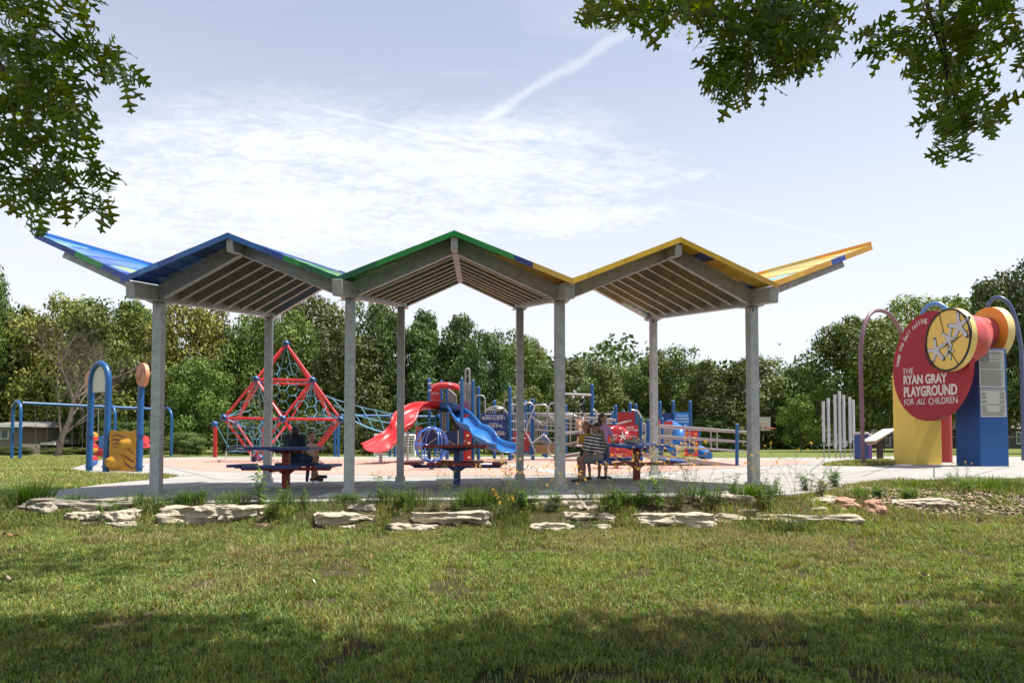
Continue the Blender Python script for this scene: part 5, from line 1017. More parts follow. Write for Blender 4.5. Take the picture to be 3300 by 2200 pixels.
# slab serifs for the two big lines: short bars along top and bottom of the letters
word = 'keep the ball rolling'; n = len(word)
for i, ch in enumerate(word):
    if ch == ' ': continue
    a = R(172 - 80 * (i + 0.0) / (n - 1)); rad = Rd * 0.86; xd = UX * math.sin(a) - UZ * math.cos(a); yd = UX * math.cos(a) + UZ * math.sin(a)
    text_mesh('sign_lettering', ch, C0 + UN * 0.083 + (UX * math.cos(a) + UZ * math.sin(a)) * rad, xd, yd, 0.235, CREAM, rd, thick=0.005, bold=0.008)
C1 = f(3059, 1095, 0.42); R1 = (f(3059, 994, 0.42) - C1).length
YB = pbr('ball_yellow', (0.74, 0.50, 0.11), 0.55, var=0.04); yd_ = MB().disc(C1 - UN * 0.04, UN, R1, 0.18, 60, 0, 1).build('yellow_ball_disc', [YB, pbr('cream_rim', (0.66, 0.50, 0.16), 0.5, var=0.04)], SG)
pl = lambda a, r_: C1 + UN * 0.055 + (UX * math.cos(a) + UZ * math.sin(a)) * r_
MB().tube([pl(2 * math.pi * k / 60, R1 * 0.975) for k in range(61)], 0.030, 6).build('black_rim', BLACK, yd_)
def seam(p0, p1, bow): 
    a, b = pl(*p0), pl(*p1); d = (b - a).normalized(); s = UN.cross(d); MB().tube([a + (b - a) * k / 12 + s * bow * math.sin(math.pi * k / 12) for k in range(13)], 0.011, 5).build('ball_seam', BLACK, yd_)
seam((R(110), R1), (R(-62), R1), -0.10); seam((R(12), R1), (R(196), R1), 0.10); seam((R(160), R1), (R(-110), R1), -0.32); seam((R(62), R1), (R(-28), R1), 0.30)
SPL = pbr('pale_grey_figure', (0.50, 0.50, 0.52), 0.5, var=0.04); NAV = pbr('dark_outline', (0.01, 0.01, 0.05), 0.5); GRN = pbr('green_outline', (0.03, 0.13, 0.03), 0.5)
def fig(dx, dz, s, rot, k, oc, stretch=1.0):
    c = C1 + UX * dx * R1 + UZ * dz * R1
    splat(c + UN * 0.055, UX, UZ, s * R1 * 1.13, k, 'figure_outline', oc, yd_, 5, rot, 0.012); splat(c + UN * 0.068, UX, UZ, s * R1, k, 'figure', SPL, yd_, 5, rot, 0.012)
fig(0.52, 0.35, 0.42, R(96), 5, NAV); fig(-0.50, -0.28, 0.40, R(100), 9, NAV); fig(0.08, 0.02, 0.34, R(70), 12, GRN); fig(0.10, -0.38, 0.22, R(-80), 15, GRN)
MB().disc(C1 + UX * 0.10 * R1 - UZ * 0.40 * R1 + UN * 0.082, UN, 0.055, 0.01, 16).build('green_dot', GRN, yd_)
# drum behind: red-pink disc and orange disc
C3 = onface(3181, 1076, gb, -1.05); MB().tube([C1 - UN * 0.17, C1 - UN * 0.30, C1 - UN * 0.55 - UX * 0.15, C3 + UN * 0.45, C3 + UN * 0.3, C3 + UN * 0.02], [R1 * 0.84, R1 * 0.84, R1 * 0.74, R1 * 0.60, R1 * 0.55, R1 * 0.55], 48).build('red_drum', pbr('coral_drum', (0.42, 0.05, 0.05), 0.5, var=0.04), SG)
MB().disc(C3 - UN * 0.1, UN, 86 / 2200 * C3.y, 0.22, 56, 0, 1).build('orange_disc', [pbr('orange_sign_paint', (0.75, 0.34, 0.045), 0.55, var=0.05), pbr('cream_rim2', (0.68, 0.52, 0.22), 0.5)], SG)
cyl = gat(3060, 1490); cyl.y += 0.3; h = 1.75; m = MB(); pts = []; rs_ = []
for k in range(60): pts.append(cyl + V3(0, 0, h * k / 59)); rs_.append(0.25 + 0.012 * (k % 2))
m.tube(pts, rs_, 24); m.build('ribbed_red_column', pbr('corrugated_red', (0.36, 0.03, 0.03), 0.5), SG)
MB().tube([cyl + V3(0, 0, h), cyl + V3(0, 0, h + 0.06), cyl + V3(0, 0, h + 0.62)], [0.27, 0.27, 0.26], 24).build('pink_collar', pbr('pale_pink_paint', (0.60, 0.35, 0.33), 0.6), SG)
# bent tubes
def bow(name, label, pts, r, mat, gpx, gpy):
    P = []; m = len(pts)
    for i in range(m - 1):
        p0 = pts[max(i - 1, 0)]; p1 = pts[i]; p2 = pts[i + 1]; p3 = pts[min(i + 2, m - 1)]
        for s in range(5): t = s / 5; P.append([0.5 * ((2 * p1[j]) + (p2[j] - p0[j]) * t + (2 * p0[j] - 5 * p1[j] + 4 * p2[j] - p3[j]) * t * t + (3 * p1[j] - p0[j] - 3 * p2[j] + p3[j]) * t ** 3) for j in range(3)])
    P.append(pts[-1]); rt = thing(name, label, 'bent tube', at(*pts[0]), 'bent tubes around the entrance sign'); MB().tube([at(*p) for p in P], r, 14).build('bent_tube', mat, rt)
g1 = gat(2782, 1497).y
bow('arched_tube', 'mauve bent tube rising from the paving left of the entrance sign and curling behind it', [(2783, 1498, g1), (2778, 1350, g1), (2774, 1200, g1), (2775, 1110, g1), (2785, 1050, g1 + 0.1), (2806, 1010, g1 + .3), (2836, 1000, g1 + .6), (2868, 1015, g1 + 1), (2892, 1048, g1 + 1.4), (2904, 1078, g1 + 1.7), (2925, 1200, g1 + 2.2), (2935, 1485, g1 + 2.6)], 0.062, pbr('mauve_paint', (0.17, 0.085, 0.115), 0.4, coat=0.15), 0, 0)
bow('arched_tube', 'blue bent tube arching out of the top of the red disc', [(2958, 1240, 23.6), (2958, 1150, 23.6), (2960, 1060, 23.6), (2975, 1005, 23.6), (2998, 982, 23.4), (3028, 980, 23.2), (3055, 1010, 23.0), (3066, 1090, 23.0), (3068, 1140, 23.0)], 0.075, pbr('sky_blue_tube', (0.10, 0.22, 0.50), 0.35, coat=0.3), 0, 0)
bow('arched_tube', 'slate blue bent tube right of the blue box, at the right edge', [(3165, 1490, 23), (3168, 1100, 23), (3176, 1010, 22.8), (3195, 968, 22.5), (3218, 958, 22.2), (3248, 975, 22), (3270, 1020, 22), (3284, 1080, 22), (3292, 1150, 22), (3296, 1300, 22), (3299, 1483, 22)], 0.062, pbr('slate_blue_paint', (0.06, 0.085, 0.19), 0.35, coat=0.3), 0, 0)
# ------------------------------------------------------------------ chimes
ordn = ['leftmost of the seven', 'second from the left of the seven', 'third from the left of the seven', 'tallest, in the middle of the seven', 'fifth from the left of the seven', 'sixth from the left of the seven', 'rightmost of the seven']
for i, (x, t, b) in enumerate(((256, 281, 605), (296, 255, 635), (350, 228, 660), (386, 200, 678), (420, 230, 650), (469, 246, 615), (495, 268, 593))):
    px = 2550 + x / 2.489; D = 30.2; yt = 1180 + t / 2.489; yb = 1180 + b / 2.489; g = at(px + 3, 1477, D); g.z = zg(g.x); rt = thing('chime_tube', f'pale grey standing chime tube, {ordn[i]}', 'chime', g, 'outdoor chime tubes'); a = at(px, yt, D); c = at(px, yb, D); a.x = c.x = g.x
    TB('chime', [a, c], 0.066, pbr('pale_grey_tube', (0.50, 0.49, 0.49), 0.4, metal=0.1, var=0.05) if 'pale_grey_tube' not in MATS else MATS['pale_grey_tube'], rt, 14); TB('foot_pole', [c, g], 0.03, SIL, rt, 8); MB().tube([a, a + V3(0, 0, 0.01)], 0.07, 14).build('end_cap', SIL, rt)
# drum pads / low frame behind chimes
for px in (2683, 2733): g = gat(px, 1474); a = at(px, 1375, g.y)
# ------------------------------------------------------------------ bins and lectern
def bin_(px0, px1, yt, yb, col, label, lid):
    D = 27.5; a = at(px0, yb, D); b = at(px1, yb, D); z0 = zg(a.x); z1 = at(px0, yt, D).z; w = b.x - a.x; rt = thing('recycling_bin', label, 'bin', (a.x + w / 2, D, z0), 'coloured bins by the lectern')
    m = MB(); c = V3(a.x + w / 2, D + (px0 - 2764) * 0.012, 0)
    m.tube([c + V3(0, 0, z0), c + V3(0, 0, z1)], [1, 1], 4); m = MB(); m.box((c.x, c.y, (z0 + z1) / 2), (w, 0.55, z1 - z0)); m.build('bin_body', pbr('bin_' + str(px0), col, 0.5), rt, bevel=0.025)
    m = MB(); m.box((c.x, c.y, z1 + 0.05), (w * 1.04, 0.6, 0.09)); m.build('lid', lid, rt, bevel=0.03)
PK = pbr('pale_lid', (0.5, 0.42, 0.42), 0.6)
bin_(2764, 2790, 1400, 1478, (0.02, 0.05, 0.20), 'dark blue bin partly hidden by the mauve tube', PK); bin_(2791, 2800, 1403, 1479, (0.02, 0.13, 0.05), 'narrow green bin between the blue and red ones', PLB)
bin_(2800.5, 2808, 1405, 1478, (0.40, 0.02, 0.03), 'narrow red bin between the green and purple ones', PLB); bin_(2809, 2823, 1404, 1477, (0.15, 0.05, 0.22), 'purple bin beside the lectern', PK)
g = at(2836, 1476, 26.5); g.z = zg(g.x); lt = thing('information_lectern', 'lectern with pale slanted panel on a dark brown post, left of the yellow box', 'lectern', g)
a = at(2836, 1396, 26.5); m = MB(); m.box((g.x, g.y, (g.z + a.z) / 2), (0.19, 0.16, a.z - g.z)); m.build('post', pbr('dark_brown_wood', (0.035, 0.022, 0.016), 0.7), lt, bevel=0.01)
m = MB(); p = at(2797, 1422, 26.0); p2 = at(2868, 1382, 26.4); m.beam(p, p2, 0.62, 0.05, up=(-0.4, -0.1, 1)); m.build('slanted_panel', pbr('pale_panel', (0.62, 0.55, 0.50), 0.5), lt, bevel=0.01)
m = MB(); m.beam(p + V3(0.1, 0, -0.09), p2 + V3(-0.15, 0, -0.12), 0.35, 0.06, up=(-0.4, -0.1, 1)); m.build('bracket', pbr('tan_bracket', (0.42, 0.27, 0.15), 0.6), lt)
# ------------------------------------------------------------------ basketball hoops
def hoop(px, x0, x1, y0, y1, D, label):
    g = at(px, 1457, D); g.z = zg(g.x); rt = thing('basketball_hoop', label, 'basketball hoop', g); a = at(x0, y0, D); b = at(x1, y1, D)
    m = MB(); m.box(((a.x + b.x) / 2, D, (a.z + b.z) / 2), (b.x - a.x, 0.08, a.z - b.z)); bd = m.build('backboard', WHITE, rt)
    cx = (a.x + b.x) / 2; zz = b.z + (a.z - b.z) * 0.22; m = MB(); w = (b.x - a.x) * 0.18; h_ = (a.z - b.z) * 0.36
    m.tube([V3(cx - w, D - 0.06, zz), V3(cx - w, D - 0.06, zz + h_), V3(cx + w, D - 0.06, zz + h_), V3(cx + w, D - 0.06, zz), V3(cx - w, D - 0.06, zz)], 0.035, 5); m.build('target_square', pbr('orange_line' + str(px), (0.5, 0.2, 0.1), 0.6), bd)
    rx = b.x - 0.3 if px < 2500 else b.x + 0.2; m = MB(); m.tube([V3(rx + 0.55 * math.cos(R(20 * k)), D - 0.6 + 0.45 * math.sin(R(20 * k)), zz - 0.1) for k in range(19)], 0.05, 6); m.build('rim', RED, rt)
    m = MB(); m.tube([g + V3(0.4, 2, 0), V3(g.x + 0.4, D + 1.6, zz - 0.4), V3(cx, D + 0.1, zz)], 0.12, 8); m.build('pole', BLACK, rt)
hoop(2462, 2432, 2483, 1343, 1387, 75, 'white basketball backboard half hidden behind the right front shelter post'); hoop(2712, 2699, 2716, 1330, 1368, 80, 'white basketball backboard seen between the chime tubes')
# ------------------------------------------------------------------ fence
def fence(x0, x1, ytop, D, label, step=24):
    a = at(x0, ytop, D); b = at(x1, ytop, D); rt = thing('chain_link_fence', label, 'fence', (a.x, D, zg(a.x))); m = MB(); m.tube([a, b], 0.035, 5); m.build('top_rail', BLACK, rt); n = max(2, int((x1 - x0) / step))
    for k in range(n + 1): p = a + (b - a) * k / n; TB('post', [p, V3(p.x, D, zg(p.x))], 0.05, BLACK, rt, 6)
    m = MB(); z0 = zg(a.x) + 0.05; hh = a.z - z0; L = b.x - a.x; s = 0.32; k = 0
    while k * s < L + hh:
        for sg in (1, -1):
            xa = a.x + k * s if sg > 0 else a.x + k * s - hh; xb = xa + hh
            pa = (max(xa, a.x), min(xb, b.x))
            if pa[1] > pa[0]: za, zb = (z0 + (pa[0] - xa), z0 + (pa[1] - xa)); za, zb = (za, zb) if sg > 0 else (z0 + hh - (pa[0] - xa), z0 + hh - (pa[1] - xa)); m.tube([V3(pa[0], D, za), V3(pa[1], D, zb)], 0.009, 3, caps=False)
        k += 1
    m.build('mesh_wire', pbr('fence_wire_' + str(int(x0)), (0.08, 0.08, 0.08), 0.5, metal=0.5), rt)
fence(2250, 2760, 1412, 88, 'black chain link fence in front of the white clapboard house'); fence(2850, 3300, 1408, 70, 'black chain link fence behind the entrance sign', 60)
# ------------------------------------------------------------------ houses
def gable_house(name, label, x0, x1, yeave, yridge, D, dep, wallm, roofm, front_gable, wins, doors=()):
    a = at(x0, yeave, D); b = at(x1, yeave, D); z0 = zg(a.x) - 0.05; zr = at(x0, yridge, D).z; rt = thing(name, label, 'house', ((a.x + b.x) / 2, D, z0)); m = MB(); xm = (a.x + b.x) / 2
    if front_gable:
        m.prism([V3(a.x, D, z0), V3(b.x, D, z0), V3(b.x, D, a.z), V3(xm, D, zr), V3(a.x, D, a.z)], (0, -1, 0), 0.1); m.box((a.x, D + dep / 2 + 0.055, (z0 + a.z) / 2), (0.12, dep, a.z - z0)); m.box((b.x, D + dep / 2 + 0.055, (z0 + a.z) / 2), (0.12, dep, a.z - z0))
        m.build('wall', wallm, rt); m = MB()
        for s, e in ((a, -1), (b, 1)): p = V3(xm, D - 0.5, zr + 0.12); q_ = V3(s.x + e * 0.5, D - 0.5, a.z - 0.25); o = V3(0, dep + 0.8, 0); t = V3(0, 0, -0.16); m.add([p, q_, q_ + o, p + o, p + t, q_ + t, q_ + o + t, p + o + t], [(0, 1, 2, 3), (7, 6, 5, 4), (0, 4, 5, 1), (1, 5, 6, 2), (2, 6, 7, 3), (3, 7, 4, 0)])
        m.build('roof', roofm, rt)
    else:
        m.box((xm, D + dep / 2, (z0 + a.z) / 2), (b.x - a.x, dep, a.z - z0)); m.build('wall', wallm, rt); m = MB()
        x0_, x1_ = a.x - 0.6, b.x + 0.6; V_ = [V3(x0_, D - 0.7, a.z - 0.05), V3(x1_, D - 0.7, a.z - 0.05), V3(x1_, D + dep + 0.7, a.z - 0.05), V3(x0_, D + dep + 0.7, a.z - 0.05), V3(x0_ + 0.4, D + dep / 2, zr), V3(x1_ - 0.4, D + dep / 2, zr)]
        m.add(V_, [(0, 1, 5, 4), (2, 3, 4, 5), (0, 4, 3), (1, 2, 5), (3, 2, 1, 0)]); m.build('roof', roofm, rt)
    if not front_gable: m = MB(); m.box((xm, D - 0.75, a.z - 0.02), (b.x - a.x + 1.2, 0.08, 0.22)); m.build('fascia', WHITE, rt)
    for (wx0, wx1, wy0, wy1) in wins:
        p = at(wx0, wy0, D - 0.1); q_ = at(wx1, wy1, D - 0.1); m = MB(); m.box(((p.x + q_.x) / 2, D - 0.10, (p.z + q_.z) / 2), (q_.x - p.x, 0.08, p.z - q_.z)); w = m.build('window', WHITE, rt); m = MB(); m.box(((p.x + q_.x) / 2, D - 0.15, (p.z + q_.z) / 2), ((q_.x - p.x) * 0.8, 0.04, (p.z - q_.z) * 0.86)); m.build('pane', pbr('dark_glass' + str(int(wx0)), (0.02, 0.025, 0.03), 0.1), w)
    return rt
def clap(name, col):
    m = pbr(name, col, 0.6, var=0.05); nt = m.node_tree; N = nt.nodes; L = nt.links; t = [n for n in N if n.type == 'TEX_COORD'][0]; w = N.new('ShaderNodeTexWave'); w.wave_profile = 'SAW'; w.bands_direction = 'Z'; w.inputs['Scale'].default_value = 0.75; L.new(t.outputs['Object'], w.inputs['Vector'])
    b = N.new('ShaderNodeBump'); b.inputs['Strength'].default_value = 1.0; b.inputs['Distance'].default_value = 0.15; L.new(w.outputs['Fac'], b.inputs['Height']); L.new(b.outputs[0], N['Principled BSDF'].inputs['Normal']); return m
SH = pbr('grey_shingles', (0.16, 0.15, 0.14), 0.95, var=0.25, scale=3)
gable_house('white_house', 'white clapboard house with a gable roof behind the fence', 2445, 2612, 1428, 1375, 98, 12, clap('white_clapboard', (0.62, 0.62, 0.58)), pbr('pale_roof', (0.40, 0.38, 0.36), 0.9), True, [(2500, 2512, 1404, 1428), (2528, 2538, 1425, 1445), (2560, 2572, 1425, 1445)])
gable_house('green_grey_house', 'low grey-green house with small windows behind the right play panels', 2230, 2405, 1402, 1385, 95, 12, clap('grey_green_siding', (0.20, 0.24, 0.20)), SH, False, [(2275, 2288, 1412, 1434), (2292, 2306, 1412, 1434), (2325, 2350, 1408, 1436)])
gable_house('beige_house', 'beige house with flat white eave at the far left behind the swing set', -60, 70, 1372, 1352, 55, 8, pbr('taupe_wall', (0.16, 0.135, 0.11), 0.8), SH, False, [(4, 28, 1382, 1414)])
gable_house('brown_roof_house', 'low house with a wide grey roof behind the bare tree at the left', 60, 175, 1428, 1392, 58, 8, pbr('brown_wall', (0.10, 0.06, 0.045), 0.8), SH, False, [(80, 100, 1435, 1455)])
gable_house('dark_house', 'dark ranch house with a brown roof behind the lectern', 2820, 2960, 1396, 1360, 100, 12, pbr('brown_brick_wall', (0.09, 0.07, 0.06), 0.85), SH, False, [(2850, 2870, 1408, 1436), (2885, 2910, 1408, 1436)])
gable_house('low_roof_house', 'dark house with a pale sloping roof between the blue box and the right edge', 3180, 3420, 1378, 1340, 92, 12, pbr('dark_wall', (0.06, 0.055, 0.05), 0.85), pbr('pale_brown_roof', (0.25, 0.19, 0.15), 0.95), False, [(3275, 3290, 1390, 1430)])
# ------------------------------------------------------------------ car
def car():
    D = 80; g = at(2660, 1457, D); g.z = zg(g.x); rt = thing('parked_car', 'silver estate car parked behind the fence beside the chime tubes', 'car', g); s = 1.0; X = lambda x, z: V3(g.x + x, D, g.z + z)
    prof = [(-2.1, 0.35), (2.1, 0.35), (2.2, 0.75), (2.1, 1.0), (1.2, 1.1), (0.55, 1.62), (-1.3, 1.66), (-1.95, 1.15), (-2.2, 1.0), (-2.25, 0.6)]; prof = [(-x, z) for x, z in prof]
    SV = pbr('silver_car_paint', (0.45, 0.47, 0.50), 0.25, metal=0.6, var=0.03, coat=0.5)
    bd = MB().prism([X(x, z) for x, z in prof], (0, -1, 0), 1.75).build('body', SV, rt, bevel=0.09)
    for w in ([(-0.42, 1.12), (-1.02, 1.12), (-0.48, 1.52), (-0.42, 1.55)], [(-0.34, 1.12), (0.55, 1.12), (0.55, 1.57), (-0.34, 1.57)], [(0.63, 1.12), (1.70, 1.16), (1.28, 1.57), (0.63, 1.57)]): MB().prism([X(x, z) + V3(0, -0.885, 0) for x, z in w], (0, -1, 0), 0.02).build('side_window', BLACK, rt)
    for x in (-1.35, 1.35):
        w = MB(); w.tube([X(x, 0.36) + V3(0, -0.93, 0), X(x, 0.36) + V3(0, -0.68, 0)], 0.36, 24); wh = w.build('wheel', BLACK, rt); MB().disc(X(x, 0.36) + V3(0, -0.935, 0), (0, -1, 0), 0.2, 0.02, 20).build('rim', SIL, wh)
    MB().box(X(-2.02, 0.85) + V3(0, -0.55, 0), (0.3, 0.4, 0.16)).build('headlight', WHITE, rt); MB().box(X(2.12, 0.95) + V3(0, -0.6, 0), (0.12, 0.35, 0.2)).build('tail_light', RED, rt)
    m = MB(); m.tube([X(-0.3, 1.72) + V3(0, -0.6, 0), X(1.4, 1.72) + V3(0, -0.6, 0)], 0.03, 6); m.build('roof_rack', BLACK, rt)
car()
# ------------------------------------------------------------------ bird
p = at(2512, 1110, 60); br = thing('bird', 'tiny dark bird flying in the sky right of the right front shelter post', 'bird', p); m = MB(); m.ball(p, (0.07, 0.14, 0.06), 10); m.ball(p + V3(0, -0.14, 0.03), 0.04, 8)
for s in (-1, 1): m.add([p + V3(0, -0.06, 0.02), p + V3(0, 0.07, 0.02), p + V3(s * 0.2, 0.04, 0.16), p + V3(s * 0.34, 0.10, 0.10), p + V3(s * 0.2, -0.06, 0.17)], [(0, 1, 2, 4), (4, 2, 3)])
m.build('body', BLACK, br)
# ------------------------------------------------------------------ background trees
LEAFM = {}
def leafmat(nm, a, b, trans=0.10): LEAFM[nm] = pbr(nm, a, 0.55, col2=b, scale=0.35, attr='tint', trans=trans, objrand=0.14, spec=0.25); return LEAFM[nm]
leafmat('mid_green_leaves', (0.064, 0.104, 0.020), (0.115, 0.162, 0.033)); leafmat('yellow_green_leaves', (0.105, 0.135, 0.024), (0.185, 0.205, 0.045)); leafmat('dark_green_leaves', (0.042, 0.070, 0.017), (0.080, 0.118, 0.028)); leafmat('bright_maple_leaves', (0.13, 0.18, 0.03), (0.19, 0.24, 0.05)); leafmat('grey_green_leaves', (0.080, 0.115, 0.035), (0.14, 0.180, 0.055))
def crown_mesh(name, seed, mat, nleaf=15000, size=0.042, puffs=75, shape='oak', parent=None):
    """unit crown: height 1 (z 0..1), half width ~0.5; leaf cards on puff shells"""
    r = np.random.default_rng(seed); C = []; RR = []
    tries = 0
    while len(C) < puffs and tries < 5000:
        tries += 1; z = r.uniform(0.06, 0.94); prof = {'oak': math.sin(math.pi * min(z * 0.82 + 0.14, 1)) ** 0.55, 'cone': (1.05 - z) ** 0.75 * min(1, z * 6 + 0.4), 'round': math.sin(math.pi * min(max(z * 0.80 + 0.14, 0), 1)) ** 0.6}[shape]
        a = r.uniform(0, 2 * math.pi); q = math.sqrt(r.uniform(0.15, 1)); x = 0.42 * prof * q * math.cos(a) * r.uniform(0.85, 1.1); y = 0.42 * prof * q * math.sin(a)
        C.append((x, y, z)); RR.append(r.uniform(0.050, 0.112) * (0.75 + 0.5 * prof) * (0.8 if z > 0.85 else 1))
    C = np.array(C); RR = np.array(RR); w = RR ** 2 / np.sum(RR ** 2); idx = r.choice(len(C), nleaf, p=w); d = r.normal(size=(nleaf, 3)); d[:, 2] = d[:, 2] * 0.8 + 0.25; d /= np.linalg.norm(d, axis=1)[:, None]
    rad = RR[idx] * (0.70 + 0.42 * r.random(nleaf) ** 0.6) * (1 + 0.25 * np.sin(d[:, 0] * 9 + idx) * np.cos(d[:, 2] * 8 + idx * 2)); P = C[idx] + d * rad[:, None] * np.array([1, 1, 0.8])
    nrm = d + r.normal(size=(nleaf, 3)) * 0.55 + np.array([0, 0, 0.35]); nrm /= np.linalg.norm(nrm, axis=1)[:, None]; t = np.cross(nrm, r.normal(size=(nleaf, 3))); t /= np.linalg.norm(t, axis=1)[:, None]; b = np.cross(nrm, t)
    s = size * r.uniform(0.45, 1.15, nleaf); V = np.zeros((nleaf, 4, 3)); V[:, 0] = P - t * s[:, None] * 0.5; V[:, 1] = P + b * s[:, None] * 0.28; V[:, 2] = P + t * s[:, None] * 0.55; V[:, 3] = P - b * s[:, None] * 0.28
    pt_ = r.uniform(0.65, 1.35, len(C))[idx] * r.uniform(0.6, 1.5, nleaf); col = np.stack([pt_ * r.uniform(0.9, 1.15, nleaf), pt_, pt_ * 0.9], 1); col = np.repeat(col, 4, axis=0)
    return np_mesh(name, V.reshape(-1, 3), np.arange(4 * nleaf).reshape(nleaf, 4), mat, parent, col)
def trunk_mesh(seed, h=0.75, r0=0.03, nb=9):
    rs = random.Random(seed); m = MB(); pts = [V3(rs.uniform(-.01, .01) * k, rs.uniform(-.01, .01) * k, h * k / 5) for k in range(6)]; m.tube([V3(0, 0, -0.25)] + pts, [r0 * 1.3] + [r0 * (1 - 0.14 * k) for k in range(6)], 8)
    for _ in range(nb):
        z = rs.uniform(0.12, h * 0.7); a = rs.uniform(0, 6.28); L = rs.uniform(0.2, 0.36); p = V3(0, 0, z); q1 = p + V3(math.cos(a) * L * 0.5, math.sin(a) * L * 0.5, L * 0.35); q2 = q1 + V3(math.cos(a + .3) * L * 0.5, math.sin(a + .3) * L * 0.5, L * 0.5); m.tube([p, q1, q2], [r0 * 0.45, r0 * 0.3, r0 * 0.12], 5)
    return m
PROTO = {}
KINDS = {'mid': ('mid_green_leaves', 'oak', 1), 'mid2': ('mid_green_leaves', 'round', 2), 'yel': ('yellow_green_leaves', 'oak', 3), 'dark': ('dark_green_leaves', 'round', 4), 'cone': ('dark_green_leaves', 'cone', 5), 'grey': ('grey_green_leaves', 'oak', 6), 'maple': ('bright_maple_leaves', 'round', 7)}
def tree(kind, cx, ytop, hw, D, label, ybot=1452, group='trees behind the playground', name='leafy_tree', rz=None, depth=None):
    base = at(cx, 1460, D); z0 = zg(base.x); top = at(cx, ytop, D).z; zb = at(cx, ybot, D).z; H = top - zb; W = 2 * hw / 2200 * D
    rt = thing(name, label, 'tree', (base.x, D, z0), group); mt, shp, sd_ = KINDS[kind]
    if kind not in PROTO:
        big = kind != 'maple'; c = crown_mesh('crown', sd_ * 11, LEAFM[mt], 24000 if big else 9000, 0.032 if big else 0.050, 120 if big else 60, shp); t = trunk_mesh(sd_).build('trunk', BARK)
        PROTO[kind] = (c.data, t.data); bpy.data.objects.remove(c); bpy.data.objects.remove(t)
    for nm, me in zip(('crown', 'trunk'), PROTO[kind]):
        o = bpy.data.objects.new(nm, me); COL.objects.link(o); o.parent = rt; o.location = (0, 0, zb - z0); o.scale = (W / 0.96, (depth or W) / 0.96, H / 0.99) if nm == 'crown' else (H * 0.9, H * 0.9, H)
        if nm == 'trunk': o.location.z = 0 ; o.scale = (W * 0.45, W * 0.45, top * 0.80)
    rt.rotation_euler = (0, 0, 0); 
    for o in rt.children: o.rotation_euler = (0, 0, (rz if rz is not None else (cx * 1.7) % 6.28) * (1 if abs(W - (depth or W)) < 1e-6 else 0))
    return rt
TL = [('mid', -75, 850, 105, 66, 'tall dark tree cut by the left edge of the picture'), ('mid', 75, 985, 158, 70, 'mid green tree behind the left end of the swing set'), ('yel', 195, 950, 171, 68, 'broad yellowish green tree behind the top of the bare tree'),
      ('mid2', 345, 960, 171, 62, 'rounded tree behind the arched play station'), ('mid', 455, 965, 125, 74, 'tree behind the leftmost front shelter post'), ('yel', 590, 965, 178, 66, 'tree with yellow tipped leaves right of the leftmost front post'), ('mid2', 640, 1150, 118, 58, 'lower leafy tree left of the climbing pyramid'),
      ('mid', 805, 1005, 132, 68, 'tree with a gap of sky beside it, left behind the climbing pyramid'), ('mid2', 905, 985, 145, 64, 'green tree directly behind the top of the climbing pyramid'), ('grey', 1030, 945, 171, 72, 'tall pale green tree right of the climbing pyramid'), ('dark', 1120, 1060, 158, 60, 'dark tree behind the second front shelter post'),
      ('grey', 1190, 955, 145, 74, 'pale green tree whose top shows under the middle roof, behind the rope bridge'), ('dark', 1290, 1015, 145, 62, 'dark tree behind the second back shelter post'), ('cone', 1370, 990, 125, 66, 'dark feathery topped tree above the red slide'), ('cone', 1478, 1005, 135, 64, 'dark pointed tree directly behind the play tower'),
      ('dark', 1560, 1070, 118, 60, 'dark tree behind the Chinese panel'), ('mid2', 1640, 1062, 118, 70, 'mid green tree left of the third back shelter post'), ('yel', 1712, 1080, 66, 74, 'narrow bright tree between the third back post and third front post'), ('mid', 1680, 1240, 105, 56, 'low tree behind the bent tube climber'),
      ('mid2', 1770, 1165, 79, 72, 'small tree just left of the third front shelter post'), ('grey', 1880, 1152, 145, 66, 'hazy green tree behind the overhead bar'), ('grey', 1990, 1160, 112, 74, 'pale tree behind the seated woman in stripes'), ('mid', 2075, 1150, 105, 68, 'tree behind the fourth back shelter post'), ('mid2', 2180, 1115, 132, 66, 'rounded tree behind the red portal panel'),
      ('dark', 2320, 1158, 145, 60, 'dark wide tree left of the rightmost front shelter post'), ('grey', 2470, 1136, 158, 82, 'tall pale tree right of the rightmost front shelter post'), ('mid', 2580, 1178, 118, 80, 'tree behind the small bright maple'),
      ('maple', 2582, 1268, 67, 56, 'small bright yellow green maple in front of the white house'), ('dark', 2640, 1225, 105, 90, 'dark far tree right of the small bright maple'), ('mid', 2800, 1010, 198, 56, 'big mid green tree behind the mauve tube'), ('yel', 2950, 955, 198, 62, 'large tree behind the red disc of the entrance sign'),
      ('mid2', 3120, 950, 171, 66, 'large tree behind the orange disc of the entrance sign'), ('dark', 3300, 840, 184, 46, 'very tall dark tree cut by the right edge of the picture')]
for i, (k, cx, yt, hw, D, lab) in enumerate(TL):
    nm = {'cone': 'evergreen_tree', 'maple': 'maple_tree'}.get(k, 'leafy_tree')
    t = tree(k, cx, yt, hw, D, lab, ybot=1432 if k == 'maple' else (1395 if cx > 2700 else 1462), name=nm)
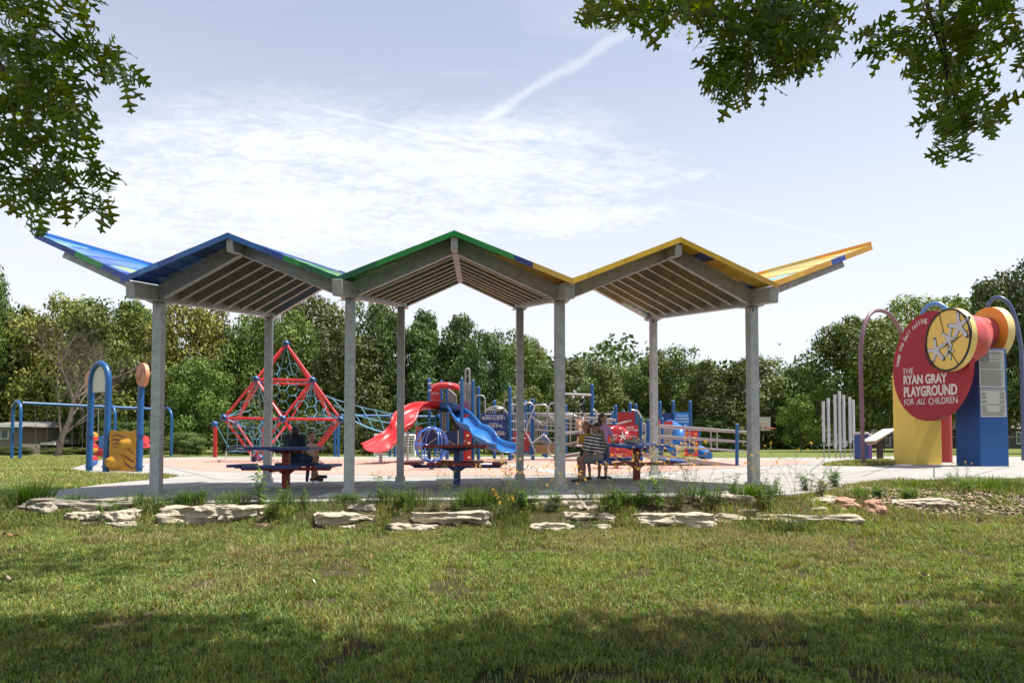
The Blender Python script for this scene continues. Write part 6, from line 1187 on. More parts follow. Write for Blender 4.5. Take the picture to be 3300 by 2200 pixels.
# shrubs along the edge of the trees
for (k, cx, yt, hw, D, lab) in [('grey', 605, 1388, 75, 50, 'grey green shrub thicket left of the red ball-topped post'), ('dark', 30, 1438, 80, 52, 'clipped shrubs in front of the beige house'), ('grey', 235, 1440, 90, 55, 'low shrubs under the bare tree'), ('dark', 2530, 1405, 42, 80, 'dark round bush in front of the white house'), ('dark', 2600, 1418, 30, 80, 'smaller dark bush beside the car'),
                               ('mid', 1480, 1225, 80, 50, 'tree-like bush directly behind the tower slides'), ('dark', 1010, 1330, 110, 52, 'dark undergrowth right behind the climbing pyramid'), ('dark', 1250, 1330, 110, 52, 'dark undergrowth behind the soccer goal'), ('dark', 800, 1330, 110, 54, 'dark undergrowth left behind the climbing pyramid'), ('dark', 420, 1350, 110, 55, 'dark undergrowth behind the yellow wavy panel'),
                               ('dark', 1850, 1335, 110, 54, 'undergrowth behind the long ramp'), ('dark', 2080, 1335, 110, 54, 'undergrowth behind the red Arabic sign'), ('dark', 2300, 1345, 90, 58, 'undergrowth behind the right ramp'), ('dark', 110, 1330, 100, 76, 'dark undergrowth under the mid green tree at the left'), ('mid', 2740, 1330, 60, 85, 'bush behind the chime tubes'), ('dark', 1640, 1360, 90, 52, 'undergrowth behind the blue posts in the middle')]:
    r_ = tree(k, cx, yt, hw, D, lab, ybot=1466, group='shrubs at the edge of the trees', name='shrub'); r_['category'] = 'shrub'
# dense far-off woodland behind, closing the gaps near the ground
def woodland():
    r = np.random.default_rng(3); n = 42000; x = r.uniform(-110, 120, n); y = r.uniform(100, 118, n); hmax = 13.5 + 2.6 * np.sin(x * 0.12) + 1.6 * np.sin(x * 0.41 + 1); z = r.random(n) ** 0.9 * hmax; P = np.stack([x, y, z], 1)
    nrm = r.normal(size=(n, 3)) + np.array([0, -0.8, 0.6]); nrm /= np.linalg.norm(nrm, axis=1)[:, None]; t = np.cross(nrm, r.normal(size=(n, 3))); t /= np.linalg.norm(t, axis=1)[:, None]; b = np.cross(nrm, t); s = r.uniform(0.5, 1.1, n)[:, None]
    V = np.stack([P - t * s * .6, P + b * s * .35, P + t * s * .6, P - b * s * .35], 1); c = np.repeat(r.uniform(0.6, 1.3, n)[:, None] * np.array([[1, 1, .95]]), 4, 0)
    tag(np_mesh('far_woodland', V.reshape(-1, 3), np.arange(4 * n).reshape(n, 4), LEAFM['dark_green_leaves'], None, c), kind='stuff')
woodland()
# bare tree
def bare_tree(cx, ybase, D, Ht, label, seed=5):
    rs = random.Random(seed); b = at(cx, ybase, D); b.z = zg(b.x); rt = thing('bare_tree', label, 'tree', b); m = MB(); cnt = [0]
    def grow(p, d, L, r, lev):
        pts = [p]; rr = [r]; k = 4
        for i in range(k): d = (d + V3(rs.uniform(-.22, .22), rs.uniform(-.22, .22), rs.uniform(-.08, .14))).normalized(); pts.append(pts[-1] + d * L / k); rr.append(r * (1 - 0.5 * (i + 1) / k))
        m.tube(pts, rr, 6 if lev < 2 else 4, caps=False); cnt[0] += 1
        if lev >= 5: return
        for i in range(rs.choice([3, 4, 4]) if lev else 6):
            t = rs.uniform(0.35, 1.0); q_ = pts[min(int(t * k), k)]; a = rs.uniform(0, 6.28); sp = rs.uniform(0.6, 1.15) if lev else rs.uniform(0.5, 1.0); nd = (d + V3(math.cos(a) * sp, math.sin(a) * sp * 0.7, rs.uniform(-.25, .4))).normalized(); grow(q_, nd, L * rs.uniform(0.62, 0.85), r * 0.42 * rs.uniform(.8, 1.1), lev + 1)
    grow(b, V3(0.10, 0, 1), Ht * 0.30, 0.20, 0); m.build('trunk_and_branches', DEADW, rt)
bare_tree(185, 1462, 44, 17.0, 'bare grey branched tree standing behind the blue swing set')
# ------------------------------------------------------------------ limestone slabs
ROCKM = pbr('limestone', (0.29, 0.235, 0.165), 0.9, col2=(0.50, 0.445, 0.35), scale=5, bump=1.0, bscale=22)
stain(ROCKM, (0.14, 0.12, 0.09), 4, 0.52, 0.75, 0.6); ROCKR = pbr('reddish_sandstone', (0.26, 0.13, 0.085), 0.9, col2=(0.38, 0.23, 0.16), scale=6, bump=0.6, bscale=14); ROCKG = pbr('weathered_grey_stone', (0.17, 0.15, 0.125), 0.95, col2=(0.32, 0.28, 0.22), scale=5, bump=0.7, bscale=14)
def rockD(x0, x1, yb):
    D = 9.6
    for _ in range(12): e = yedge(((x0 + x1) / 2 - 1650) / 2200 * D); D = 9.05 + (1705 - yb) * 0.0075 * (1 + (e - 9.65) / 3.2 * 1.9)
    return D
def rock(x0, x1, yt, yb, label, mat=ROCKM, seed=0, depth=None, sq=3.2):
    D = rockD(x0, x1, yb); a = at(x0, yb, D); b = at(x1, yb, D); W = b.x - a.x; zt = at(x0, yt, D + 0.15).z; zb_ = min(a.z, lawn((a.x + b.x) / 2, D)) - 0.07; H = max(zt - zb_, 0.10); dp = depth or min(0.42, 0.24 + 0.12 * W)
    c = V3((a.x + b.x) / 2, D + dp / 2, zb_ + H / 2); bm = bmesh.new(); bmesh.ops.create_cube(bm, size=2); bmesh.ops.subdivide_edges(bm, edges=bm.edges[:], cuts=11, use_grid_fill=True); sd = Vector((seed * 3.1, seed * 1.7, 0))
    for v in bm.verts:
        p = v.co.copy(); l = (abs(p.x) ** sq + abs(p.y) ** sq + abs(p.z) ** sq) ** (1 / sq); p = p / l * 1.06; q_ = Vector((p.x * W / 2, p.y * dp / 2, p.z * H / 2))
        cd, _p = noise.voronoi(q_ * 9 + sd)[:2]; nn = 0.11 * noise.noise(q_ * 1.9 + sd) + 0.05 * (cd[1] - cd[0]) + 0.025 * noise.noise(q_ * 17 + sd) - 0.03; strat = 0.012 * round(1.5 * math.sin(q_.z * 60 + 4 * noise.noise(q_ * 2 + sd))); k = min(W, 0.6) / 0.6
        d = Vector((p.x * 0.9, p.y * 1.1, p.z * 0.30 + 0.25 * p.x * noise.noise(sd))); v.co = q_ + d * nn * (0.5 + k) + Vector((p.x, p.y, 0)) * strat * k
    me = bpy.data.meshes.new('stone_slab'); bm.to_mesh(me); bm.free(); me.materials.append(mat); me.polygons.foreach_set('use_smooth', [False] * len(me.polygons)); o = bpy.data.objects.new('stone_slab', me); COL.objects.link(o); o.location = c; o.rotation_euler = (0, 0, R((seed * 37 % 9) - 4)); tag(o, label, 'stone', 'limestone slabs edging the paving')
RK = [(20, 160, 1618, 1652, 'brown weathered slab at the far left of the stone edge', ROCKG), (60, 420, 1607, 1640, 'long dark ledge stone in the shade behind the left slabs', ROCKG), (195, 300, 1650, 1675, 'small pale slab left of its twin, below the dark ledge', ROCKM), (302, 440, 1646, 1676, 'pale slab right of its twin, below the dark ledge', ROCKM), (245, 425, 1677, 1692, 'thin low sliver of stone in the grass at the left', ROCKM),
      (515, 745, 1628, 1684, 'largest sunlit cream slab, right of the leftmost front post', ROCKM), (700, 848, 1632, 1674, 'mottled slab adjoining the largest cream slab', ROCKM), (812, 872, 1682, 1699, 'small reddish lump in the grass below the tall weed', ROCKR), (1010, 1214, 1655, 1688, 'flat cream slab left of the middle', ROCKM), (1052, 1150, 1686, 1702, 'low cream block under the flat slab', ROCKM),
      (1102, 1203, 1624, 1652, 'short grey block just right of the second front post', ROCKG), (1245, 1425, 1684, 1710, 'low white slab half sunk in the lawn', ROCKM), (1319, 1586, 1645, 1689, 'long thick cream slab in the middle', ROCKM), (1370, 1490, 1629, 1647, 'pale slab tucked behind the long thick one', ROCKM), (1678, 1804, 1618, 1646, 'rough slab left of the square block by the third front post', ROCKM),
      (1804, 1930, 1612, 1651, 'square cut block in front of the third front post', ROCKM), (1818, 1983, 1650, 1682, 'slab lying below the square block', ROCKM), (1706, 1962, 1686, 1708, 'long thin white slab lowest in the middle lawn', ROCKM), (2057, 2288, 1656, 1687, 'broken edged slab below the leafy weed', ROCKM), (2211, 2432, 1594, 1641, 'thick slab topmost of the stack left of the rightmost front post', ROCKM),
      (2260, 2467, 1640, 1668, 'slab lying under the thick topmost one', ROCKM), (2310, 2765, 1656, 1682, 'longest low white slab at the right', ROCKM), (2520, 2717, 1596, 1625, 'layered slab at the back, right of the rightmost post', ROCKM), (2569, 2643, 1615, 1637, 'small round white stone on the right', ROCKM), (2576, 2664, 1635, 1650, 'small flat pale stone on the right', ROCKM),
      (2650, 2762, 1606, 1636, 'rust red pointed stone', ROCKR), (2794, 2874, 1608, 1657, 'rounded reddish boulder', ROCKR), (2870, 3106, 1606, 1635, 'long slab at the right end beside the boulder', ROCKM), (2478, 2527, 1641, 1656, 'little pale stone between the slabs at the right', ROCKM)]
RB = []
for (x0, x1, yt, yb, lab, mt) in RK:
    D_ = rockD(x0, x1, yb); RB.append(((x0 - 1650) / 2200 * D_, (x1 - 1650) / 2200 * D_, D_, D_ + min(0.42, 0.24 + 0.12 * (x1 - x0) / 2200 * D_), (yb - yt) / 2200 * D_))
def tamed(x, y, h):                                        # short grass right in front of a stone, none inside it
    keep = np.ones(len(x), bool); h = h.copy()
    for a, b, f0, f1, hh in RB:
        inx = (x > a + 0.02) & (x < b - 0.02); keep &= ~(inx & (y > f0 + 0.02) & (y < f1 - 0.02)); fr = (x > a - 0.02) & (x < b + 0.02) & (y <= f0 + 0.02) & (y > f0 - 0.38); lim = 0.022 + 0.06 * np.clip((f0 - y) / 0.38, 0, 1) + 0.012 * vnoise(x, y, 0.12, 3) + 0.10 * (vnoise(x, y, 0.10, 77) > 0.83); h = np.where(fr, np.minimum(h, lim), h)
    return keep, h
for i, (x0, x1, yt, yb, lab, mt) in enumerate(RK): rock(x0, x1, yt, yb, lab, mt, i, sq=2.3 if 'boulder' in lab or 'pointed' in lab or 'round' in lab else 9.0)
# ------------------------------------------------------------------ grass blades (one object)
def blades(n, x, y, z, h, w, lean, col, r):
    a = r.uniform(0, 2 * math.pi, n); la = r.uniform(0, 2 * math.pi, n); dx = np.cos(a) * w / 2; dy = np.sin(a) * w / 2; lx = np.cos(la) * lean * h; ly = np.sin(la) * lean * h
    V = np.zeros((n, 5, 3)); V[:, 0] = np.stack([x - dx, y - dy, z - 0.01], 1); V[:, 1] = np.stack([x + dx, y + dy, z - 0.01], 1)
    V[:, 2] = np.stack([x + dx * .8 + lx * .35, y + dy * .8 + ly * .35, z + h * .55], 1); V[:, 3] = np.stack([x - dx * .8 + lx * .35, y - dy * .8 + ly * .35, z + h * .55], 1); V[:, 4] = np.stack([x + lx, y + ly, z + h * (1 - 0.25 * lean)], 1)
    i = np.arange(n)[:, None] * 5; F = np.concatenate([i + np.array([[0, 1, 2]]), i + np.array([[0, 2, 3]]), i + np.array([[3, 2, 4]])], 0); return V.reshape(-1, 3), F, np.repeat(col, 5, axis=0)
def vnoise(x, y, s, seed=0):
    xi = np.floor(x / s).astype(int); yi = np.floor(y / s).astype(int); fx = x / s - xi; fy = y / s - yi; fx = fx * fx * (3 - 2 * fx); fy = fy * fy * (3 - 2 * fy)
    hsh = lambda a, b: (np.sin(a * 127.1 + b * 311.7 + seed * 74.7) * 43758.5453) % 1.0
    return (hsh(xi, yi) * (1 - fx) + hsh(xi + 1, yi) * fx) * (1 - fy) + (hsh(xi, yi + 1) * (1 - fx) + hsh(xi + 1, yi + 1) * fx) * fy
r = np.random.default_rng(21); GV = []; GF = []; GC = []; off = 0
def addb(V, F, C):
    global off
    GV.append(V); GF.append(F + off); GC.append(C); off += len(V)
LW = {}
def lawnz(x, y):                                           # vectorised lawn height
    e = 9.65 + 3.2 * np.clip((x - 3.6) / 3.5, 0, 1) ** 2 * (3 - 2 * np.clip((x - 3.6) / 3.5, 0, 1)); zz = 0.0125 * np.clip(x + 5.7, 0, 17); k = np.clip((y - 8.95) / (e - 8.95), 0, 1); k = k * k * (3 - 2 * k); lo = -0.30 - 0.035 * np.maximum(8.95 - y, 0); return np.where(y >= e, zz, lo * (1 - k) + (zz - 0.03) * k)
def lawn_cols(x, y, n):
    g1 = vnoise(x, y, 0.9, 1); g2 = vnoise(x, y, 0.25, 2); base = np.array([[0.158, 0.205, 0.058]]) * (0.50 + 0.55 * g1[:, None] + 0.55 * vnoise(x, y, 0.10, 44)[:, None]) + np.array([[0.035, 0.03, 0.006]]) * g2[:, None]
    c = base * r.uniform(0.45, 1.75, (n, 1)); dry = (r.random(n) < 0.10 + 0.25 * (vnoise(x, y, 1.2, 5) > 0.62) + 0.25 * ((y > 7.3) & (vnoise(x, y, 0.7, 8) > 0.72))); c[dry] = np.array([0.36, 0.29, 0.15]) * r.uniform(0.6, 1.2, (dry.sum(), 1)); yl = r.random(n) < 0.03; c[yl] = np.array([0.42, 0.30, 0.05]); rd_ = r.random(n) < 0.004; c[rd_] = np.array([0.45, 0.12, 0.03]); return c
# lawn: density falls with distance like the picture scale
n = 420000; D = 3.3 + (9.5 - 3.3) * r.random(n) ** 0.85; x = (r.random(n) * 2 - 1) * (D * 0.80 + 0.3); ex = 9.65 + 3.2 * np.clip((x - 3.6) / 3.5, 0, 1); bare = vnoise(x, D, 0.55, 11) * 0.65 + vnoise(x, D, 0.16, 12) * 0.35; keep = (bare < 0.70) | (r.random(n) < 0.12); x = x[keep]; D = D[keep]; n = len(x)
h = r.uniform(0.016, 0.060, n) * (0.35 + 0.7 * vnoise(x, D, 0.45, 4) + 0.8 * vnoise(x, D, 0.09, 14)) * np.clip(0.85 + (D - 7.6) * 0.45, 0.85, 1.9); kp, h = tamed(x, D, h); x = x[kp]; D = D[kp]; h = h[kp]; n = len(x); w = r.uniform(0.0035, 0.008, n) * (0.7 + D / 12); lean = r.uniform(0.2, 1.1, n); addb(*blades(n, x, D, lawnz(x, D), h, w, lean, lawn_cols(x, D, n), r))
# broad-leaved clover-like plants in the near lawn
n = 60000; D = 3.3 + 6.0 * r.random(n) ** 0.9; x = (r.random(n) * 2 - 1) * (D * 0.80 + 0.3); keep = (vnoise(x, D, 0.35, 31) > 0.45) & (vnoise(x, D, 0.55, 11) < 0.7); x = x[keep]; D = D[keep]; n = len(x); h = r.uniform(0.012, 0.035, n); w = r.uniform(0.010, 0.020, n); c = np.array([[0.085, 0.15, 0.028]]) * r.uniform(0.6, 1.7, (n, 1)); addb(*blades(n, x, D, lawnz(x, D) + r.uniform(0, 0.02, n), h, w, r.uniform(0.8, 1.6, n), c, r))
# right bank between lawn and sign paving, plus the left lawn
n = 90000; x = r.uniform(2.6, 13, n); D = r.uniform(8.9, 13.2, n); e = 9.65 + 3.2 * np.clip((x - 3.6) / 3.5, 0, 1) ** 2 * (3 - 2 * np.clip((x - 3.6) / 3.5, 0, 1)); chipz = (((x - 6.8) / 1.7) ** 2 + ((D - 10.9) / 0.9) ** 2 < 1) & (r.random(n) < 0.9); ok = (D < e - 0.02) & ~chipz; x = x[ok]; D = D[ok]; n = len(x); h = r.uniform(0.04, 0.12, n) * (0.5 + vnoise(x, D, 0.4, 6)); addb(*blades(n, x, D, lawnz(x, D), h, r.uniform(0.006, 0.012, n), r.uniform(0.2, 0.8, n), lawn_cols(x, D, n) * 1.0, r))
def inpoly(x, y, P):
    c = np.zeros(len(x), bool); k = len(P)
    for i in range(k):
        x0, y0, x1, y1 = P[i][0], P[i][1], P[(i + 1) % k][0], P[(i + 1) % k][1]
        if y0 == y1: continue
        c ^= ((y0 > y) != (y1 > y)) & (x < (x1 - x0) * (y - y0) / (y1 - y0) + x0)
    return c
isl = [gat(*p) for p in [(2650, 1500), (2700, 1492), (2790, 1487), (2860, 1484), (2885, 1490), (2880, 1499), (2780, 1502)]]
n = 30000; x = r.uniform(min(p.x for p in isl), max(p.x for p in isl), n); D = r.uniform(min(p.y for p in isl), max(p.y for p in isl), n); ok = inpoly(x, D, isl); x = x[ok]; D = D[ok]; n = len(x); addb(*blades(n, x, D, 0.0125 * np.clip(x + 5.7, 0, 17) + 0.01, r.uniform(0.05, 0.13, n), r.uniform(0.015, 0.03, n), r.uniform(0.2, 0.9, n), lawn_cols(x, D, n), r))
n = 120000; D = 10.0 + 34 * r.random(n) ** 1.3; x = -D * r.uniform(0.30, 0.86, n)
ok = ~inpoly(x, D, conc_pts); x = x[ok]; D = D[ok]; n = len(x); h = r.uniform(0.04, 0.10, n) * (0.6 + D / 60); addb(*blades(n, x, D, 0.0125 * np.clip(x + 5.7, 0, 17), h, r.uniform(0.010, 0.018, n) * (D / 16), r.uniform(0.2, 0.9, n), lawn_cols(x, D, n) * 1.15, r))
# taller unmown strip along the stones
n = 62000; x = r.uniform(-8.2, 4.6, n); D = r.uniform(8.75, 9.72, n); g3 = vnoise(x, D * 2, 0.35, 9); keep = (r.random(n) < np.clip((g3 - 0.25) * 1.9, 0.30, 1)); x = x[keep]; D = D[keep]; g3 = g3[keep]; n = len(x)
h = r.uniform(0.05, 0.20, n) * (0.45 + 0.9 * g3) * np.where(D > 9.4, 1.35, 0.65); kp, h = tamed(x, D, h); x = x[kp]; D = D[kp]; h = h[kp]; n = len(x); c = np.array([[0.115, 0.165, 0.038]]) * r.uniform(0.5, 1.5, (n, 1)); dr = r.random(n) < 0.12; c[dr] = np.array([0.34, 0.29, 0.15]) * r.uniform(0.6, 1.1, (dr.sum(), 1)); addb(*blades(n, x, D, lawnz(x, D) - 0.01, h, r.uniform(0.004, 0.009, n), r.uniform(0.15, 0.75, n), c, r))
GRASS = pbr('grass_blades', (0.85, 0.85, 0.85), 0.5, col2=(1, 1, 1), attr='tint', trans=0.30, spec=0.3)
tag(np_mesh('grass', np.concatenate(GV), np.concatenate(GF), GRASS, None, np.concatenate(GC)), kind='stuff')
# ------------------------------------------------------------------ clumps and weeds
def clump(px, D, n_, hgt, spread, label, group='grass clumps along the stones', col=(0.05, 0.10, 0.02), w=0.010, name='grass_clump', lean=(0.2, 0.9)):
    b = at(px, 1600, D); b.z = float(lawnz(np.array([b.x]), np.array([D]))[0]) if D < 13 else zg(b.x); rt = thing(name, label, 'grass clump', b, group); rr = np.random.default_rng(int(px)); a = rr.uniform(0, 6.28, n_); q_ = rr.random(n_) ** 0.7 * spread; x = b.x + np.cos(a) * q_; y = b.y + np.sin(a) * q_ * 0.6; h = rr.uniform(0.4, 1, n_) * hgt
    la = rr.uniform(*lean, n_); ws = rr.uniform(0.6, 1.2, n_) * w; az = a + rr.normal(size=n_) * 0.5; seg = 5; V = np.zeros((n_, 2 * (seg + 1), 3)); pa = az + math.pi / 2
    for k in range(seg + 1):
        t = k / seg; cx_ = x + np.cos(az) * la * h * t ** 2; cy_ = y + np.sin(az) * la * h * t ** 2; cz_ = b.z - 0.02 + h * (t - 0.45 * la * t ** 3); ww = ws * (1 - t) ** 0.6 / 2 + 0.0005
        V[:, 2 * k] = np.stack([cx_ - np.cos(pa) * ww, cy_ - np.sin(pa) * ww, cz_], 1); V[:, 2 * k + 1] = np.stack([cx_ + np.cos(pa) * ww, cy_ + np.sin(pa) * ww, cz_], 1)
    F = np.concatenate([np.arange(n_)[:, None] * 2 * (seg + 1) + np.array([[2 * k, 2 * k + 1, 2 * k + 3, 2 * k + 2]]) for k in range(seg)], 0); c = np.repeat(np.array([col]) * rr.uniform(0.6, 1.6, (n_, 1)), 2 * (seg + 1), axis=0)
    np_mesh('blades', V.reshape(-1, 3), F, GRASS, rt, c)
clump(95, 9.95, 620, 0.46, 0.36, 'big dark arching grass tuft at the far left'); clump(610, 9.72, 300, 0.30, 0.26, 'dark grass tuft right of the leftmost front post'); clump(440, 9.75, 260, 0.24, 0.30, 'grass tuft between the leftmost front post and the dark ledge'); clump(240, 9.85, 260, 0.22, 0.30, 'low grass tuft right of the big arching one')
clump(1120, 9.75, 200, 0.20, 0.22, 'grass tuft around the foot of the second front post'); clump(2420, 9.7, 420, 0.30, 0.34, 'bright green tuft at the foot of the rightmost front post', col=(0.08, 0.15, 0.025)); clump(2260, 9.72, 260, 0.22, 0.35, 'dark tuft left of the rightmost front post'); clump(2040, 9.6, 260, 0.20, 0.35, 'tuft below the third picnic table')
clump(1480, 8.55, 160, 0.14, 0.16, 'small fresh tuft standing in the lawn below the long slab', col=(0.07, 0.14, 0.025)); clump(2770, 10.6, 160, 0.26, 0.12, 'pale broad bladed tuft right of the wood chips', col=(0.12, 0.2, 0.04), w=0.022); clump(1560, 9.6, 260, 0.24, 0.3, 'thick tuft right of the second table post', col=(0.09, 0.14, 0.03)); clump(3180, 12.0, 600, 0.30, 0.7, 'wide rough tuft below the blue box', col=(0.09, 0.14, 0.03)); clump(2960, 12.3, 380, 0.16, 0.7, 'rough grass at the edge of the sign paving')
DRY = (0.36, 0.28, 0.14)
for px, D_, n_, h_, lb in ((760, 7.35, 60, 0.26, 'dry straw tuft with tall stalks left of the middle lawn'), (1010, 7.7, 22, 0.22, 'single dry stalk tuft right of the straw tuft'), (1200, 7.2, 26, 0.14, 'small dry tuft in the middle lawn'), (400, 6.9, 22, 0.12, 'small dry tuft in the left lawn')): clump(px, D_, n_, h_, 0.09, lb, 'dry straw tufts in the lawn', DRY, 0.006, 'dry_grass_tuft')
WEEDL = pbr('weed_leaves', (0.95, 0.95, 0.95), 0.5, attr='tint', trans=0.3, spec=0.3); FLO = pbr('yellow_petals', (0.75, 0.42, 0.02), 0.6, var=0.1, trans=0.25); FLC = pbr('brown_flower_centre', (0.10, 0.03, 0.01), 0.8)
def weed(px, D, H, spread, nst, label, leafL=0.06, leafW=0.018, nleaf=26, col=(0.10, 0.17, 0.04), flowers=0, group='weeds along the stones', name='leafy_weed', cat='weed', fine=False, droop=0.3):
    b = at(px, 1600, D); b.z = float(lawnz(np.array([b.x]), np.array([min(D, 13)]))[0]) - 0.01; rt = thing(name, label, cat, b, group); rs = random.Random(int(px * 3 + D)); st = MB(); LV = []; LC = []; heads = []
    for i in range(nst):
        a = rs.uniform(0, 6.28); o = spread * rs.uniform(0, 0.3); p = b + V3(math.cos(a) * o, math.sin(a) * o * 0.6, 0); d = V3(math.cos(a) * spread * rs.uniform(.3, 1.1), math.sin(a) * spread * 0.6, 1.0) if nst > 1 else V3(0.02, 0, 1); L = H * rs.uniform(0.6, 1.05) if nst > 1 else H; pts = [p]; k = 6
        for j in range(k): d = (d.normalized() + V3(rs.uniform(-.16, .16), rs.uniform(-.12, .12), rs.uniform(-.05, .08))); pts.append(pts[-1] + d.normalized() * L / k)
        st.tube(pts, [0.0045 * (1 - 0.12 * j) * (0.6 if fine else 1) for j in range(k + 1)], 4, caps=False); heads.append(pts[-1]); twigs = [pts]
        if fine or flowers:
            for j in range(2, k + 1):
                for _ in range(2 if flowers else 1):
                    a2 = rs.uniform(0, 6.28); q1 = pts[j] + V3(math.cos(a2), math.sin(a2) * .6, rs.uniform(0.3, 1.1)).normalized() * rs.uniform(0.05, 0.16) * (H / 0.5); st.tube([pts[j], (pts[j] + q1) / 2 + V3(0, 0, 0.012), q1], 0.0016, 3, caps=False); heads.append(q1); twigs.append([pts[j], q1])
        for _ in range(nleaf):
            tw = rs.choice(twigs); j = rs.randrange(len(tw) - 1); t = rs.random(); q_ = tw[j] * (1 - t) + tw[j + 1] * t; a2 = rs.uniform(0, 6.28); dv = V3(math.cos(a2), math.sin(a2), rs.uniform(-droop, 0.9)).normalized(); sd = dv.cross(V3(0, 0, 1)).normalized(); l = leafL * rs.uniform(0.5, 1.2); w_ = leafW * rs.uniform(0.6, 1.1)
            LV.append([q_, q_ + dv * l * 0.45 + sd * w_ / 2, q_ + dv * l + V3(0, 0, -l * 0.18), q_ + dv * l * 0.45 - sd * w_ / 2]); k_ = rs.uniform(0.6, 1.5); LC += [(col[0] * k_, col[1] * k_, col[2] * k_)] * 4
    st.build('stem', pbr('weed_stem', (0.14, 0.17, 0.06), 0.7) if 'weed_stem' not in MATS else MATS['weed_stem'], rt)
    np_mesh('leaves', np.array([[tuple(v) for v in q_] for q_ in LV]).reshape(-1, 3), np.arange(4 * len(LV)).reshape(-1, 4), WEEDL, rt, np.array(LC))
    if flowers:
        rs.shuffle(heads); heads = sorted(heads, key=lambda h_: -h_.z + rs.uniform(0, 0.25))[:flowers]
        for h_ in heads:
            n = V3(rs.uniform(-.8, .8), rs.uniform(-1.2, 0.2), rs.uniform(0.1, 1)).normalized(); x = n.orthogonal().normalized(); y = n.cross(x); R_ = rs.uniform(0.015, 0.023); m = MB()
            for k in range(8):
                a = 2 * math.pi * k / 8; e = lambda a_, q_: h_ + (x * math.cos(a_) + y * math.sin(a_)) * q_; m.add([e(a, R_ * 0.2), e(a - 0.34, R_ * 0.8), e(a - 0.15, R_) + n * 0.003, e(a + 0.15, R_) + n * 0.003, e(a + 0.34, R_ * 0.8)], [(0, 1, 2, 3, 4)])
            f_ = m.build('flower', FLO, rt); MB().ball(h_ + n * 0.004, R_ * 0.28, 6).build('flower_centre', FLC, f_)
    return rt
weed(838, 9.62, 0.60, 0.10, 2, 'tall bright leafy weed in front of the left picnic table', 0.13, 0.030, 75, (0.13, 0.22, 0.045)); weed(915, 9.5, 0.42, 0.2, 4, 'spiky weed right of the tall bright one', 0.07, 0.018, 26, (0.11, 0.18, 0.04)); weed(985, 9.5, 0.30, 0.3, 7, 'low bushy weed left of the second front post'); weed(1240, 9.6, 0.48, 0.25, 6, 'branching weed right of the second front post', 0.075, 0.02, 34, (0.12, 0.18, 0.05))
weed(1330, 9.65, 0.34, 0.25, 5, 'slender weed behind the long thick slab'); weed(1440, 9.7, 0.55, 0.35, 7, 'airy pale weed in front of the red picnic table', 0.07, 0.005, 40, (0.17, 0.21, 0.07), fine=True); weed(2120, 9.45, 0.50, 0.14, 3, 'broad leaved weed below the right picnic table', 0.13, 0.045, 22, (0.15, 0.25, 0.05)); weed(2060, 9.5, 0.34, 0.2, 4, 'small serrated weed left of the broad leaved one', 0.09, 0.026, 28, (0.12, 0.2, 0.04))
weed(660, 9.7, 0.26, 0.25, 6, 'low weed behind the largest cream slab'); weed(1700, 9.6, 0.30, 0.4, 10, 'dense feathery greenery left of the third front post', 0.06, 0.006, 60, (0.10, 0.17, 0.04), fine=True); weed(2600, 10.6, 0.34, 0.3, 9, 'bushy weed behind the right slabs', 0.08, 0.02, 34); weed(2690, 11.2, 0.40, 0.25, 8, 'fern-like weed left of the wood chips', 0.10, 0.02, 40, (0.11, 0.19, 0.05)); weed(2500, 10.2, 0.30, 0.4, 8, 'low spreading weed right of the rightmost post')
weed(3060, 12.4, 0.24, 0.5, 9, 'low weeds at the foot of the sign paving'); weed(2230, 9.6, 0.32, 0.4, 9, 'tangled weed above the thick topmost slab', 0.05, 0.012, 34); weed(1900, 9.55, 0.26, 0.5, 12, 'dense low greenery below the seated woman', 0.05, 0.010, 44, (0.09, 0.15, 0.035)); weed(1480, 9.45, 0.26, 0.5, 12, 'dense low greenery behind the long thick slab, right side', 0.05, 0.012, 44)
weed(780, 9.55, 0.22, 0.5, 10, 'trailing low weed behind the mottled slab', 0.05, 0.014, 30, (0.08, 0.14, 0.03)); weed(2350, 9.75, 0.36, 0.3, 7, 'dark leafy weed left of the rightmost front post foot', 0.06, 0.018, 30, (0.06, 0.12, 0.03)); weed(2830, 10.9, 0.22, 0.4, 8, 'low green weed above the boulder', 0.07, 0.03, 30)
rw = random.Random(99); WD = [('left of the largest cream slab', 470), ('above the small left slabs', 360), ('in front of the leftmost post foot', 545), ('at the left end of the mottled slab', 715), ('at the right end of the mottled slab', 870), ('left of the short grey block', 1070), ('behind the short grey block', 1170), ('right of the flat cream slab', 1290), ('behind the low white slab', 1395), ('at the right end of the long thick slab', 1600), ('in front of the third back post foot', 1690), ('left of the square cut block', 1790), ('right of the square cut block', 1955), ('left of the broken edged slab', 2010), ('right of the broken edged slab', 2180), ('behind the thick topmost slab', 2300), ('right of the thick topmost slab', 2470), ('left of the layered slab', 2540), ('above the layered slab', 2640), ('between the red stone and the boulder', 2780), ('behind the right end slab', 2920), ('at the far right end of the stones', 3120)]
for i, (w_, px) in enumerate(WD):
    e_ = yedge((px - 1650) / 2200 * 9.7) - 0.12 - rw.uniform(0, 0.25) * (1 if px < 2450 else 4); weed(px, e_, rw.uniform(0.20, 0.38), rw.uniform(0.3, 0.55), rw.randint(6, 11), 'scruffy green weed ' + w_, rw.uniform(0.045, 0.08), rw.uniform(0.008, 0.022), 40, (rw.uniform(.09, .14), rw.uniform(.15, .2), 0.042), fine=(i % 3 == 0))
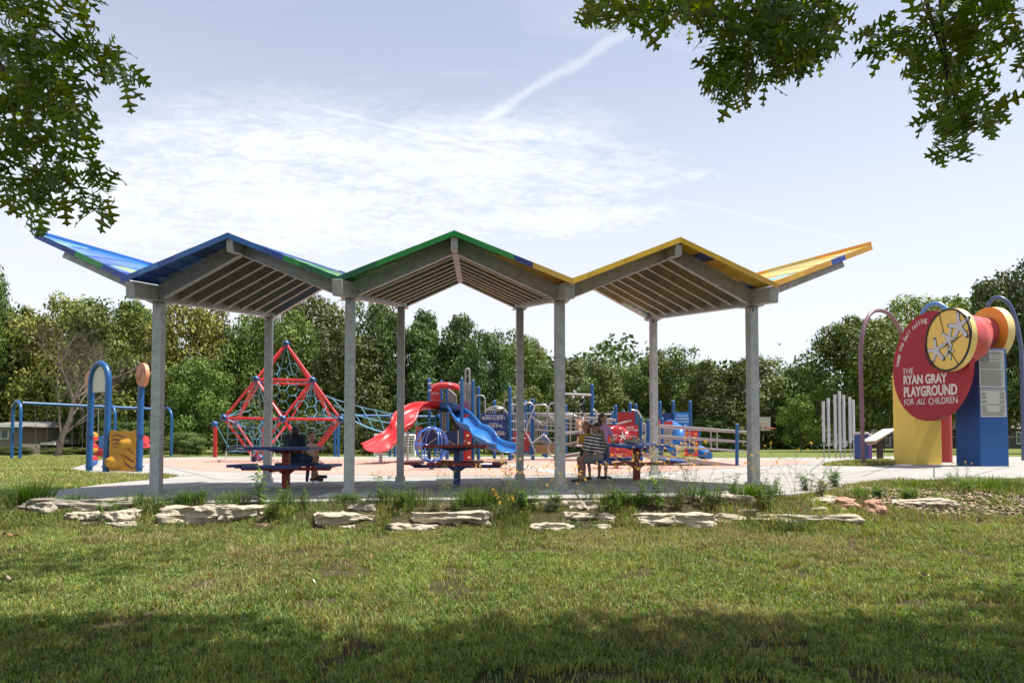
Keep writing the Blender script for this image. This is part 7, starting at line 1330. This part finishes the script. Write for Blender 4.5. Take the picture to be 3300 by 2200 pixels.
FL = [(1570, 9.7, 0.55, 12, 'flowering plant right of the red picnic table, leftmost of the flowering ones'), (1660, 9.65, 0.62, 34, 'thick yellow flowering plant in front of the third back post'), (1760, 9.6, 0.50, 22, 'yellow flowering plant left of the third front post'), (1880, 9.6, 0.48, 14, 'yellow flowering plant in front of the striped woman'), (1985, 9.6, 0.60, 20, 'yellow flowering plant below the drink can'), (2080, 9.65, 0.62, 26, 'yellow flowering plant in front of the right table post'),
      (2170, 9.7, 0.80, 40, 'tallest yellow flowering plant right of the right table'), (2235, 9.7, 0.74, 34, 'yellow flowering plant overlapping the right ramp'), (2440, 9.75, 0.55, 14, 'yellow flowering plant at the rightmost front post'), (2560, 10.2, 0.75, 9, 'thin stemmed flowering plant right of the rightmost front post'), (1630, 9.3, 0.34, 16, 'low yellow flowering plant in front of the thick one'), (2640, 10.6, 0.5, 6, 'sparse flowering plant below the chime tubes'), (3115, 12.8, 0.42, 3, 'lone flowering stem in front of the blue box')]
for px, D_, H_, nf, lb in FL: weed(px, D_, H_, 0.42, max(4, nf // 4), lb, 0.055, 0.005, 34, (0.11, 0.17, 0.045), flowers=nf, group='yellow wildflowers along the stones', name='wildflower_plant', cat='wildflower', fine=True)
# fallen leaves and scraps
for px, py_, s, lb, c in ((35, 1725, 0.10, 'curled brown fallen leaf at the far left of the lawn', (0.25, 0.10, 0.04)), (30, 1862, 0.05, 'pale curled leaf in the left lawn', (0.5, 0.38, 0.3)), (1014, 1872, 0.035, 'tiny white scrap in the middle lawn', (0.7, 0.7, 0.7)), (3160, 1678, 0.07, 'pinkish dry leaf in the right lawn', (0.45, 0.25, 0.18)), (2268, 1758, 0.07, 'pale dry leaf at the edge of the bare patch', (0.5, 0.36, 0.25)), (2978, 1850, 0.06, 'small pale leaf in the right lawn', (0.5, 0.38, 0.25))):
    d = ray(px, py_); D_ = 6.0
    for _ in range(30): D_ = (CAMZ - float(lawnz(np.array([d.x * D_]), np.array([D_]))[0]) - 0.05) / -d.z
    p = V3(d.x * D_, D_, CAMZ + d.z * D_); m = MB(); k = 10
    for i in range(k): t0, t1 = i / k, (i + 1) / k; w0, w1 = s * .5 * math.sin(math.pi * t0) ** .7, s * .5 * math.sin(math.pi * t1) ** .7; z0, z1 = 0.02 * math.sin(t0 * 7), 0.02 * math.sin(t1 * 7); m.add([p + V3((t0 - .5) * s * 2, -w0, z0 + w0 * .6), p + V3((t1 - .5) * s * 2, -w1, z1 + w1 * .6), p + V3((t1 - .5) * s * 2, w1, z1 - .0), p + V3((t0 - .5) * s * 2, w0, z0)], [(0, 1, 2, 3)])
    tag(m.build('fallen_leaf', pbr('dry_leaf_' + str(px), c, 0.8, var=0.3, scale=20)), lb, 'leaf')

# ------------------------------------------------------------------ overhanging oaks
OAKL = pbr('oak_leaves', (0.060, 0.105, 0.015), 0.42, col2=(0.105, 0.155, 0.024), attr='tint', trans=0.50, spec=0.35, scale=3)
def oakleaf():
    half = [(0.0, 0.02), (0.02, 0.04), (0.10, 0.22), (0.14, 0.25), (0.155, 0.06), (0.21, 0.045), (0.25, 0.05), (0.33, 0.30), (0.40, 0.40), (0.43, 0.36), (0.40, 0.22), (0.42, 0.07), (0.50, 0.06), (0.58, 0.09), (0.68, 0.34), (0.75, 0.36), (0.76, 0.31), (0.71, 0.18), (0.735, 0.07), (0.80, 0.06), (0.86, 0.09), (0.93, 0.20), (0.97, 0.19), (0.955, 0.08), (1.06, 0.0)]
    V = [(0, 0, 0)]; V = []; F = []; n = len(half)
    for x, y in half: V.append((x, y, 0.10 * y - 0.12 * x * x))
    for x, y in half: V.append((x, -y, 0.10 * y - 0.12 * x * x))
    for x, y in half: V.append((x if x < 1 else 1.0, 0.0, -0.12 * x * x))
    for i in range(n - 1): F += [(i, i + 1, 2 * n + i + 1, 2 * n + i), (2 * n + i, 2 * n + i + 1, n + i + 1, n + i)]
    return np.array(V), np.array(F)
LVt, LFt = oakleaf()
def leafcloud(P, size, r, hang=0.5):
    n = len(P); d = r.normal(size=(n, 3)); d[:, 2] -= hang; d /= np.linalg.norm(d, axis=1)[:, None]; up = r.normal(size=(n, 3)) * 0.6 + np.array([0, 0, 1.0]); s = np.cross(d, up); s /= np.linalg.norm(s, axis=1)[:, None]; nn = np.cross(s, d); sz = size * r.uniform(0.7, 1.2, n)
    V = P[:, None, :] + sz[:, None, None] * (LVt[None, :, 0, None] * d[:, None, :] + LVt[None, :, 1, None] * s[:, None, :] * 0.95 + LVt[None, :, 2, None] * nn[:, None, :] * r.uniform(-1, 2.5, n)[:, None, None]); F = (np.arange(n)[:, None, None] * len(LVt) + LFt[None]).reshape(-1, 4)
    c = np.repeat(r.uniform(0.65, 1.4, (n, 1)) * np.stack([r.uniform(0.85, 1.3, n), np.ones(n), np.full(n, 0.9)], 1), len(LVt), axis=0); return V.reshape(-1, 3), F, c
def oak(name_label, blobs, limbs, shade, loc, seed, twigs=()):
    r = np.random.default_rng(seed); rt = thing('oak_tree', name_label, 'tree', loc, 'oaks overhanging the lawn'); P = []
    for (px, py, rad, k, D0, D1) in blobs:
        for _ in range(k):
            a = r.uniform(0, 6.28); q_ = rad * math.sqrt(r.random()); D_ = r.uniform(D0, D1); P.append(tuple(at(px + q_ * math.cos(a), py - 22 + q_ * math.sin(a), D_)))
    V1, F1, c1 = leafcloud(np.array(P), 0.145, r); S = []
    for (cx, cy, cz, rx, ry, rz, k) in shade:  # unseen crown leaves above the view, placed to shade the near lawn
        q_ = r.normal(size=(k, 3)); q_ /= np.linalg.norm(q_, axis=1)[:, None]; q_ *= r.random((k, 1)) ** 0.4; S.append(np.array([[cx, cy, cz]]) + q_ * np.array([[rx, ry, rz]]))
    S = np.concatenate(S); V2, F2, c2 = leafcloud(S, 0.26, r)
    np_mesh('foliage', np.concatenate([V1, V2]), np.concatenate([F1, F2 + len(V1)]), OAKL, rt, np.concatenate([c1, c2]))
    for pts, r0, r1 in limbs: TB_ = MB().tube([Vector(p) for p in pts], [r0 + (r1 - r0) * i / (len(pts) - 1) for i in range(len(pts))], 10).build('limb' if r0 < 0.15 else 'trunk', BARK, rt)
    m = MB()
    for pts, r0 in twigs: m.tube([at(*p) for p in pts], [r0 * (1 - 0.75 * i / (len(pts) - 1)) for i in range(len(pts))], 6)
    if twigs: m.build('twigs', pbr('dark_twig' + str(seed), (0.03, 0.022, 0.017), 0.8), rt)
NB = (3.9, 5.0)
bl = [(30, 40, 110, 60), (130, 50, 80, 34), (245, 40, 55, 18), (110, 190, 90, 44), (20, 230, 120, 70), (160, 250, 80, 36), (265, 165, 45, 15), (330, 200, 45, 16), (385, 225, 40, 14), (400, 285, 28, 7), (230, 345, 70, 30), (110, 390, 110, 66), (20, 440, 110, 66), (250, 430, 55, 22), (95, 545, 105, 62), (200, 600, 75, 36), (310, 590, 45, 15), (325, 665, 42, 16), (130, 655, 60, 20), (20, 600, 90, 40)]
blobs = [(x, y, rd_, int(k * 0.95), 3.9, 4.9) for x, y, rd_, k in bl]
tw = [([(60, 20, 4.4), (150, 80, 4.3), (230, 150, 4.25), (300, 190, 4.2), (380, 230, 4.2)], 0.014), ([(-40, 200, 4.5), (60, 280, 4.4), (170, 350, 4.3), (240, 400, 4.3)], 0.014), ([(-40, 480, 4.5), (80, 545, 4.4), (200, 580, 4.3), (320, 640, 4.25)], 0.013), ([(255, 155, 4.25), (310, 140, 4.2), (370, 150, 4.2)], 0.006)]
oak('pin oak whose lobed leaves hang into the top left corner', blobs, [([(-6.5, -3.5, -0.6), (-6.4, -3.4, 2.5), (-6.0, -3.0, 5.5), (-5.2, -2.4, 8.5)], 0.42, 0.22), ([(-6.2, -3.2, 4.5), (-5.2, 0.5, 5.2), (-4.2, 3.0, 4.6), (-3.6, 4.3, 3.9), (-3.3, 4.4, 3.2)], 0.13, 0.016), ([(-6.1, -3.0, 5.0), (-4.5, -1.0, 6.6), (-3.0, 0.8, 7.2)], 0.14, 0.09), ([(-3.0, 0.8, 7.2), (-1.2, 2.8, 7.5), (0.6, 4.8, 7.6), (1.6, 5.2, 7.7)], 0.085, 0.02), ([(-2.2, 1.8, 7.35), (-1.8, 4.5, 7.7), (-1.3, 7.4, 8.0)], 0.06, 0.015)],
    [(-4.6, 0.4, 7.2, 3.4, 2.7, 1.8, 2600), (-0.6, 0.4, 7.6, 2.8, 2.2, 1.4, 1500), (0.3, 4.0, 7.5, 2.5, 1.2, 0.9, 2100), (-1.3, 6.8, 7.9, 1.6, 1.5, 0.6, 200), (-2.6, 4.8, 7.0, 1.6, 1.4, 0.7, 300), (-4.6, 3.6, 6.3, 1.4, 1.2, 0.7, 170), (-7.5, 4.5, 6.5, 1.6, 2.0, 1.0, 260)], (-6.5, -3.5, -0.6), 41, tw)
bm_ = [(1900, 40, 45, 16), (1960, 45, 55, 22), (2030, 50, 50, 18), (2095, 55, 55, 22), (2170, 50, 55, 24), (2240, 45, 70, 40), (2330, 40, 80, 52), (2420, 50, 80, 52), (2510, 60, 80, 50), (2600, 50, 75, 44), (2680, 60, 38, 15), (2655, 130, 50, 20), (2570, 150, 75, 42), (2470, 150, 70, 36), (2370, 140, 65, 30), (2330, 190, 45, 14), (2310, 265, 38, 13), (2380, 255, 60, 28), (2470, 230, 65, 32), (2550, 215, 45, 16), (2620, 190, 38, 12), (2330, 315, 36, 12), (2385, 305, 32, 10), (2350, 345, 20, 5),
       (2820, 120, 32, 9), (2850, 170, 40, 14), (2920, 130, 50, 20), (2980, 180, 55, 24), (3060, 40, 70, 36), (3080, 130, 60, 30), (3160, 60, 70, 38), (3240, 30, 60, 28), (3140, 150, 55, 24), (3040, 260, 75, 44), (2960, 270, 40, 12), (3120, 290, 60, 28), (3070, 370, 65, 32), (3160, 380, 50, 20), (3205, 350, 28, 7), (3010, 420, 42, 15), (3080, 450, 50, 20), (3040, 500, 32, 9), (3290, 120, 35, 11), (3300, 190, 25, 6)]
tw2 = [([(2500, -20, 4.4), (2480, 80, 4.35), (2450, 170, 4.3), (2420, 240, 4.3), (2390, 300, 4.25)], 0.013), ([(2560, -10, 4.4), (2350, 60, 4.3), (2200, 40, 4.3), (2050, 30, 4.3), (1930, 40, 4.3)], 0.013), ([(2320, 60, 4.3), (2270, 120, 4.2), (2232, 165, 4.2)], 0.005), ([(2980, -20, 4.4), (3000, 60, 4.35), (3040, 180, 4.3), (3060, 300, 4.3), (3040, 420, 4.25)], 0.014), ([(3030, -20, 4.4), (3035, 90, 4.3), (3060, 260, 4.3), (3090, 380, 4.3)], 0.012), ([(3000, 55, 4.3), (2930, 100, 4.25), (2860, 120, 4.2)], 0.006), ([(2980, -15, 4.3), (2960, 25, 4.3), (2955, 55, 4.3)], 0.005)]
oak('pin oak whose lobed leaves hang along the top right of the picture', [(x, y, rd_, int(k * 1.0), 3.9, 4.9) for x, y, rd_, k in bm_], [([(6.8, -3.8, -0.6), (6.7, -3.7, 2.5), (6.3, -3.3, 5.5), (5.4, -2.6, 8.8)], 0.45, 0.22), ([(6.5, -3.4, 4.6), (4.8, 0.5, 5.6), (2.8, 3.2, 4.6), (1.9, 4.3, 3.6)], 0.13, 0.014), ([(6.1, -3.1, 6.0), (5.6, 0.5, 7.0), (4.8, 3.0, 7.4), (4.0, 5.0, 7.5)], 0.13, 0.03), ([(5.4, 1.5, 7.1), (6.8, 3.5, 7.4), (8.1, 5.2, 7.7)], 0.07, 0.015), ([(6.5, -3.4, 4.8), (5.0, 1.5, 5.2), (3.6, 3.8, 4.3), (2.75, 4.35, 3.5)], 0.12, 0.014)],
    [(4.8, 0.8, 7.2, 3.6, 2.7, 1.6, 2900), (8.2, 3.4, 7.4, 2.4, 2.6, 1.6, 1100), (5.0, 4.0, 7.4, 3.3, 1.2, 0.9, 2700), (8.2, 5.2, 7.6, 1.4, 1.4, 0.7, 260)], (6.8, -3.8, -0.6), 42, tw2)
